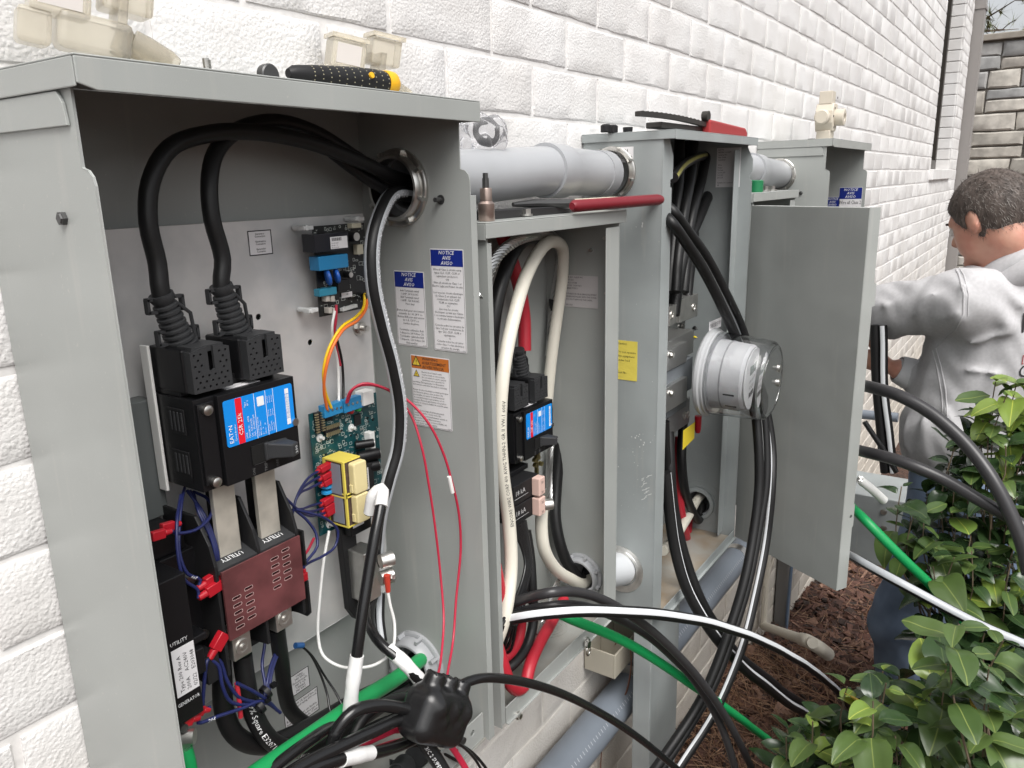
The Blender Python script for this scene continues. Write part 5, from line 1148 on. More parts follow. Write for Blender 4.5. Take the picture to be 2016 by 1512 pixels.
# thin red pair down the right flank
for i, (a_, lab) in enumerate((( [(682, 793, -.058), (690, 770, -.066), (715, 755, -.075), (760, 765, -.09), (805, 790, -.11), (845, 835, -.13), (872, 890, -.14), (890, 950, -.145), (903, 1010, -.146), (907, 1080, -.146), (898, 1180, -.15), (892, 1260, -.16), (882, 1320, -.182), (876, 1358, -.2)], 'thin red wire with white sleeve, the right one hanging down the flank'), ([(684, 792, -.058), (696, 765, -.064), (730, 758, -.07), (775, 775, -.085), (810, 820, -.105), (830, 880, -.12), (845, 960, -.126), (858, 1050, -.13), (868, 1140, -.136), (874, 1220, -.15), (868, 1300, -.175), (862, 1330, -.19), (856, 1358, -.2)], 'thin red wire, the left one hanging down the flank'))):
    wire(PP(*a_), REDW, lab, .0016, group='thin red sense wires')
sp = spline(PP((884, 938, -.1445), (888, 956, -.1452), (891, 970, -.1455)), .003); tag(MB().tube(sp, .0026, 10).build('heat_shrink_sleeve', WHITE, None), 'small white sleeve on the right thin red wire', 'sleeve')
# white wire loop to the neutral lug, black fuse leads
wire(PP((648, 1045, -.05), (638, 1100, -.055), (630, 1170, -.06), (626, 1250, -.065), (636, 1290, -.075), (665, 1310, -.09), (700, 1315, -.115), (740, 1308, -.125), (772, 1280, -.125), (777, 1230, -.12), (768, 1190, -.115), (763, 1162, -.112)), WHITE, 'thin white wire making a long loop up to the red crimp on the lug', .0019, group=None)
wire(PP((592, 1270, -.085), (612, 1290, -.085), (632, 1330, -.09), (645, 1370, -.10), (650, 1400, -.11), (667, 1432, -.12)), CABLE_G, 'thin black lead from the blue connector, left of the pair', .0014, group='thin black leads')
wire(PP((592, 1270, -.083), (615, 1292, -.084), (640, 1332, -.088), (660, 1362, -.10), (676, 1395, -.115), (680, 1420, -.13)), CABLE_G, 'thin black lead from the blue connector, right of the pair', .0014, group='thin black leads')
q = at(590, 1269, y=-.084); tag(MB().cyl(q - V3(.006, 0, -.002), q + V3(.004, 0, -.003), .0034, n=12).build('crimp_terminal', mat('blue_crimp', (.02, .08, .22), .35), None), 'small blue crimp connector at the foot of the switch', 'terminal')

# ------------------------------------------------------------------ insulated splice block
sb = at(862, 1396, y=-.205)
ux = at(925, 1402, y=-.205) - at(800, 1372, y=-.205); uw = np.linalg.norm(ux); ex = ux / uw; ez = V3(0, 0, 1) - ex * ex[2]; ez /= np.linalg.norm(ez); ey = np.cross(ez, ex)
def block(Pw):
    q = Pw - sb; L = np.stack([q @ ex / 1.22, q @ ey / 1.22, (q @ ez) / 1.17], -1)
    d = s_rbox(L, (0, 0, -.006), (.0385, .020, .0265), .015)
    for k in (-1, 0, 1):
        d = smin(d, s_caps(L, (k * .0238 + .001, 0, .006), (k * .0238 + .001, 0, .0270), .0112, .0100), .0035)
        d = smin(d, s_sphere(L, (k * .0225, -.0165, .0035), .0060), .007)
        d = smax(d, L[..., 2] - .0345 - .5 * (np.abs(L[..., 0] - k * .0238) > .0125), .0015) if False else d; d = smax(d, -s_caps(L, (k * .0238 + .001, 0, .0300), (k * .0238 + .001, 0, .06), .0074, .0078), .0012)
    for k in (-.5, .5): d = smin(d, s_sphere(L, (k * .026, -.0170, -.008), .0040), .007)
    d = smax(d, -s_ell(L, (.046, -.006, .008), (.010, .03, .014)), .008)
    return d
V_, F_ = sdf_mesh(block, sb - .066, sb + .066, .0018)
o = mesh_obj('splice_connector', V_, F_, mat('black_vinyl_boot', (.011, .011, .0115), .27, bump=.12, bscale=45)); tag(o, 'glossy black three port splice connector hanging at the cabinet mouth', 'connector')
L3 = lambda a, b, c: sb + ex * a + ey * b + ez * c
# cables leaving the splice and the tangle on the cabinet floor
cable('branch_cable', [L3(.0235, 0, .010), L3(.024, 0, .026)] + PP((935, 1338, -.212), (1000, 1337, -.22), (1085, 1357, -.235), (1180, 1403, -.255), (1270, 1462, -.275), (1350, 1530, -.295), (1420, 1600, -.31)), .0060, CABLE_G, 'glossy black cable sweeping right from the splice connector across the picture')
cable('branch_cable', [L3(-.03, .002, -.004)] + PP((800, 1395, -.195), (745, 1388, -.185), (695, 1400, -.178), (662, 1440, -.172), (650, 1490, -.17), (645, 1560, -.17)), .0068, CABLE_G, 'glossy black cable leaving the left of the splice and arching down')
cable('branch_cable', [L3(-.028, 0, -.018)] + PP((795, 1415, -.192), (735, 1440, -.188), (660, 1476, -.186), (590, 1512, -.186), (520, 1560, -.188)), .0070, CABLE_G, 'long black cable slanting down left from under the splice')
cable('branch_cable', PP((845, 1440, -.17), (800, 1462, -.176), (745, 1480, -.182), (670, 1495, -.188), (600, 1522, -.19), (560, 1550, -.19)), .0068, CABLE_G, 'black cable with white tape band near the bottom edge')
tape_on([(730, 1482, -.1835), (700, 1488, -.186), (672, 1495, -.188)], .0080, 'white tape band on the black cable near the bottom edge')
cable('branch_cable', PP((820, 1435, -.18), (842, 1470, -.19), (862, 1500, -.20), (890, 1550, -.215)), .0085, CABLE, 'thick printed black cable hanging below the splice', marks=[('3/C 2 SUPER VU TRON', .25, .0045, .2, False)])
for i in range(3): wire(PP((700 + i * 6, 1476 - i * 4, -.165), (760, 1448 - i * 3, -.168), (810, 1430 - i * 3, -.172), (842, 1432 - i * 3, -.178), (874, 1458 - i * 4, -.19), (905, 1500 - i * 6, -.20), (930 + i * 4, 1545, -.21)), REDW, 'red control wire in the loose bundle under the splice, ' + ['nearest', 'middle', 'farthest'][i], .0020, group='red bundle wires')
wire(PP((812, 1432, -.172), (850, 1440, -.185), (900, 1462, -.2), (935, 1495, -.205), (960, 1540, -.21)), CABLE_G, 'thin black lead passing under the splice connector', .0018, group='thin black leads')
cable('branch_cable', PP((815, 1372, -.14), (770, 1380, -.15), (720, 1410, -.155), (690, 1460, -.155), (680, 1530, -.155)), .0062, CABLE, 'black cable of the tangle behind the splice, inner arch')
cable('branch_cable', PP((800, 1352, -.07), (735, 1385, -.10), (650, 1430, -.145), (600, 1465, -.165), (540, 1510, -.175), (500, 1545, -.178)), .006, CABLE_G, 'black cable lying beside the green one on the cabinet floor')
q = at(800, 1505, y=-.15); cg = thing('cord_grip', q, 'dark cord grip fitting in the cabinet floor at the bottom edge', 'fitting')
a = at(770, 1530, y=-.16); b = at(822, 1488, y=-.12); d_ = (b - a) / np.linalg.norm(b - a)
MB().lathe(a, b, [(0, .009), (.02, .009), (.02, .0105), (.035, .0105), (.04, .013), (.052, .0145), (.055, .012)], 24).build('grip_body', BOOT, cg, smooth=.6)
MB().lathe(b - d_ * .012, b, [(0, .0125), (0, .0148), (.014, .0155), (.014, .012)], 12).build('grip_nut', BOOT, cg, smooth=.3)
q = at(770, 1500, z=BZB + TK + .0008); MB().add([q + V3(-.006, -.003, 0), q + V3(.006, -.006, 0), q + V3(.003, .006, 0)], [(0, 1, 2)]).build('arrow_mark', INK, cab1, smooth=0)
q = at(907, 1456, y=-.17); m_ = MB().cyl(q, q + V3(0, -.006, 0), .0045, n=12); m_.build('rail_screw', STEELD, cab1)

for i, (P_, m__, lab) in enumerate((
    ([(900, 1478, -.18), (850, 1452, -.165), (790, 1456, -.16), (720, 1480, -.16), (640, 1520, -.165)], REDW, 'red wire lying lowest under the splice'),
    ([(905, 1500, -.17), (840, 1470, -.155), (770, 1475, -.15), (690, 1505, -.155), (640, 1545, -.16)], CABLE_G, 'thin black wire near the bottom edge under the splice'),
    ([(780, 1405, -.15), (720, 1432, -.15), (680, 1468, -.152), (655, 1520, -.155)], CABLE_G, 'thin black wire arching inside the cable tangle, outer'),
    ([(785, 1425, -.15), (735, 1450, -.15), (700, 1482, -.152), (680, 1530, -.155)], CABLE_G, 'thin black wire arching inside the cable tangle, inner'),
    ([(790, 1440, -.14), (730, 1446, -.14), (690, 1460, -.14), (640, 1490, -.145), (600, 1530, -.15)], REDW, 'red wire threading through the cable tangle'),
    ([(880, 1455, -.18), (925, 1478, -.19), (955, 1510, -.2), (975, 1550, -.2)], CABLE_G, 'thin black wire leaving right below the splice'),
    ([(760, 1480, -.14), (700, 1500, -.145), (650, 1525, -.15), (610, 1560, -.15)], WHITE, 'thin white wire at the bottom edge of the cabinet'))):
    wire(PP(*P_), m__, lab, .0021, group='loose wires on the cabinet floor')
# ------------------------------------------------------------------ panel box contents
BRK2 = V3(.941, -.085, -.4195)
brk2 = breaker(BRK2, 'smaller looking black breaker behind the arched cream cable in the panel box')
brk2.scale = (.97, .97, .93)
# two pole branch breakers with pink handles
BB = thing('branch_breakers', (.95, -.08, -.51), 'pair of stacked black branch breakers with pale pink handles in the panel box', 'circuit breaker')
x0, x1 = .905, .975
for z0 in (-.472, -.505):
    bo = MB().box(x0, x1, -.100, -.02, z0, z0 + .031).build('breaker_case', BLACKM, BB, smooth=0, bevel=.001)
    tp = MB(); write(tp, '18 kA', (x0 + .004, -.1003, z0 + .014), EX, EZ, .008, 0, 'L', .030); tp.box(x0 + .002, x0 + .040, -.1003, -.1001, z0 + .009, z0 + .0095); tp.build('case_print', mat('dull_white_ink', (.5, .5, .5), .5), bo, smooth=0)
    ho = MB().box(x1 - .020, x1 - .002, -.114, -.1, z0 + .001, z0 + .030).build('handle', mat('pale_pink_plastic', (.62, .44, .38), .4), BB, smooth=0, bevel=.0015)
    hp = MB(); write(hp, '30', (x1 - .014, -.1143, z0 + .020), EX, EZ, .0045, 0, 'L'); write(hp, '30', (x1 - .014, -.1143, z0 + .004), EX, EZ, .0045, 0, 'L'); hp.build('handle_print', INK, ho, smooth=0)
MB().box(.86, x1 + .01, -.075, -.015, -.44, -.432).build('shelf', BLACK, BB, smooth=0, bevel=.001)
m_ = MB()
for u, v in ((1050, 905), (1056, 900), (1051, 915), (1062, 912), (1055, 893)): q = at(u, v, y=-.06); m_.cyl(q, q + V3(0, -.006, 0), .0042, n=8)
q = at(1053, 905, y=-.06); m_.box(q[0] - .002, q[0] + .002, -.066, -.06, q[2] - .03, q[2] + .02); m_.build('yellow_zinc_hardware', BRASS, BB)
NL2 = thing('neutral_lug', at(1073, 1000, y=-.10), 'zinc plated lug with socket screw clamping the short cream cable', 'lug')
a = at(1058, 980, y=-.105); b = at(1074, 1003, y=-.105)
MB().box(a[0], b[0] + .006, -.105, -.07, b[2], a[2] + .006).build('lug_block', ALU, NL2, smooth=0, bevel=.001)
q = at(1079, 989, y=-.108); MB().lathe(q + V3(-.012, 0, 0), q + V3(.1, -.1, 0), [(0, .009), (.012, .009), (.014, .0085), (.014, .005), (.011, .0045), (.011, .0002)], 20).build('set_screw', ALU, NL2, smooth=.5)
# cables of the panel box
CRM = 'cream jacketed cable '
cable('cream_cable', PP((950, 1300, -.10), (974, 1268, -.12), (993, 1212, -.13), (1006, 1120, -.125), (1003, 1030, -.122), (990, 930, -.122), (984, 830, -.12), (990, 730, -.118), (1010, 630, -.11), (1038, 540, -.10), (1068, 488, -.09), (1092, 476, -.075), (1108, 492, -.06), (1107, 540, -.052), (1098, 610, -.045), (1088, 690, -.04), (1080, 770, -.035), (1075, 830, -.03)), .0099, WHITEC, CRM + 'arching tall through the panel box and down behind the breaker', marks=[('ENCORE WIRE CORP 4/0 AWG THHN-2 GR II VW-1 600V', .20, .0052, .45, False)])
cable('cream_cable', [at(1067, 1000, y=-.085)] + PP((1066, 1035, -.088), (1072, 1080, -.09), (1092, 1118, -.088), (1122, 1140, -.083), (1150, 1147, -.08)) + [V3(1.2, -.08, -.71)], .0105, WHITEC, CRM + 'curving from the lug down into the lower bushing')
BRAID = mat('bare_aluminium_strand', (.55, .55, .54), .32, metal=.95)
def stranded(P, r, label, k=7):
    pts = spline(P, .004); C, T, U, Wd = frames(pts); m2 = MB(); t = thing('bare_conductor', pts[0], label, 'cable'); m2.tube(pts, r * .7, 8)
    m2.build('core', STEELD, t, smooth=.9)
    L = np.concatenate([[0], np.cumsum(np.linalg.norm(np.diff(pts, axis=0), axis=1))])
    for j in range(k):
        a_ = 2 * math.pi * j / k + L * 2 * math.pi / (r * 9); q = C + (r * .72) * (np.cos(a_)[:, None] * U + np.sin(a_)[:, None] * Wd)
        MB().tube(q, r * .36, 6).build('strand', BRAID, t, smooth=.9)
stranded(PP((944, 590, -.135), (955, 555, -.13), (975, 510, -.12), (1010, 478, -.105), (1050, 464, -.085), (1088, 466, -.06), (1102, 490, -.045), (1100, 530, -.035), (1090, 600, -.03), (1082, 700, -.028)), .0075, 'bare twisted aluminium conductor looping under the panel box lid')
stranded(PP((1083, 880, -.03), (1081, 950, -.03), (1085, 1000, -.035), (1100, 1040, -.042), (1103, 1080, -.05), (1108, 1110, -.06)), .006, 'bare twisted aluminium conductor low beside the right black cable')
cable('black_cable', PP((966, 720, -.08), (968, 660, -.085), (978, 590, -.085), (998, 525, -.08), (1025, 480, -.065), (1055, 468, -.05), (1080, 480, -.04)), .0105, CABLE, 'black cable rising from the left boot of the panel box breaker')
cable('red_cable', PP((985, 455, -.03), (1003, 500, -.035), (1022, 560, -.04), (1032, 620, -.042), (1033, 690, -.045)), .0105, REDC, 'red cable dropping into the right boot of the panel box breaker')
cable('black_cable', PP((1092, 590, -.035), (1100, 660, -.03), (1102, 760, -.03), (1100, 880, -.03), (1095, 960, -.035), (1094, 1020, -.045), (1106, 1080, -.06), (1125, 1120, -.07), (1150, 1140, -.075)) + [V3(1.2, -.075, -.69)], .0105, CABLE, 'black cable running down the right of the panel box into the lower bushing')
for i in range(9):
    wire(PP((1006 + i * 3.5, 1040 - i * 2, -.10), (1026 + i * 2, 1075, -.11), (1034 + i * 1.5, 1110, -.118), (1026 + i * 1.5, 1150, -.125), (1008 + i * 3, 1190, -.13), (985 + i * 4, 1230, -.135), (965 + i * 5, 1262 + (i % 3) * 9, -.12), (940 + i * 5, 1290, -.09)), CABLE_G, 'thin black branch wire of the fan under the pink handled breakers, %s from the left' % ['first', 'second', 'third', 'fourth', 'fifth', 'sixth', 'seventh', 'eighth', 'ninth'][i], .0024, group='black branch wires')
cable('black_cable', PP((1036, 1045, -.09), (1044, 1100, -.10), (1048, 1160, -.11), (1052, 1220, -.115), (1040, 1270, -.12), (1015, 1305, -.12), (985, 1325, -.11), (930, 1345, -.08)), .008, CABLE, 'black cable curving low left across the panel box floor')
cable('red_cable', PP((930, 1020, -.08), (958, 1065, -.10), (975, 1120, -.115), (985, 1180, -.12), (985, 1230, -.11)), .0095, REDC, 'red cable showing left of the cream cable')
cable('red_cable', PP((935, 1130, -.09), (955, 1190, -.12), (985, 1290, -.142), (1005, 1345, -.148), (1022, 1358, -.147), (1036, 1345, -.144), (1044, 1310, -.138), (1062, 1265, -.125), (1085, 1225, -.11), (1110, 1180, -.09)), .0095, REDC, 'red cable bent in a deep loop over the panel box sill')
cable('red_cable', PP((1024, 1195, -.12), (1026, 1230, -.12), (1020, 1262, -.12), (1000, 1290, -.11), (940, 1320, -.08)), .0085, REDC, 'red cable behind the deep loop')
stranded(PP((1100, 1140, -.08), (1085, 1175, -.09), (1070, 1225, -.10), (1058, 1250, -.105)), .004, 'short bare conductor between the red loop and the lower bushing', 6)
# ------------------------------------------------------------------ meter, socket jaws and cables of the meter cabinet
MT = thing('electric_meter', (1.5, -.2, -.47), 'round electric meter under a clear dome in the meter cabinet', 'meter')
xm_ = 1.52; mc0 = at(1385, 735, x=xm_); mc1 = at(1478, 757, x=xm_)
md = V3(0, -1, -.03); md /= np.linalg.norm(md); B0 = V3(xm_, -.172, -.385)
CLEAR = mat('clear_polycarbonate', (.96, .97, .98), .04, trans=1.0, ior=1.45)
GREYM = mat('meter_grey', (.62, .62, .63), .6)
MB().lathe(B0, B0 + md, [(0, .078), (0, .088), (.004, .091), (.010, .091), (.013, .087), (.018, .087), (.021, .084), (.024, .084), (.024, .070)], 64).build('base_ring', mat('meter_ring', (.40, .41, .42), .3), MT, smooth=.5)
MB().lathe(B0 + md * .002, B0 + md, [(0, .074), (.020, .071), (.05, .069), (.084, .067), (.090, .063), (.090, .0001)], 64).build('inner_shroud', GREYM, MT, smooth=.5)
MB().lathe(B0 + md * .018, B0 + md, [(0, .0855), (.03, .084), (.09, .081), (.108, .078), (.114, .071), (.114, .066), (.1125, .066), (.1125, .071), (.1065, .0768), (.09, .0798), (.03, .0825), (0, .0842)], 64, close=False).build('glass_dome', CLEAR, MT, smooth=.6)
MB().lathe(B0 + md * .130, B0 + md, [(0, .0655), (.002, .0655), (.002, .0001)], 64).build('dome_face', CLEAR, MT, smooth=.4)
fc = MB().lathe(B0 + md * .0935, B0 + md, [(0, .062), (.002, .062), (.002, .0001)], 48).build('dial_plate', mat('dial_white', (.75, .75, .75), .4), MT, smooth=.4)
f2 = MB(); q = B0 + md * .0965; f2.box(q[0] - .03, q[0] + .03, q[1] - .001, q[1], q[2] + .012, q[2] + .030); f2.build('display', mat('lcd', (.25, .28, .26), .2), MT, smooth=0)
f3 = MB(); write(f3, 'kWh  CL200 240V 3W', (q[0] - .03, q[1] - .0006, q[2] - .004), EX, EZ, .006, 0, 'L', .06); write(f3, '97 182 553', (q[0] - .03, q[1] - .0006, q[2] - .018), EX, EZ, .007, 0, 'L', .05)
for i in range(22): f3.box(q[0] - .03 + i * .0024, q[0] - .0292 + i * .0024 + (.0006 if i % 3 == 0 else 0), q[1] - .0006, q[1] - .0004, q[2] - .034, q[2] - .024)
f3.build('dial_print', INK, MT, smooth=0)
MB().lathe(B0 + md * .046, B0 + md, [(0, .0698), (0, .0705), (.003, .0703), (.003, .0694)], 64, close=False).build('shroud_seam', mat('seam_grey', (.35, .35, .36), .5), MT, smooth=.5)
for a_ in (200, 228, 250):
    c_ = B0 + md * .066 + V3(math.cos(R_(a_)) * .0685, 0, math.sin(R_(a_)) * .0685); MB().obox(c_, md * .011, np.array([-math.sin(R_(a_)), 0, math.cos(R_(a_))]) * .0016, np.array([math.cos(R_(a_)), 0, math.sin(R_(a_))]) * .0008).build('vent_slot', INK, MT, smooth=0)
for dx, dz in ((.04, .018), (.042, -.012)):
    q = B0 + md * .131 + V3(dx, 0, dz); MB().lathe(q + V3(0, .012, 0), q + md * .1, [(0, .005), (.008, .005), (.008, .008), (.016, .008), (.017, .005)], 16).build('demand_reset_knob', ZINC, MT, smooth=.5)
for v in (690, 784):
    q = at(1377, v, y=-.20); 
MB().add([V3(xm_ - .02, -.178, -.298), V3(xm_ + .05, -.178, -.298), V3(xm_ + .05, -.178, -.278), V3(xm_ - .02, -.178, -.278)], [(0, 1, 2, 3)]).build('up_tag', PAPER, MT, smooth=0)
f4 = MB(); write(f4, 'THIS SIDE UP', (xm_ - .016, -.1783, -.292), EX, EZ, .008, 0, 'L', .062); f4.build('tag_print', INK, MT, smooth=0)
# socket jaws left of the meter
SJ = thing('meter_socket', (1.45, -.1, -.5), 'meter socket with tinned lugs and jaws left of the glass meter', 'meter socket')
def lugblock(u0, v0, u1, v1, y_, d, screws, m=ALU, parent=SJ, name='lug_block'):
    a_ = at(u0, v0, y=y_); b_ = at(u1, v1, y=y_); o = MB().box(a_[0], b_[0], y_, y_ + d, b_[2], a_[2]).build(name, m, parent, smooth=0, bevel=.0012)
    for u, v in screws:
        q = at(u, v, y=y_); MB().lathe(q + V3(0, .004, 0), q + V3(0, -1, 0), [(0, .0085), (.006, .0085), (.006, .0055), (.003, .005), (.003, .0002)], 20).build('set_screw', ALU, o, smooth=.5)
lugblock(1340, 590, 1373, 622, -.10, .035, [(1366, 605)]); lugblock(1318, 604, 1331, 637, -.125, .03, [(1323, 620)])
lugblock(1317, 808, 1357, 832, -.115, .04, [(1347, 818), (1354, 816)], mat('grey_cast', (.28, .28, .29), .4, metal=.6)); lugblock(1309, 830, 1316, 853, -.13, .03, [(1312, 842)])
GZ_ = mat('grey_jaw_plastic', (.15, .165, .18), .4); JP = mat('jaw_plate', (.48, .48, .47), .3, metal=.9)
for (u0, v0, u1, v1, y_, d, m_) in ((1316, 620, 1348, 676, -.085, .01, JP), (1313, 672, 1365, 694, -.135, .05, JP), (1314, 690, 1352, 712, -.145, .04, JP), (1312, 728, 1362, 765, -.14, .06, GZ_), (1312, 764, 1352, 788, -.15, .05, JP), (1312, 786, 1352, 800, -.12, .05, GZ_)):
    a_ = at(u0, v0, y=y_); b_ = at(u1, v1, y=y_); MB().box(a_[0], b_[0], y_, y_ + d, b_[2], a_[2]).build('jaw', m_, SJ, smooth=0, bevel=.0015)
for u, v, y_ in ((1322, 699, -.146), (1322, 774, -.151), (1343, 642, -.087), (1337, 684, -.136)):
    m_ = MB(); screw(m_, at(u, v, y=y_), (0, -1, 0), .0055, .005); m_.build('jaw_screw', ZINC, SJ)
MB().box(1.36, 1.64, -.045, -.02, -.62, -.20).build('socket_block', BLACKM, SJ, smooth=0, bevel=.002)
# cables inside the meter cabinet
mk = lambda P, r, m, lab, nm='black_cable', **k: cable(nm, P, r, m, lab, **k)
for i, (du, dy) in enumerate(((0, .02), (16, .012), (-14, .006))):
    mk(PP((1366 + du * 2, 275, -.05 - dy), (1358 + du * 1.5, 350, -.07 - dy), (1346 + du, 420, -.085 - dy), (1336 + du, 500, -.095 - dy), (1330 + du, 575, -.105 - dy)), .011, CABLE, 'black cable of the dense bundle under the meter cabinet lid, ' + ['middle', 'right', 'left'][i] + ' front one')
mk(PP((1440, 300, -.05), (1425, 330, -.06), (1400, 375, -.075), (1370, 440, -.09), (1345, 500, -.105), (1334, 560, -.11), (1326, 620, -.115)), .0125, CABLE, 'glossy black cable slanting down left under the meter cabinet lid')
mk(PP((1326, 350, -.14), (1345, 325, -.11), (1375, 310, -.08), (1400, 308, -.06), (1425, 304, -.045)), .009, CABLE_S, 'grey cable with a faint yellow line curving under the meter cabinet lid', stripe=((-10, 40),), smat=mat('dull_yellow', (.35, .33, .10), .5))
for i, (a_, lab) in enumerate((([(1372, 268, -.03), (1374, 330, -.03), (1372, 400, -.04), (1362, 500, -.06), (1356, 560, -.08), (1352, 600, -.09)], 'second'), ([(1388, 268, -.03), (1390, 330, -.03), (1392, 420, -.035), (1384, 520, -.045), (1376, 600, -.055), (1370, 650, -.06)], 'third'), ([(1405, 268, -.03), (1404, 340, -.03), (1404, 430, -.03), (1394, 540, -.04), (1382, 620, -.05), (1376, 670, -.055)], 'fourth'), ([(1352, 268, -.04), (1350, 360, -.05), (1345, 430, -.06), (1338, 500, -.08), (1332, 560, -.09)], 'first'))):
    mk(PP(*a_), .0105, CABLE, 'black service cable hanging at the back of the meter cabinet, %s from the left' % lab)
q = spline(PP((1373, 648, -.058), (1370, 668, -.06)), .004); tag(MB().tube(q, .0122, 16).build('tape_band', mat('yellow_tape_band', (.80, .62, .01), .4), None), 'yellow tape band on the service cable beside the meter', 'tape')
WS = ((-6, 58),)
PD = lambda *pts: [at_d(u, v, d) for u, v, d in pts]
mk(PP((1270, 372, -.10), (1300, 392, -.125)) + PD((1326, 416, 1.40), (1355, 455, 1.45), (1390, 505, 1.50), (1428, 575, 1.56), (1464, 655, 1.63), (1491, 745, 1.66), (1506, 840, 1.655), (1508, 940, 1.65), (1494, 1040, 1.64), (1472, 1150, 1.62), (1442, 1250, 1.60), (1398, 1360, 1.58), (1332, 1470, 1.55), (1270, 1560, 1.53)), .0092, CABLE, 'black cable with white stripe falling in a great arc from the meter cabinet, outer one', 'striped_cable', stripe=((52, 40),))
mk(PP((1265, 390, -.10), (1296, 412, -.125)) + PD((1322, 438, 1.38), (1348, 475, 1.42), (1384, 530, 1.48), (1420, 600, 1.54), (1455, 680, 1.62), (1480, 770, 1.64), (1493, 870, 1.63), (1494, 960, 1.63), (1482, 1060, 1.62), (1458, 1170, 1.60), (1424, 1275, 1.58), (1376, 1385, 1.56), (1306, 1490, 1.53), (1250, 1570, 1.51)), .0098, CABLE, 'plain black cable falling in a great arc from the meter cabinet, inner one', 'black_cable')
mk(PD((1470, 700, 1.66), (1502, 780, 1.68), (1520, 880, 1.68), (1521, 960, 1.66), (1509, 1060, 1.665), (1488, 1170, 1.645), (1457, 1290, 1.62), (1408, 1400, 1.60), (1345, 1500, 1.575), (1300, 1570, 1.56)), .0085, CABLE, 'third black cable behind the great arc, with white stripe below', 'striped_cable', stripe=((30, 50),))
# lower cables leaving the meter cabinet
mk(PP((1316, 850, -.12), (1318, 930, -.135), (1330, 1020, -.15), (1352, 1110, -.175), (1385, 1195, -.21), (1440, 1275, -.25), (1520, 1345, -.29), (1610, 1405, -.33), (1720, 1455, -.37), (1800, 1490, -.40)), .0118, CABLE, 'black cable from low in the meter cabinet sweeping right to the shrub', 'black_cable')
mk(PP((1310, 930, -.15), (1318, 1000, -.16), (1330, 1080, -.175), (1352, 1160, -.20), (1390, 1230, -.235), (1450, 1300, -.275), (1530, 1368, -.31), (1620, 1425, -.345), (1720, 1475, -.38)), .0112, CABLE, 'black cable with white stripe sweeping right below its plain twin', 'striped_cable', stripe=((-55, 46),))
mk(PP((1345, 830, -.09), (1342, 900, -.10), (1348, 960, -.105), (1360, 1000, -.10), (1376, 1022, -.09)) + [V3(1.76, -.085, -.785)], .0105, CABLE, 'black cable turning into the lower right bushing of the meter cabinet')
mk(PP((1338, 860, -.08), (1336, 930, -.085), (1340, 1000, -.09), (1348, 1050, -.085), (1352, 1060, -.075), (1356, 1020, -.06)), .0105, REDC, 'red cable hanging low inside the meter cabinet', 'red_cable')
mk([V3(1.77, -.078, -.765)] + PP((1368, 990, -.085), (1350, 1025, -.10), (1330, 1058, -.115), (1305, 1085, -.125)), .0105, WHITEC, 'cream cable crossing diagonally low in the meter cabinet', 'cream_cable')
mk(PP((1309, 830, -.13), (1312, 900, -.13), (1322, 990, -.135), (1334, 1060, -.14)), .009, CABLE, 'black cable hugging the left edge inside the meter cabinet')
q = at(1374, 838, y=-.13); tag(MB().lathe(q + V3(0, 0, .022), q + V3(.003, 0, -1), [(0, .0075), (.03, .0072), (.038, .005), (.040, .001)], 18).build('insulating_cap', REDT, None, smooth=.6), 'red rubber cap hanging under the meter', 'cap')
a = at(1344, 880, y=-.15); b = at(1367, 845, y=-.15)
hz = MB().add([(a[0], -.15, a[2]), (b[0], -.15, b[2] - .028), (b[0], -.15, b[2] + .012), (a[0], -.15, a[2] + .042)], [(0, 1, 2, 3)]); hz = MB().prism([(a[0], a[2] - .006), (b[0], b[2] - .02), (b[0], b[2] + .016), (a[0], a[2] + .035)], 1, -.1506, -.15)
ho = hz.build('hazard_tag', mat('hazard_yellow', (.72, .55, .03), .5), None, smooth=0); tag(ho, 'yellow hazard sticker tag hanging below the meter', 'tag')
# ------------------------------------------------------------------ cables leaving the panel box to the right
cable('grey_sheen_cable', PP((925, 1222, -.07), (975, 1200, -.10), (1030, 1179, -.145), (1085, 1166, -.19), (1140, 1167, -.205), (1200, 1187, -.22), (1270, 1232, -.245), (1340, 1295, -.27), (1405, 1375, -.30), (1460, 1470, -.33), (1500, 1560, -.35)), .0075, CABLE_S, 'upper of two satin dark cables arching out of the panel box')
cable('grey_sheen_cable', PP((925, 1236, -.065), (975, 1217, -.09), (1040, 1200, -.14), (1100, 1190, -.18), (1160, 1197, -.195), (1230, 1225, -.215), (1300, 1270, -.24), (1370, 1345, -.27), (1420, 1430, -.30), (1450, 1520, -.325), (1465, 1580, -.34)), .0075, CABLE_S, 'lower of two satin dark cables arching out of the panel box')
cable('striped_cable', PP((920, 1244, -.075), (970, 1226, -.105), (1040, 1211, -.165), (1110, 1204, -.21), (1200, 1203, -.24), (1300, 1210, -.27), (1400, 1227, -.30), (1500, 1262, -.335), (1590, 1312, -.37), (1650, 1362, -.395), (1690, 1415, -.42)), .0095, CABLE, 'black cable with broad white stripe arching right from the panel box to the shrub', stripe=((-36, 50),), smat=mat('white_stripe', (.66, .68, .70), .4))
cable('ground_cable', PP((1085, 1200, -.13), (1120, 1216, -.155), (1180, 1240, -.18), (1250, 1275, -.21), (1340, 1332, -.245), (1430, 1395, -.28), (1510, 1455, -.315), (1550, 1495, -.335), (1590, 1550, -.35)), .0086, GREEN, 'long green ground cable sweeping right from the panel box to the bottom edge')
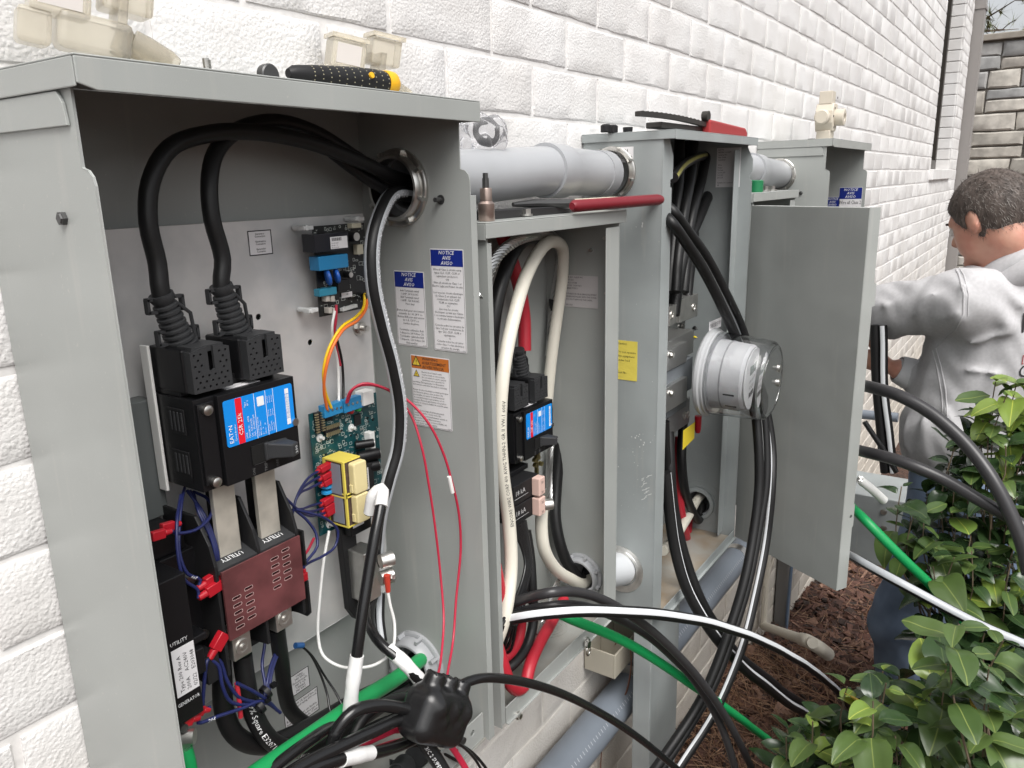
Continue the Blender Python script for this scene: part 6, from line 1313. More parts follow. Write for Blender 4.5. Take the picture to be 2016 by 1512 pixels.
# beyond the door
PD = lambda *pts: [at_d(u, v, d) for u, v, d in pts]
cable('grey_sheen_cable', PD((1610, 745, 1.95), (1670, 754, 1.80), (1722, 764, 1.64), (1770, 780, 1.58), (1830, 812, 1.54), (1890, 862, 1.50), (1945, 930, 1.46), (1985, 1000, 1.44), (2012, 1070, 1.43), (2026, 1130, 1.43)), .0128, CABLE_S, 'upper of two satin dark cables arching from behind the open door')
cable('grey_sheen_cable', PD((1610, 868, 1.95), (1665, 880, 1.80), (1715, 892, 1.64), (1780, 912, 1.57), (1860, 945, 1.53), (1930, 985, 1.49), (1990, 1020, 1.46), (2040, 1052, 1.44)), .0122, CABLE_S, 'lower of two satin dark cables arching from behind the open door')
cable('ground_cable', PD((1600, 925, 1.95), (1650, 972, 1.82), (1700, 1021, 1.68), (1740, 1062, 1.66), (1790, 1112, 1.66), (1830, 1150, 1.68), (1900, 1230, 1.72)), .0102, GREEN, 'short green cable running from behind the door into the shrub')
cable('striped_cable', PD((1600, 1040, 1.92), (1660, 1084, 1.80), (1700, 1108, 1.66), (1760, 1142, 1.58), (1850, 1190, 1.54), (1940, 1235, 1.50), (2030, 1275, 1.46)), .0100, CABLE, 'grey white striped cable slanting from behind the door into the shrub', stripe=((-15, 90),), smat=mat('silver_stripe', (.40, .42, .44), .35))
for i, (u, lab) in enumerate(((1722, 'left'), (1738, 'right'))):
    cable('black_cable', [at(u, 640, x=2.30), at(u + 3, 760, x=2.30), at(u + 12, 850, x=2.3), at(u + 20, 930, x=2.3)], .0115, CABLE, 'black cable hanging vertically below the hand, ' + lab + ' one', stripe=((10, 60),) if i else None)
cable('black_cable', [at(1702, 830, x=2.25), at(1735, 880, x=2.25), at(1765, 930, x=2.25)], .007, CABLE_G, 'thin black cable slanting behind the door edge')
ce = cable('cable_end', PD((1692, 944, 1.66), (1715, 962, 1.67), (1740, 985, 1.69)), .0095, WHITE, 'white jacketed cut cable end sticking out behind the door')[0]
m_ = MB(); q0 = at_d(1692, 944, 1.66)
for dx, dz in ((0, 0), (.005, .004), (-.004, .004), (.004, -.004), (-.004, -.004)): m_.cyl(q0 + V3(-.008, -.004 + dx * .5, .005 + dz), q0 + V3(.004, dx * .5, -.001 + dz), .0022, n=8)
tag(m_.build('conductor_strands', ALU, None), 'bare silver strands of the cut cable end by the door edge', 'wire')
# ------------------------------------------------------------------ the man at the far cabinet, seen from behind his left shoulder
PXX = 2.40
def pt(u, v, dx=0.0): return at(u, v, x=PXX + dx)
FWD = V3(.52, .82, -.40); FWD /= np.linalg.norm(FWD); SIDE = np.cross(FWD, (0, 0, 1)); SIDE /= np.linalg.norm(SIDE); HUP = np.cross(SIDE, FWD)   # SIDE points to his right
HC = pt(1952, 428)                                     # head centre
def loc(P, c): q = P - c; return np.stack([q @ FWD, q @ SIDE, q @ HUP], -1)
sh_l = pt(1905, 592, -.12); sh_r = pt(2075, 575, .14); el_l = pt(1752, 612, -.02); ha_l = V3(2.52, -.225, -.46)
chest = pt(1968, 640, .04); belly = pt(1900, 850, .02); hipc = pt(1895, 960, .02)
el_r = pt(1850, 760, .06); wr_r = pt(1772, 728, .02); ha_r = pt(1722, 712, .02)
hip_l = pt(1880, 985, -.06); hip_r = pt(1985, 985, .08); kn_l = pt(1782, 1225, -.06); an_l = pt(1788, 1455, -.02); kn_r = pt(1925, 1240, .10); an_r = pt(1945, 1470, .12)
nk0 = HC + HUP * -.07 - FWD * .035; nk1 = pt(1988, 545, .03)
def head_sdf(P):
    L = loc(P, HC); d = s_ell(L, (0, 0, .012), (.098, .076, .098))
    d = smin(d, s_ell(L, (.040, 0, -.050), (.052, .058, .062)), .03)          # jaw and face
    d = smin(d, s_ell(L, (.086, 0, .014), (.014, .045, .012)), .012)          # brow
    d = smin(d, s_caps(L, (.090, 0, .000), (.110, 0, -.032), .009, .014), .010)  # nose
    d = smin(d, s_ell(L, (.086, 0, -.062), (.012, .026, .010)), .008)         # mouth
    d = smin(d, s_ell(L, (.080, 0, -.098), (.020, .026, .016)), .014)         # chin
    for sd in (-1, 1):
        d = smax(d, -s_ell(L, (.094, sd * .034, -.008), (.014, .016, .010)), .008)   # eye sockets
        e = s_ell(L, (-.006, sd * .079, -.012), (.017, .010, .030)); e = smax(e, -s_ell(L, (.000, sd * .090, -.008), (.010, .007, .018)), .004)
        d = smin(d, e, .006)
    return d
def body_sdf(P):
    d = head_sdf(P)
    d = smin(d, s_caps(P, nk0, nk1, .056, .064), .03)
    d = smin(d, s_caps(P, chest, belly, .125, .110), .05)
    d = smin(d, s_caps(P, belly, hipc, .110, .115), .05)
    d = smin(d, s_caps(P, sh_l, sh_r, .060, .060), .05)
    for a, b, c, r0, r1, r2 in ((sh_l, el_l, ha_l, .052, .042, .029), (sh_r, el_r, wr_r, .050, .042, .031)):
        d = smin(d, s_caps(P, a, b, r0, r1), .02); d = smin(d, s_caps(P, b, c, r1, r2), .012)
    for a, b, c in ((hip_l, kn_l, an_l), (hip_r, kn_r, an_r)):
        d = smin(d, s_caps(P, a, b, .080, .058), .03); d = smin(d, s_caps(P, b, c, .056, .038), .02)
        d = smin(d, s_caps(P, c, c + V3(.06, .13, -.03), .036, .030), .02)
    # hands: palm, four fingers and a thumb closing on the cables
    for w, base in ((wr_r, ha_r), (ha_l - V3(.02, .05, -.01), ha_l)):
        f = base - w; f /= np.linalg.norm(f); up = V3(0, 0, 1) - f * f[2]; up /= np.linalg.norm(up); sd = np.cross(f, up)
        palm = base + f * .035; d = smin(d, s_caps(P, base - f * .02, palm, .028, .027), .012)
        for k, (o, L_) in enumerate(((.027, .034), (.010, .040), (-.008, .037), (-.025, .029))):
            k0 = palm + up * o + f * .018; k1 = k0 + f * L_ + sd * .010; k2 = k1 - sd * -.024 + f * .004
            d = smin(d, s_caps(P, k0, k1, .0095, .0088), .004); d = smin(d, s_caps(P, k1, k2, .0088, .0078), .003)
        d = smin(d, s_caps(P, base + up * .024, base + up * .050 + f * .028, .012, .010), .006); d = smin(d, s_caps(P, base + up * .050 + f * .028, base + up * .046 + f * .055 + sd * .01, .010, .008), .003)
    return d
allp = np.stack([HC, sh_l, sh_r, el_l, ha_l, chest, hipc, el_r, ha_r, kn_l, an_l, kn_r, an_r])
lo = allp.min(0) - V3(.16, .22, .14); hi = allp.max(0) + V3(.2, .24, .17)
V_, F_ = sdf_mesh(body_sdf, lo, hi, .0085)
SKIN = mat('skin', (.62, .34, .25), .5, col2=(.56, .26, .19), vscale=22, bump=.1, bscale=300, sss=.15)
man = mesh_obj('person', V_, F_, SKIN)
tag(man, 'man in light grey hooded sweatshirt and blue jeans working at the farthest cabinet', 'person')
man_off = world_loc(man)
# hair: cap over the skull, cut by the hairline
def hair_sdf(P):
    L = loc(P, HC); n = .0012 * np.sin(L[..., 1] * 300 + 40 * L[..., 0]) * np.sin(L[..., 2] * 60 + L[..., 0] * 50)
    d = s_ell(L, (-.004, 0, .016), (.104, .0815, .102)) - .003 + n
    cut = (.012 - L[..., 2]) + np.clip(L[..., 0], -.2, .2) * .72                # hairline: high over the face, low at the nape
    cut = smin(cut, s_ell(L, (.016, -.079, -.012), (.014, .03, .026)) * 1.0, .01)
    front = L[..., 0] - .072 + (.055 - L[..., 2]) * .9
    d = smax(d, cut - .028, .008); d = smax(d, front - .02, .008)
    for sd in (-1, 1): d = smax(d, -(s_ell(L, (.000, sd * .080, -.016), (.021, .02, .036))), .004)
    return d
V_, F_ = sdf_mesh(hair_sdf, HC - .135, HC + .135, .0042)
HAIR = mat('short_grey_brown_hair', (.105, .082, .07), .6, col2=(.05, .038, .032), vscale=120, bump=.5, bscale=200, stretch=(1, .5, .25))
mesh_obj('hair', V_, F_, HAIR, man)
gh = random.Random(8); st_ = MB(); Vh = np.array(V_); gi = gh.sample(range(len(Vh)), min(len(Vh), 4200))
for i in gi:                                            # short cropped strands
    p = Vh[i]; n_ = p - HC; n_ /= np.linalg.norm(n_); t_ = -HUP * .5 - FWD * .25 + n_ * gh.uniform(.15, .5) + np.array([gh.uniform(-.3, .3) for _ in range(3)]); t_ /= np.linalg.norm(t_); L_ = gh.uniform(.010, .020); s_ = np.cross(t_, n_); s_ = s_ / (np.linalg.norm(s_) + 1e-9) * .0006
    st_.add([p - s_, p + s_, p + t_ * L_], [(0, 1, 2)], gh.choice([0, 0, 1]))
tag(st_.build('hair_strands', [HAIR, mat('grey_hair', (.24, .22, .20), .5)], man, smooth=0), kind='stuff')
# eyes and brows
for sd in (-1, 1):
    q = HC + FWD * .086 + SIDE * sd * .034 - HUP * .008; e = MB().lathe(q - FWD * .012, q + FWD, [(0, .001), (.002, .006), (.006, .010), (.012, .0115), (.018, .010), (.022, .005), (.0235, .0005)], 16); e.build('eye', mat('eye_white', (.6, .58, .55), .2), man, smooth=1)
    q = HC + FWD * .098 + SIDE * sd * .034 + HUP * .016; MB().obox(q - FWD * .006, SIDE * .013, HUP * .003, FWD * .003).build('eyebrow', HAIR, man, smooth=0, bevel=.002)
# sweatshirt
def bump_lines(P, d, lines):
    for a, b, r, k in lines: d = smin(d, s_caps(P, a, b, r), k)
    return d
CU_L = el_l + (ha_l - el_l) * .80
def shirt_sdf(P):
    d = s_caps(P, chest + V3(0, 0, .02), belly, .165, .152); d = smin(d, s_caps(P, belly, hipc + V3(0, 0, .0), .152, .150), .05)
    d = smin(d, s_caps(P, sh_l + V3(.02, 0, -.01), sh_r, .078, .082), .05)
    d = smin(d, s_caps(P, nk1 - V3(0, 0, .03), chest, .085, .10), .05)
    d = smin(d, s_caps(P, sh_l, el_l, .080, .072), .03); d = smin(d, s_caps(P, el_l, CU_L, .074, .050), .02)
    d = smin(d, s_caps(P, sh_r, el_r, .082, .066), .04); d = smin(d, s_caps(P, el_r, el_r + (wr_r - el_r) * .78, .064, .044), .02)
    # cloth folds: long soft ridges from armpit, along sleeve and down the flank
    R = [((1868, 530, -.20), (1745, 690, -.12), .010), ((1838, 520, -.22), (1742, 600, -.12), .012), ((1812, 525, -.20), (1735, 560, -.10), .009), ((1880, 620, -.22), (1760, 665, -.14), .008),
         ((1850, 700, -.16), (1985, 655, -.14), .010), ((1835, 720, -.14), (1960, 735, -.14), .010), ((1800, 740, -.12), (1830, 900, -.12), .012), ((1830, 740, -.14), (1905, 900, -.14), .010), ((1788, 700, -.08), (1775, 880, -.08), .012), ((1905, 560, -.16), (1985, 640, -.14), .008), ((1940, 540, -.14), (2010, 600, -.12), .008)]
    for a, b, r in R:
        A, B = pt(a[0], a[1], a[2]), pt(b[0], b[1], b[2])
        # keep the ridge on the surface: blend a shallow capsule pulled inside the cloth
        d = d - .012 * np.exp(-np.clip(s_caps(P, A, B, r * .5), 0, None) / .011)
    d = d + .0028 * np.sin(P[..., 0] * 62 + P[..., 2] * 47 + 2 * np.sin(P[..., 1] * 40)) * np.sin(P[..., 2] * 33 - P[..., 1] * 52) + .0035 * np.sin(P[..., 0] * 38 + P[..., 2] * 24 + 2 * np.sin(P[..., 1] * 21)) * np.sin(P[..., 2] * 17 - P[..., 1] * 30)
    # armhole seam
    for a, b in (((1872, 505), (1897, 560)), ((1897, 560), (1893, 625)), ((1893, 625), (1842, 682))):
        d = d - .006 * np.exp(-np.clip(s_caps(P, pt(a[0], a[1], -.2), pt(b[0], b[1], -.2), .004), 0, None) / .008)
    # neck opening
    d = smax(d, -s_caps(P, nk1 + (HC - nk1) * .12, HC, .064, .10), .01)
    # hem
    return smax(d, -(P[..., 2] - (hipc[2] + .05)), .01)
V_, F_ = sdf_mesh(shirt_sdf, np.stack([sh_l, sh_r, el_l, CU_L, hipc, chest, el_r, wr_r]).min(0) - .2, np.stack([sh_l, sh_r, el_l, CU_L, chest, el_r]).max(0) + .2, .0068)
FLEECE = mat('light_grey_fleece', (.48, .475, .485), .9, spec=.15, var=.06, vscale=120, bump=.12, bscale=700)
shirt = mesh_obj('sweatshirt', V_, F_, FLEECE, man); VS, FS = np.array(V_), F_
# hood lying behind the neck
hd = []
for a in range(-150, 151, 10):
    r_ = R_(a); hd.append(nk1 + V3(0, 0, .012) - FWD * .012 + (-FWD * math.cos(r_) * .088 - SIDE * math.sin(r_) * -.088) + V3(0, 0, .018 - .045 * (1 - math.cos(r_)) * .5) + V3(0, 0, -.02) * 0)
hp = spline(hd, .012); hr = [.030 * (.45 + .55 * math.sin(math.pi * i / (len(hp) - 1))) + .004 for i in range(len(hp))]
ho = MB().tube(hp, hr, 16)
hp2 = hp + (-FWD * .035 + V3(0, 0, -.030)); ho.tube(hp2, [q * 1.05 for q in hr], 16)
ho.build('hood', FLEECE, man, smooth=1.2)
# cuff of the right sleeve
cu = el_r + (wr_r - el_r) * .78; cd = (wr_r - el_r) / np.linalg.norm(wr_r - el_r)
MB().lathe(cu - cd * .02, cu + cd, [(0, .047), (.02, .046), (.05, .040), (.055, .036), (.04, .034)], 24, close=False).build('cuff', mat('pale_rib_knit', (.60, .60, .61), .85, bump=.3, bscale=250), man, smooth=.8)
# jeans
def jean_sdf(P):
    d = s_caps(P, hipc + V3(0, 0, .04), hipc - V3(0, 0, .05), .140, .135)
    for a, b, c in ((hip_l, kn_l, an_l), (hip_r, kn_r, an_r)):
        d = smin(d, s_caps(P, a, b, .108, .094), .04); d = smin(d, s_caps(P, b, c, .092, .078), .03)
    d = d + .004 * np.sin(P[..., 2] * 55 + 2 * np.sin(P[..., 1] * 40)) * np.exp(-((P[..., 2] - kn_l[2]) / .16) ** 2)
    for a, b in ((hip_l, kn_l), (kn_l, an_l)): d = d - .0025 * np.exp(-np.clip(s_caps(P, a + V3(-.095, .02, 0), b + V3(-.09, .03, 0), .003), 0, None) / .004)
    return smax(d, -(P[..., 2] - (an_l[2] + .035)), .008)
V_, F_ = sdf_mesh(jean_sdf, np.stack([hip_l, hip_r, kn_l, an_l, an_r]).min(0) - .17, np.stack([hip_l, hip_r, kn_l, kn_r]).max(0) + .2, .011)
mesh_obj('jeans', V_, F_, mat('blue_denim', (.17, .23, .33), .8, col2=(.11, .155, .235), vscale=9, bump=.25, bscale=900), man)
for c in (an_l, an_r):
    q = c + V3(.03, .06, -.06); Vb, Fb = sdf_mesh(lambda P: smin(s_caps(P, c + V3(0, 0, -.02), c + V3(0, 0, -.05), .055), s_caps(P, c + V3(0, 0, -.055), c + V3(.07, .16, -.07), .048, .04), .03), c - .16, c + .26, .012)
    mesh_obj('boot', Vb, Fb, mat('brown_leather', (.08, .045, .025), .6), man)
# lettering on the back, wrapped on the cloth
from mathutils.bvhtree import BVHTree
bvh = BVHTree.FromPolygons([Vector(v) for v in VS.tolist()], FS)
def on_shirt(u, v):
    r = at_d(u, v, 1.0) - CAM; h = bvh.ray_cast(Vector(CAM), Vector(r)); return None if h[0] is None else np.array(h[0])
def seam(P_, r_=.0024):
    q = [on_shirt(u, v) for u, v in P_]; q = [p for p in q if p is not None]
    if len(q) > 2: MB().tube(spline(q, .008), r_, 6).build('seam', FLEECE, man, smooth=1)
def dense(P_): return [(P_[i][0] + (P_[i + 1][0] - P_[i][0]) * k / 6, P_[i][1] + (P_[i + 1][1] - P_[i][1]) * k / 6) for i in range(len(P_) - 1) for k in range(6)] + [P_[-1]]
seam(dense([(1870, 512), (1888, 540), (1898, 580), (1896, 620), (1880, 652), (1842, 684)])); seam(dense([(1880, 512), (1898, 542), (1907, 580), (1905, 622)]), .0018)
seam(dense([(1842, 684), (1852, 720), (1862, 770), (1866, 830)]), .002); seam(dense([(1836, 690), (1845, 725), (1854, 775), (1858, 835)]), .002)
c0 = on_shirt(2005, 700); 
if c0 is not None:
    rx = on_shirt(2014, 700) - on_shirt(1985, 702); rx /= np.linalg.norm(rx); uz = V3(0, 0, 1) - rx * rx[2]; uz /= np.linalg.norm(uz); nn = np.cross(rx, uz)
    if nn @ (CAM - c0) < 0: nn = -nn
    def cloth_text(txt, u, v, h, mi):
        bp = MB(); vv, ff, w = text_mesh(txt, 3, True, .10); o = on_shirt(u, v); P = []
        for q in vv:
            p = o + rx * q[0] * h / .69 * .8 + uz * q[1] * h / .69; hh = bvh.ray_cast(Vector(p + nn * .2), Vector(-nn)); P.append(np.array(hh[0]) + nn * .0015 if hh[0] is not None else p)
        bp.add(P, ff); bp.build('back_print', [INK, mat('dull_red_ink', (.35, .06, .06), .7)][mi], man, smooth=0)
    cloth_text('N', 2008, 655, .048, 0); cloth_text('GE', 2003, 743, .030, 0); cloth_text('[', 2010, 713, .018, 1)
# ------------------------------------------------------------------ broadleaf shrubs
def leaf_mesh(name, L, w, fold, curl, twist, mats_):
    n, m_ = 7, 2; P = []; F = []
    for i in range(n + 1):
        t = i / n; ww = w * (math.sin(math.pi * min(1, t * .94 + .03)) ** .62) * (1.08 - .26 * t) if 0 < i < n else w * (.03 if i == 0 else .10)
        x = L * t; z = -curl * t * t * L + .0015 * math.sin(9 * t); tw = twist * t
        for j in (-2, -1, 0, 1, 2):
            y = ww * j / 2; zz = z + fold * abs(y) - .9 * fold * abs(y) * abs(j / 2) * .6
            P.append((x, y * math.cos(tw) - 0, zz + y * math.sin(tw)))
    for i in range(n):
        for j in range(4): F.append((i * 5 + j, (i + 1) * 5 + j, (i + 1) * 5 + j + 1, i * 5 + j + 1))
    me = bpy.data.meshes.new(name); me.from_pydata(P, [], F); me.materials.append(mats_); me.polygons.foreach_set('use_smooth', [True] * len(F)); return me, P, F
def leaf_mat(name, c, c2, rough):
    m = bpy.data.materials.new(name); m.use_nodes = True; nt = m.node_tree; b = nt.nodes['Principled BSDF']; b.inputs['Roughness'].default_value = rough
    b.inputs['Specular IOR Level'].default_value = .55; b.inputs['Coat Weight'].default_value = .12; b.inputs['Coat Roughness'].default_value = .15
    tc = nt.nodes.new('ShaderNodeTexCoord'); sx = nt.nodes.new('ShaderNodeSeparateXYZ'); nt.links.new(tc.outputs['Object'], sx.inputs[0])
    ab = nt.nodes.new('ShaderNodeMath'); ab.operation = 'ABSOLUTE'; nt.links.new(sx.outputs['Y'], ab.inputs[0])
    mr = nt.nodes.new('ShaderNodeMapRange'); mr.inputs['From Min'].default_value = .0002; mr.inputs['From Max'].default_value = .0012; nt.links.new(ab.outputs[0], mr.inputs['Value'])
    oi = nt.nodes.new('ShaderNodeObjectInfo'); n = nt.nodes.new('ShaderNodeTexNoise'); n.inputs['Scale'].default_value = 40; nt.links.new(tc.outputs['Object'], n.inputs['Vector'])
    ad = nt.nodes.new('ShaderNodeMath'); ad.operation = 'MULTIPLY_ADD'; nt.links.new(n.outputs['Fac'], ad.inputs[0]); ad.inputs[1].default_value = .45; nt.links.new(oi.outputs['Random'], ad.inputs[2])
    m2 = nt.nodes.new('ShaderNodeMix'); m2.data_type = 'RGBA'; nt.links.new(ad.outputs[0], m2.inputs['Factor']); m2.inputs['A'].default_value = (*c2, 1); m2.inputs['B'].default_value = (*c, 1)
    mx = nt.nodes.new('ShaderNodeMix'); mx.data_type = 'RGBA'; nt.links.new(mr.outputs[0], mx.inputs['Factor']); mx.inputs['A'].default_value = (min(1, c[0] * 2.6), min(1, c[1] * 2.0), c[2] * 2, 1); nt.links.new(m2.outputs['Result'], mx.inputs['B'])
    nt.links.new(mx.outputs['Result'], b.inputs['Base Color'])
    tr = nt.nodes.new('ShaderNodeBsdfTranslucent'); tr.inputs['Color'].default_value = (c[0] * 1.6, c[1] * 1.6, c[2], 1); ms = nt.nodes.new('ShaderNodeMixShader'); ms.inputs[0].default_value = .12
    nt.links.new(b.outputs[0], ms.inputs[1]); nt.links.new(tr.outputs[0], ms.inputs[2]); nt.links.new(ms.outputs[0], nt.nodes['Material Output'].inputs['Surface'])
    bm_ = nt.nodes.new('ShaderNodeBump'); bm_.inputs['Strength'].default_value = .2; bm_.inputs['Distance'].default_value = .002; nt.links.new(n.outputs['Fac'], bm_.inputs['Height']); nt.links.new(bm_.outputs[0], b.inputs['Normal'])
    return m
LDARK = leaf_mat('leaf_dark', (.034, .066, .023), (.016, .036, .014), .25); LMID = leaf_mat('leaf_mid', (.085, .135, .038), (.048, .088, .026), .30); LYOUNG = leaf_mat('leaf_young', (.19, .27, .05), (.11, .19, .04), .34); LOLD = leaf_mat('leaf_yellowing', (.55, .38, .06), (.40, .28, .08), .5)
gl_ = random.Random(21)
LM = {}
for key, mm in (('d', LDARK), ('m', LMID), ('y', LYOUNG), ('o', LOLD)):
    LM[key] = [leaf_mesh('leaf', .080, .0205 + .0028 * k, .35 + .12 * k, .12 + .16 * k, (-.35, .1, .4, -.1, .6)[k], mm) for k in range(5)]
STEM = mat('shrub_twig', (.13, .095, .06), .7, var=.3, vscale=60)
def orient(d, up):
    d = d / np.linalg.norm(d); s_ = np.cross(up, d); s_ /= np.linalg.norm(s_) + 1e-9; n_ = np.cross(d, s_); return np.stack([d, s_, n_], 1)
def shrub(label, tips, base, seed, maxparts, dens, sc=1.0, key=lambda u, v, g: 'd'):
    gq = random.Random(seed); t = thing('shrub', base, label, 'shrub', 'glossy evergreen shrubs'); extra = MB(); count = 0; inv = np.array(base)
    for (u, v, dpt, k) in tips:
        tip = at_d(u, v, dpt); down = V3(gq.uniform(-.12, .12), gq.uniform(-.12, .12), -1); mid = tip + down * gq.uniform(.10, .18); 
        root = inv + (tip - inv) * V3(.35, .35, .0) + V3(0, 0, max(.05, (mid[2] - inv[2]) * .3))
        pts = spline([tip, tip + (mid - tip) * .5 + V3(gq.uniform(-.01, .01), gq.uniform(-.01, .01), 0), mid, (mid + root) / 2 + V3(gq.uniform(-.05, .05), gq.uniform(-.05, .05), 0), root], .03)
        MB().tube(pts, [.0013 + .0022 * i / len(pts) for i in range(len(pts))], 6).build('stem', STEM, t, smooth=1)
        L_ = np.concatenate([[0], np.cumsum(np.linalg.norm(np.diff(pts, axis=0), axis=1))]); az = gq.uniform(0, 6.28)
        for i in range(k):
            s_ = .002 + .155 * (i / k) ** 1.2; j = min(len(pts) - 2, int(np.searchsorted(L_, s_))); p = pts[j] + (pts[j + 1] - pts[j]) * ((s_ - L_[j]) / (L_[j + 1] - L_[j] + 1e-9))
            az += 2.4 + gq.uniform(-.3, .3); el = gq.uniform(.0, .75) - .55 * (i / k) + (.25 if i < 2 else 0)
            d = V3(math.cos(az) * math.cos(el), math.sin(az) * math.cos(el), math.sin(el)); up = V3(gq.uniform(-.35, .35), gq.uniform(-.35, .35), 1)
            M = orient(d, up); s__ = sc * gq.uniform(.55, 1.2) * (.6 if i < 2 and gq.random() < .6 else 1); kk = key(u, v, gq)
            if i < 3 and kk == 'd' and gq.random() < .35: kk = 'm'
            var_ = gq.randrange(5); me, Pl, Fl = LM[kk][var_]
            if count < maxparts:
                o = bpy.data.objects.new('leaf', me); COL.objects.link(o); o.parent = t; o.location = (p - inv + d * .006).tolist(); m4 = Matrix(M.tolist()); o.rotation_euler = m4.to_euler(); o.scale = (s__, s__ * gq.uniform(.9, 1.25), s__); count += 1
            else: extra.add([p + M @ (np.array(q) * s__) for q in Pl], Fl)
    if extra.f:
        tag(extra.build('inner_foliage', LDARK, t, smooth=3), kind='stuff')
    return t
gt = random.Random(33)
def fill(poly, n, d0, d1, k, mind):
    out = []; tries = 0
    while len(out) < n and tries < 4000:
        tries += 1; u = gt.uniform(min(p[0] for p in poly), max(p[0] for p in poly)); v = gt.uniform(min(p[1] for p in poly), max(p[1] for p in poly)); ins = False
        for i in range(len(poly)):
            (x1, y1), (x2, y2) = poly[i], poly[i - 1]
            if (y1 > v) != (y2 > v) and u < (x2 - x1) * (v - y1) / (y2 - y1) + x1: ins = not ins
        if ins and all((u - q[0]) ** 2 + (v - q[1]) ** 2 > mind ** 2 for q in out): out.append((u, v, gt.uniform(d0, d1), k))
    return out
lowpoly = [(1520, 1440), (1600, 1405), (1650, 1375), (1720, 1330), (1790, 1325), (1860, 1290), (1890, 1215), (1960, 1200), (2070, 1180), (2070, 1600), (1500, 1600)]
tipsA = [(1548, 1452, 1.42, 5), (1600, 1420, 1.38, 6), (1668, 1352, 1.42, 6), (1738, 1322, 1.40, 7), (1842, 1335, 1.36, 7), (1975, 1262, 1.30, 8)] + fill(lowpoly, 66, 1.2, 1.70, 9, 28)
tipsA.sort(key=lambda q: q[2])
shrub('nearer low evergreen shrub at the bottom right corner with glossy leaves', tipsA, (1.15, -.95, -1.56), 5, 290, 1, .86, lambda u, v, g: 'o' if g.random() < .03 else ('y' if g.random() < .09 else ('m' if g.random() < .55 else 'd')))
upoly = [(1925, 770), (1960, 742), (2060, 735), (2070, 1290), (1880, 1265), (1850, 1200), (1840, 1120), (1800, 1060), (1770, 990), (1800, 965), (1860, 935), (1875, 870), (1900, 830)]
tipsB = [(1960, 752, 1.72, 8), (2000, 760, 1.70, 8), (1935, 812, 1.74, 7), (1775, 958, 1.72, 6), (1800, 1010, 1.72, 7), (1880, 880, 1.74, 7)] + fill(upoly, 66, 1.66, 1.90, 9, 26)
tipsB.sort(key=lambda q: q[2])
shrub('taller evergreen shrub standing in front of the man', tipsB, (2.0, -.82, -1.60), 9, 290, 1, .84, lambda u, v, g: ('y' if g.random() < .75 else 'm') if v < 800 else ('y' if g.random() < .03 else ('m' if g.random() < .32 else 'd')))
# ------------------------------------------------------------------ pine beyond the stone wall
tr = thing('pine_tree', (15.5, .4, -1.95), 'pine with thin bare looking branches beyond the stone wall', 'tree')
BARKT = mat('pine_bark', (.12, .085, .06), .85, var=.3, vscale=12)
MB().tube([V3(15.5, .9, -1.95), V3(15.5, .85, 1.0), V3(15.55, .8, 3.6), V3(15.5, .75, 6.0)], [.16, .13, .09, .02], 10).build('trunk', BARKT, tr)
gp_ = random.Random(2); cr = MB(); nd = MB()
for i in range(90):
    z = gp_.uniform(1.0, 5.2); a = gp_.uniform(0, 6.28); L = gp_.uniform(.9, 2.2) * (1.25 - z / 7); p0 = V3(15.5, .8, z); d = V3(math.cos(a), math.sin(a), gp_.uniform(-.1, .35)); p2 = p0 + d * L; p1 = (p0 + p2) / 2 + V3(0, 0, gp_.uniform(-.1, .05))
    cr.tube([p0, p1, p2], [.022, .012, .004], 5)
    for k in range(7):
        q = p0 + (p2 - p0) * gp_.uniform(.3, 1); e = q + V3(gp_.uniform(-.25, .25), gp_.uniform(-.25, .25), gp_.uniform(-.12, .18)); cr.tube([q, (q + e) / 2 + V3(0, 0, .02), e], .008, 4)
        for _ in range(16):
            t = V3(gp_.uniform(-1, 1), gp_.uniform(-1, 1), gp_.uniform(-.6, 1)); t /= np.linalg.norm(t); s_ = np.cross(t, (0, 0, 1)) * .010; b = q + (e - q) * gp_.uniform(.5, 1); nd.add([b - s_, b + s_, b + t * gp_.uniform(.12, .26)], [(0, 1, 2)], gp_.randrange(2))
tag(cr.build('limbs', BARKT, tr, smooth=1), kind='stuff')
tag(nd.build('crown', [mat('needle_a', (.16, .19, .08), .6), mat('needle_b', (.24, .25, .12), .6)], tr, smooth=0), kind='stuff')
# ------------------------------------------------------------------ things lying on the cabinet tops
ZT1 = BZT + .0155 + .0003; ZT2 = P2[3] + .0156 + .0003; ZT3 = MZT + .014 + .0003
YEL = mat('tool_yellow', (.75, .40, .01), .45)
# utility knife on the nearest hood
kx = lambda u, y=-.12: at(u, 150, y=y)[0]
kn = thing('screwdriver_handle', (.55, -.12, ZT1), 'black tool handle with yellow dots and orange butt on the nearest cabinet', 'tool')
x0, x1 = kx(560), kx(742); R0 = .0125; yk = -.125
prof = [(0, .004), (.006, .0075), (.03, .0098), (.07, .0118), (.10, .0126), (x1 - x0 - .012, .0124), (x1 - x0, .0115)]
Hd = V3(x0, yk, ZT1 + .0122); He = V3(x1, yk - .004, ZT1 + .0135)
MB().lathe(Hd, He, prof, 24).build('grip', BLACKM, kn, smooth=.8)
ll = np.linalg.norm(He - Hd); hd_ = (He - Hd) / ll
MB().lathe(He, He + hd_, [(-.001, .0122), (.004, .0128), (.012, .0120), (.017, .008), (.018, .001)], 24).build('butt_cap', YEL, kn, smooth=.8)
MB().lathe(He + hd_ * -.03 + V3(0, -.012, .004), He + hd_ * -.03 + V3(0, -.02, .006), [(0, .003), (.002, .003), (.002, .0005)], 12).build('button', YEL, kn)
dt = MB()
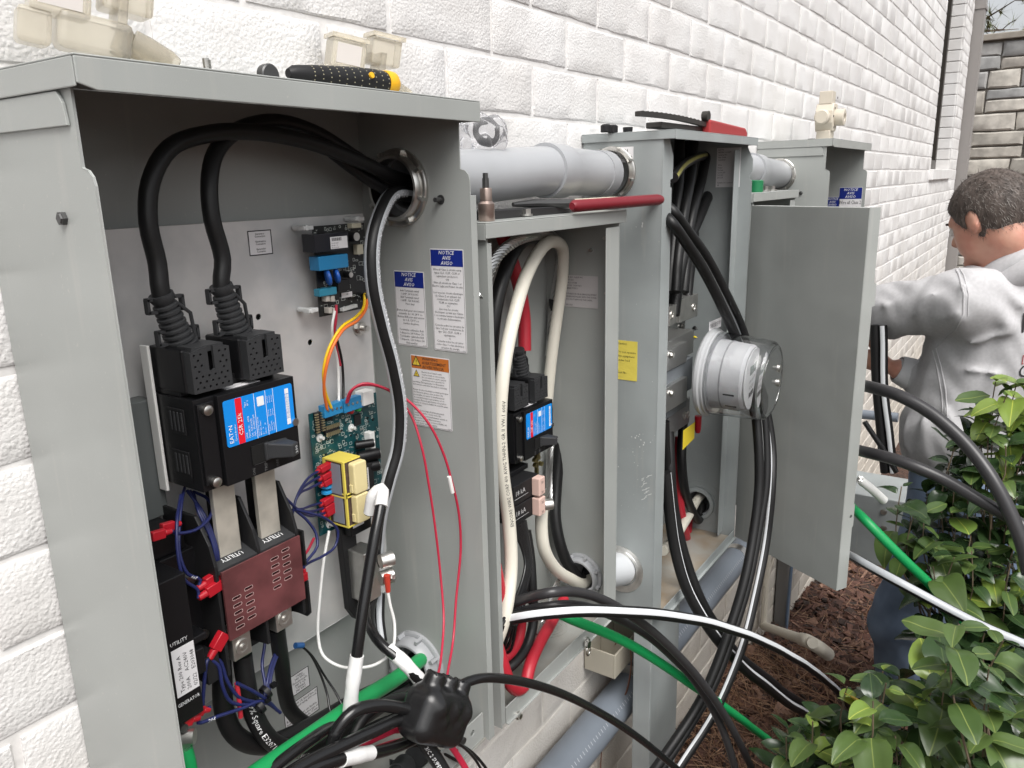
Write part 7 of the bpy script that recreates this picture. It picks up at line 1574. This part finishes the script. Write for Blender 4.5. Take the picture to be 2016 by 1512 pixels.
for i in range(12):
    for k in range(6):
        t = .024 + i * .0095; a = math.pi + (k - 3) * .38 + (.19 if i % 2 else 0); r_ = np.interp(t, [p[0] for p in prof], [p[1] for p in prof]); c = Hd + hd_ * t; n_ = V3(0, math.cos(a), -math.sin(a) * -1); n_ = V3(0, -math.cos(math.pi - a), math.sin(math.pi - a) + .25); n_ /= np.linalg.norm(n_)
        p = c + n_ * (r_ - .0002); dt.cyl(p, p + n_ * .0004, .00065, n=6)
tag(dt.build('grip_dots', mat('pale_yellow_dot', (.38, .35, .24), .5), kn, smooth=0), kind='stuff')
q = V3(kx(520), yk, ZT1 + .008); m_ = MB().lathe(q + V3(0, .004, 0), q + V3(0, -1, 0), [(0, .0085), (.001, .0098), (.008, .0098), (.009, .0085)], 20); m_.box(kx(485), kx(565), yk - .002, yk + .003, ZT1 + .002, ZT1 + .006); m_.build('blade_guard', STEELD, kn, smooth=.5)
q = at(408, 128, y=-.10); m_ = MB().cyl(V3(q[0], -.10, ZT1 - .004), V3(q[0] - .001, -.10, ZT1 + .020), .0031, n=12)
for k in range(14): m_.lathe(V3(q[0], -.10, ZT1 + .001 + k * .0013), V3(q[0], -.10, 1), [(0, .0031), (.0006, .0037), (.0012, .0031)], 12, close=False)
tag(m_.build('threaded_stud', ZINC, None, smooth=.4), 'small threaded metal stud standing on top of the nearest cabinet', 'stud')
# translucent cream insulator boots
TRL = mat('cloudy_cream_plastic', (.84, .79, .68), .25, trans=.75, ior=1.3, bump=.1, bscale=60)
def boot_block(name, c, rz, rx, s, label):
    t = thing(name, c, label, 'connector', 'cloudy plastic connectors', rot=(.08, rx, rz)); w = lambda *a: MB().box(*[q * s for q in a])
    w(-.052, -.005, -.022, .022, .028, .066).build('square_socket', TRL, t, smooth=0, bevel=.003 * s, world=False)
    w(-.030, .030, -.026, .026, .002, .034).build('body', TRL, t, smooth=0, bevel=.006 * s, world=False)
    w(.004, .046, -.020, .024, .044, .080).build('square_socket', TRL, t, smooth=0, bevel=.003 * s, world=False)
    w(-.060, -.034, -.020, .022, .0, .030).build('foot', TRL, t, smooth=0, bevel=.004 * s, world=False)
    w(.016, .024, -.024, .026, .030, .060).build('web', TRL, t, smooth=0, bevel=.001 * s, world=False)
    for (a_, b_, z_q) in ((-.054, -.003, .066), (.002, .048, .080)):
        plate(MB(), [(a_ * s, -.024 * s), (b_ * s, -.024 * s), (b_ * s, .026 * s), (a_ * s, .026 * s)], [[((a_ + .006) * s, -.018 * s), ((b_ - .006) * s, -.018 * s), ((b_ - .006) * s, .020 * s), ((a_ + .006) * s, .020 * s)]], 2, (z_q + .0002) * s, (z_q + .005) * s).build('socket_lip', TRL, t, smooth=0, bevel=.001 * s, world=False)
    w(-.046, -.012, -.0226, -.0222, .034, .060).build('moulded_panel', mat('frosted_panel', (.62, .58, .55), .5), t, smooth=0, world=False)
    for k in (-1, 0, 1): MB().lathe(V3(.018 + .006 * (1 - k), k * .0165, .022) * s, V3(.080, k * .0165, .004) * s, [(0, .0098 * s), (.012 * s, .0108 * s), (.034 * s, .0105 * s), (.042 * s, .008 * s), (.044 * s, .001)], 18).build('cable_port', TRL, t, smooth=.8, world=False)
    return t
a = at(205, 118, y=-.085); boot_block('insulated_connector', (a[0] - .004, -.075, ZT1 + .0135), -.35, .17, .86, 'big cloudy cream plastic connector on the left end of the nearest cabinet')
a = at(722, 170, y=-.05); boot_block('insulated_connector', (a[0] - .005, -.045, ZT1 + .0125), -.5, .17, .80, 'second cloudy cream plastic connector behind the yellow dotted handle')
# socket bit and flat black tool with bolts on the panel box lid
q = at(958, 424, y=-.135); q[2] = ZT2
sb_ = thing('socket_bit', q, 'upright bronze coloured hex socket bit on the panel box lid', 'tool')
MB().lathe(q, q + V3(0, 0, 1), [(0, .0098), (.001, .0103), (.021, .0103), (.024, .0075), (.0385, .0075), (.040, .007), (.040, .0045)], 28).build('socket', mat('bronze_steel', (.42, .33, .29), .3, metal=.9), sb_, smooth=.5)
MB().cyl(q + V3(0, 0, .038), q + V3(0, 0, .052), .0042, n=12).cyl(q + V3(0, 0, .052), q + V3(0, 0, .058), .0036, n=6).build('hex_tip', STEELD, sb_, smooth=.3)
m_ = thing('flat_bracket', (.86, -.09, ZT2), 'flat black steel bar with zinc bolts lying on the panel box lid', 'bracket')
a = at(938, 416, y=-.105); b = at(1122, 408, y=-.105)
MB().prism([(a[0], ZT2), (b[0] - .04, ZT2), (b[0] + .02, ZT2 + .003), (b[0] - .02, ZT2 + .006), (b[0] - .07, ZT2 + .0105), (a[0], ZT2 + .0115)], 1, -.118, -.085).build('bar', mat('black_oxide', (.02, .02, .021), .35), m_, smooth=0, bevel=.001)
for u, v, y_ in ((1036, 411, -.12), (1114, 404, -.10)):
    q = at(u, v, y=y_); q[2] = ZT2 + .001; b_ = MB().cyl(q, q + V3(0, 0, .0025), .009, n=20); b_.cyl(q + V3(0, 0, .0025), q + V3(0, 0, .0095), .0072, n=6); b_.build('hex_bolt', ZINC, m_, smooth=.3)
# red handled pliers on the panel box lid
GRIP = mat('red_dipped_grip', (.17, .009, .017), .42); pl = thing('pliers', (1.15, -.15, ZT2 + .004), 'pliers with long dark red dipped handles sticking out over the panel box lid', 'pliers')
for (p0, p1, r_) in ((at(1126, 400, y=-.155), at(1302, 403, y=-.175), .0088), (at(1200, 398, y=-.140), at(1316, 401, y=-.150), .0084)):
    p0[2] = ZT2 + .0115; p1[2] = ZT2 + .0125; h_ = MB().lathe(p0, p1, [(0, .005), (.006, r_), (np.linalg.norm(p1 - p0) - .012, r_), (np.linalg.norm(p1 - p0) - .003, r_ * .8), (np.linalg.norm(p1 - p0), .002)], 18); h_.build('handle', GRIP, pl, smooth=.8)
a = at(1010, 402, y=-.09); b = at(1130, 398, y=-.13); a[2] = ZT2 + .016; b[2] = ZT2 + .014
MB().tube([a, a + (b - a) * .4 + V3(0, .006, .001), b], [.003, .006, .0065], 8).build('jaw', STEELD, pl, smooth=.6)
a = at(1118, 392, y=-.10); b = at(1202, 387, y=-.10); tag(MB().box(a[0], b[0], -.115, -.10, ZT2 + .010, ZT2 + .019).build('wood_shim', mat('pale_plastic_strip', (.70, .66, .52), .5), None, smooth=0, bevel=.001), 'cream plastic strip behind the red pliers on the panel box lid', 'strip')
# cutters on the meter cabinet
ct_ = thing('cable_cutter', (1.5, -.13, ZT3), 'ratchet cable cutter with red handles on top of the meter cabinet', 'cutter')
DKT = mat('dark_tool_steel', (.055, .052, .048), .45, metal=.6)
a = at(1252, 236, y=-.15); b = at(1392, 232, y=-.15); n_ = 34; up_ = []; lo_ = []
for i in range(n_ + 1):
    t = i / n_; x = a[0] + (b[0] - a[0]) * t; z = ZT3 + .022 + .006 * math.sin(math.pi * t * .8 + .4) - .004 * t; up_.append((x, z + .0012 * (i % 2))); lo_.append((x, z - .0075))
MB().prism(up_ + lo_[::-1], 1, -.158, -.148).build('toothed_jaw', DKT, ct_, smooth=0)
MB().box(at(1292, 250, y=-.14)[0], at(1388, 250, y=-.14)[0], -.15, -.12, ZT3 + .004, ZT3 + .014).build('lower_jaw', DKT, ct_, smooth=0, bevel=.002)
q = at(1384, 224, y=-.15); MB().cyl(V3(q[0], -.162, ZT3 + .032), V3(q[0], -.150, ZT3 + .032), .0095, n=20).build('pivot', DKT, ct_)
a = at(1388, 242, y=-.155); b = at(1462, 256, y=-.155)
MB().prism([(a[0], ZT3 + .0), (b[0], ZT3), (b[0] + .002, ZT3 + .010), (b[0] - .012, ZT3 + .019), (a[0] + .01, ZT3 + .026), (a[0], ZT3 + .026)], 1, -.166, -.148).build('handle', mat('red_handle_plastic', (.33, .03, .032), .45), ct_, smooth=0, bevel=.004, seg=3)
MB().box(at(1312, 255, y=-.10)[0], a[0], -.11, -.095, ZT3, ZT3 + .010).build('handle', mat('red_handle_plastic', (.33, .03, .032), .45), ct_, smooth=0, bevel=.003)
for u, u2, lab in ((1193, 0, 'left of a pair'), (1206, 0, 'right of a pair'), (1236, 1, 'single one nearer the cutter')):
    q = at(u, 255, y=-.06); q[2] = ZT3; m_ = MB().lathe(q, q + V3(0, 0, 1), [(0, .008), (.001, .0095), (.011, .0095), (.0135, .006), (.0135, .001)] if not u2 else [(0, .008), (.010, .0092), (.012, .0092), (.012, .006)], 18); tag(m_.build('rubber_plug', BLACKM, None, smooth=.6), 'small black rubber plug on the meter cabinet, ' + lab, 'plug', 'rubber plugs on the meter cabinet')
# lug block standing on the far cabinet
ZT4 = .083 + .0155 + .0003; q = at(1624, 268, y=-.11); lc = thing('tap_connector', (q[0], -.11, ZT4), 'beige four way tap connector standing upright on the farthest cabinet', 'connector'); BEI = mat('beige_plastic', (.55, .50, .42), .5)
X, Yc = q[0], -.11; hgt = at(1624, 178, y=-.11)[2] - ZT4; k_ = hgt / .118
z_ = lambda h: ZT4 + h * k_
MB().box(X - .028, X + .028, Yc - .020, Yc + .020, z_(0), z_(.028)).build('foot', BEI, lc, smooth=0, bevel=.002)
MB().prism([(X + p * .9, z_(h)) for p, h in ((-.022, .026), (.022, .026), (.036, .045), (.036, .072), (.024, .090), (-.024, .090), (-.036, .072), (-.036, .045))], 1, Yc - .026, Yc + .026).build('body', BEI, lc, smooth=0, bevel=.003)
MB().box(X - .024, X + .022, Yc - .019, Yc + .019, z_(.0885), z_(.118)).build('upper_port', BEI, lc, smooth=0, bevel=.002)
po = MB().lathe(V3(X + .01, Yc - .02, z_(.058)), V3(X + .012, Yc - 1, z_(.05)), [(0, .024), (.012, .025), (.030, .025), (.032, .022), (.032, .012), (.018, .011), (.018, .0005)], 28).build('round_port', BEI, lc, smooth=.5)
MB().lathe(V3(X + .01, Yc - .040, z_(.0565)), V3(X + .012, Yc - 1, z_(.05)), [(0, .010), (.004, .010), (.004, .005), (.002, .0005)], 16).build('port_screw', ALU, po, smooth=.5)
MB().lathe(V3(X - .03, Yc + .0, z_(.058)), V3(X - 1, Yc + .0, z_(.06)), [(0, .020), (.016, .022), (.030, .022), (.034, .018), (.034, .001)], 24).build('round_port', BEI, lc, smooth=.5)
for px_, h in ((-.010, .078), (-.024, .060), (-.010, .035), (.012, .103)): MB().cyl(V3(X + px_, Yc - .0262, z_(h)), V3(X + px_, Yc - .0275, z_(h)), .0032, n=10).build('rivet', STEELD, lc)
q = at(1598, 268, y=-.08); tag(MB().lathe(V3(q[0], -.08, ZT4), V3(q[0], -.08, 1), [(0, .014), (.010, .014), (.013, .010)], 18).build('rubber_plug', BOOT, None), 'grey rubber plug beside the beige connector on the farthest cabinet', 'plug')
wire([V3(at(1640, 265, y=-.12)[0], -.12, ZT4 + .004), V3(at(1652, 262, y=-.12)[0], -.13, ZT4 + .012), V3(at(1664, 266, y=-.12)[0], -.12, ZT4 + .004), V3(at(1650, 268, y=-.12)[0], -.11, ZT4 + .003)], mat('bright_blue_wire', (.02, .10, .55), .4), 'coil of blue wire on the farthest cabinet', .003, group=None)
# clear bag tucked behind the first cabinet
BAG = mat('clear_poly_bag', (.93, .93, .95), .12, trans=.85, ior=1.15, bump=.5, bscale=30)
c_ = at(948, 262, y=-.055)
def bag_s(P):
    q = P - c_; d = s_ell(q, (0, 0, -.003), (.042, .034, .028)); return d + .005 * np.sin(P[..., 0] * 160 + P[..., 2] * 130) * np.sin(P[..., 1] * 140 + 2 * P[..., 2] * 60)
Vb, Fb = sdf_mesh(bag_s, c_ - .06, c_ + .06, .003); bg_ = mesh_obj('plastic_bag', Vb, Fb, BAG); tag(bg_, 'crumpled clear plastic bag holding a black part on the thick conduit', 'bag')
rg = MB(); pr = [c_ + V3(.024 * math.cos(a), -.008, .002 + .013 * math.sin(a)) for a in np.linspace(0, 2 * math.pi, 25)]; rg.tube(pr, .0045, 10); tag(rg.build('rubber_gasket', BLACKM, None, smooth=1), 'black rubber ring inside the clear plastic bag', 'gasket')
# hex bolts and green cap on the far panel box
ZT5 = P5[3] + .0156 + .0003; q = at(1484, 370, y=-.12); tag(MB().lathe(V3(q[0] + .02, -.12, ZT5), V3(q[0] + .02, -.12, 1), [(0, .016), (.026, .016), (.028, .012)], 18).build('wire_nut', mat('green_cap', (.01, .16, .06), .4), None), 'green plastic cap on the far panel box lid', 'cap')
for u, lab in ((1500, 'left'), (1514, 'right')):
    q = at(u, 376, y=-.12); m_ = MB().cyl(V3(q[0] + .02, -.12, ZT5), V3(q[0] + .02, -.12, ZT5 + .004), .013, n=18); m_.cyl(V3(q[0] + .02, -.12, ZT5 + .004), V3(q[0] + .02, -.12, ZT5 + .013), .009, n=6); tag(m_.build('hex_bolt', ZINC, None, smooth=.4), lab + ' of two loose hex bolts on the far panel box lid', 'bolt', 'loose hex bolts')
# ------------------------------------------------------------------ on the wall below the boxes
x0 = at(1208, 1320, y=-.072)[0]; x1 = at(1262, 1290, y=-.072)[0]; z0 = at(1208, 1337, y=-.072)[2]; z1 = at(1208, 1291, y=-.072)[2]
jb = thing('junction_box', ((x0 + x1) / 2, -.04, z0), 'small open beige plastic junction box on the wall under the panel box', 'junction box')
TB = .004; BJ = mat('aged_beige_plastic', (.42, .39, .32), .55)
m_ = MB().box(x0, x1, -.075, -.075 + TB, z0, z1); m_.box(x0, x0 + TB, -.071, -.002, z0, z1); m_.box(x1 - TB, x1, -.071, -.002, z0, z1); m_.box(x0 + TB, x1 - TB, -.071, -.002, z0, z0 + TB); m_.box(x0 + TB, x1 - TB, -.006, -.002, z0 + TB, z1)
m_.box((x0 + x1) / 2 - .002, (x0 + x1) / 2 + .002, -.071, -.006, z0 + TB, z1 - .003)
m_.build('housing', BJ, jb, smooth=0, bevel=.0015); MB().cyl(V3(x1 - .03, -.0752, (z0 + z1) / 2 + .005), V3(x1 - .03, -.0765, (z0 + z1) / 2 + .005), .0045, n=12).build('screw', ZINC, jb)
for i in range(3): wire([V3(x0 + .05 + i * .004, -.05, z1 - .01), V3(x0 + .052 + i * .004, -.06, z1 + .014), V3(x0 + .056, -.082, z1 - .01), V3(x0 + .05 + i * .003, -.08, z0 - .05), V3(x0 + .06, -.02, z0 - .20), V3(x0 + .055 + i * .006, -.012, -1.5)], mat('brown_phone_wire', (.16, .07, .045), .5), 'thin brown bell wire hanging from the beige junction box, ' + ['left', 'middle', 'right'][i] + ' strand', .0011, group='bell wires')
q = at(1155, 1268, y=P2[2] - .004); m_ = MB(); screw(m_, q, (0, -1, 0), .007, .005); pr = [q + V3(.0, -.003, -.012) + V3(.006 * math.cos(a), 0, .008 * math.sin(a)) for a in np.linspace(0, 6.283, 19)]; m_.tube(pr, .0018, 8); m_.build('hasp', ZINC, cab2, smooth=.5)
# white drain pipe elbow on the mulch and vertical wall pipe
PW = mat('yellowed_white_pvc', (.60, .56, .48), .45)
dp = thing('drain_pipe', at(1510, 1238, y=-.05), 'yellowed white drain pipe with an elbow lying on the mulch', 'pipe')
a = at(1503, 1232, y=-.02); b = at(1612, 1272, z=a[2] - .05); b = V3(a[0] - .02, -.36, a[2] - .03); b = at(1600, 1266, y=-.30)
MB().tube([a, a + (b - a) * .5 + V3(0, 0, .0), b], .0155, 18).build('pipe', PW, dp)
e = at(1630, 1288, y=-.33); MB().tube(spline([b - (b - a) * .18, b - (b - a) * .05, b + (e - b) * .3, e], .01), .0195, 18).build('elbow', PW, dp)
wp = MB().tube([V3(a[0] - .0, -.02, a[2]), V3(a[0], -.02, a[2] + .25), V3(a[0] - .01, -.018, -1.22)], .012, 12); wp.build('riser', PW, dp)
vx = at(1540, 1200, y=-.03)[0]; vp = MB().box(vx - .02, vx + .045, -.05, -.004, gz(vx, 0) - .05, -1.05); tag(vp.build('wall_channel', mat('taupe_channel', (.15, .145, .14), .5), None, smooth=0, bevel=.004), 'narrow dark grey channel running down the wall behind the open door', 'channel')
wire([V3(vx - .02, -.055, -1.72), V3(vx - .03, -.06, -1.45), V3(vx - .01, -.07, -1.28), V3(vx + .10, -.09, -1.22), V3(vx + .2, -.10, -1.24)], mat('slate_wire', (.10, .14, .20), .5), 'slate blue wire following the dark channel down the wall', .006, group=None)
wire([V3(vx + .2, -.09, -1.2), V3(vx + .05, -.07, -1.22), V3(vx - .12, -.04, -1.30), V3(vx - .22, -.02, -1.42), V3(vx - .24, -.018, -1.60)], mat('putty_wire', (.42, .38, .32), .5), 'putty coloured wire curving down the wall beside the dark channel', .006, group=None)
# grey utility box and pipe behind the door
ub = thing('utility_box', at(1760, 1095, x=3.0), 'grey utility box low on the wall behind the shrub and door', 'utility box')
a = at(1728, 960, x=3.0); b = at(1772, 1100, x=3.0); MB().box(2.9, 3.15, b[1] - .02, -.003, b[2], a[2]).build('housing', PAINT_OLD, ub, smooth=0, bevel=.003)
for v in (985, 1008, 1040, 1075): q = at(1740, v, x=2.9); m_ = MB(); screw(m_, V3(2.9, q[1], q[2]), (-1, 0, 0), .008, .006); m_.build('screw', ZINC, ub)
a = at(1690, 815, x=3.1); b = at(1768, 822, x=3.1); tag(MB().tube([V3(3.1, -.02, a[2]), a, b], .018, 14).build('conduit_stub', PVC_D, None), 'horizontal grey pipe stub on the wall behind the hanging cables', 'pipe')
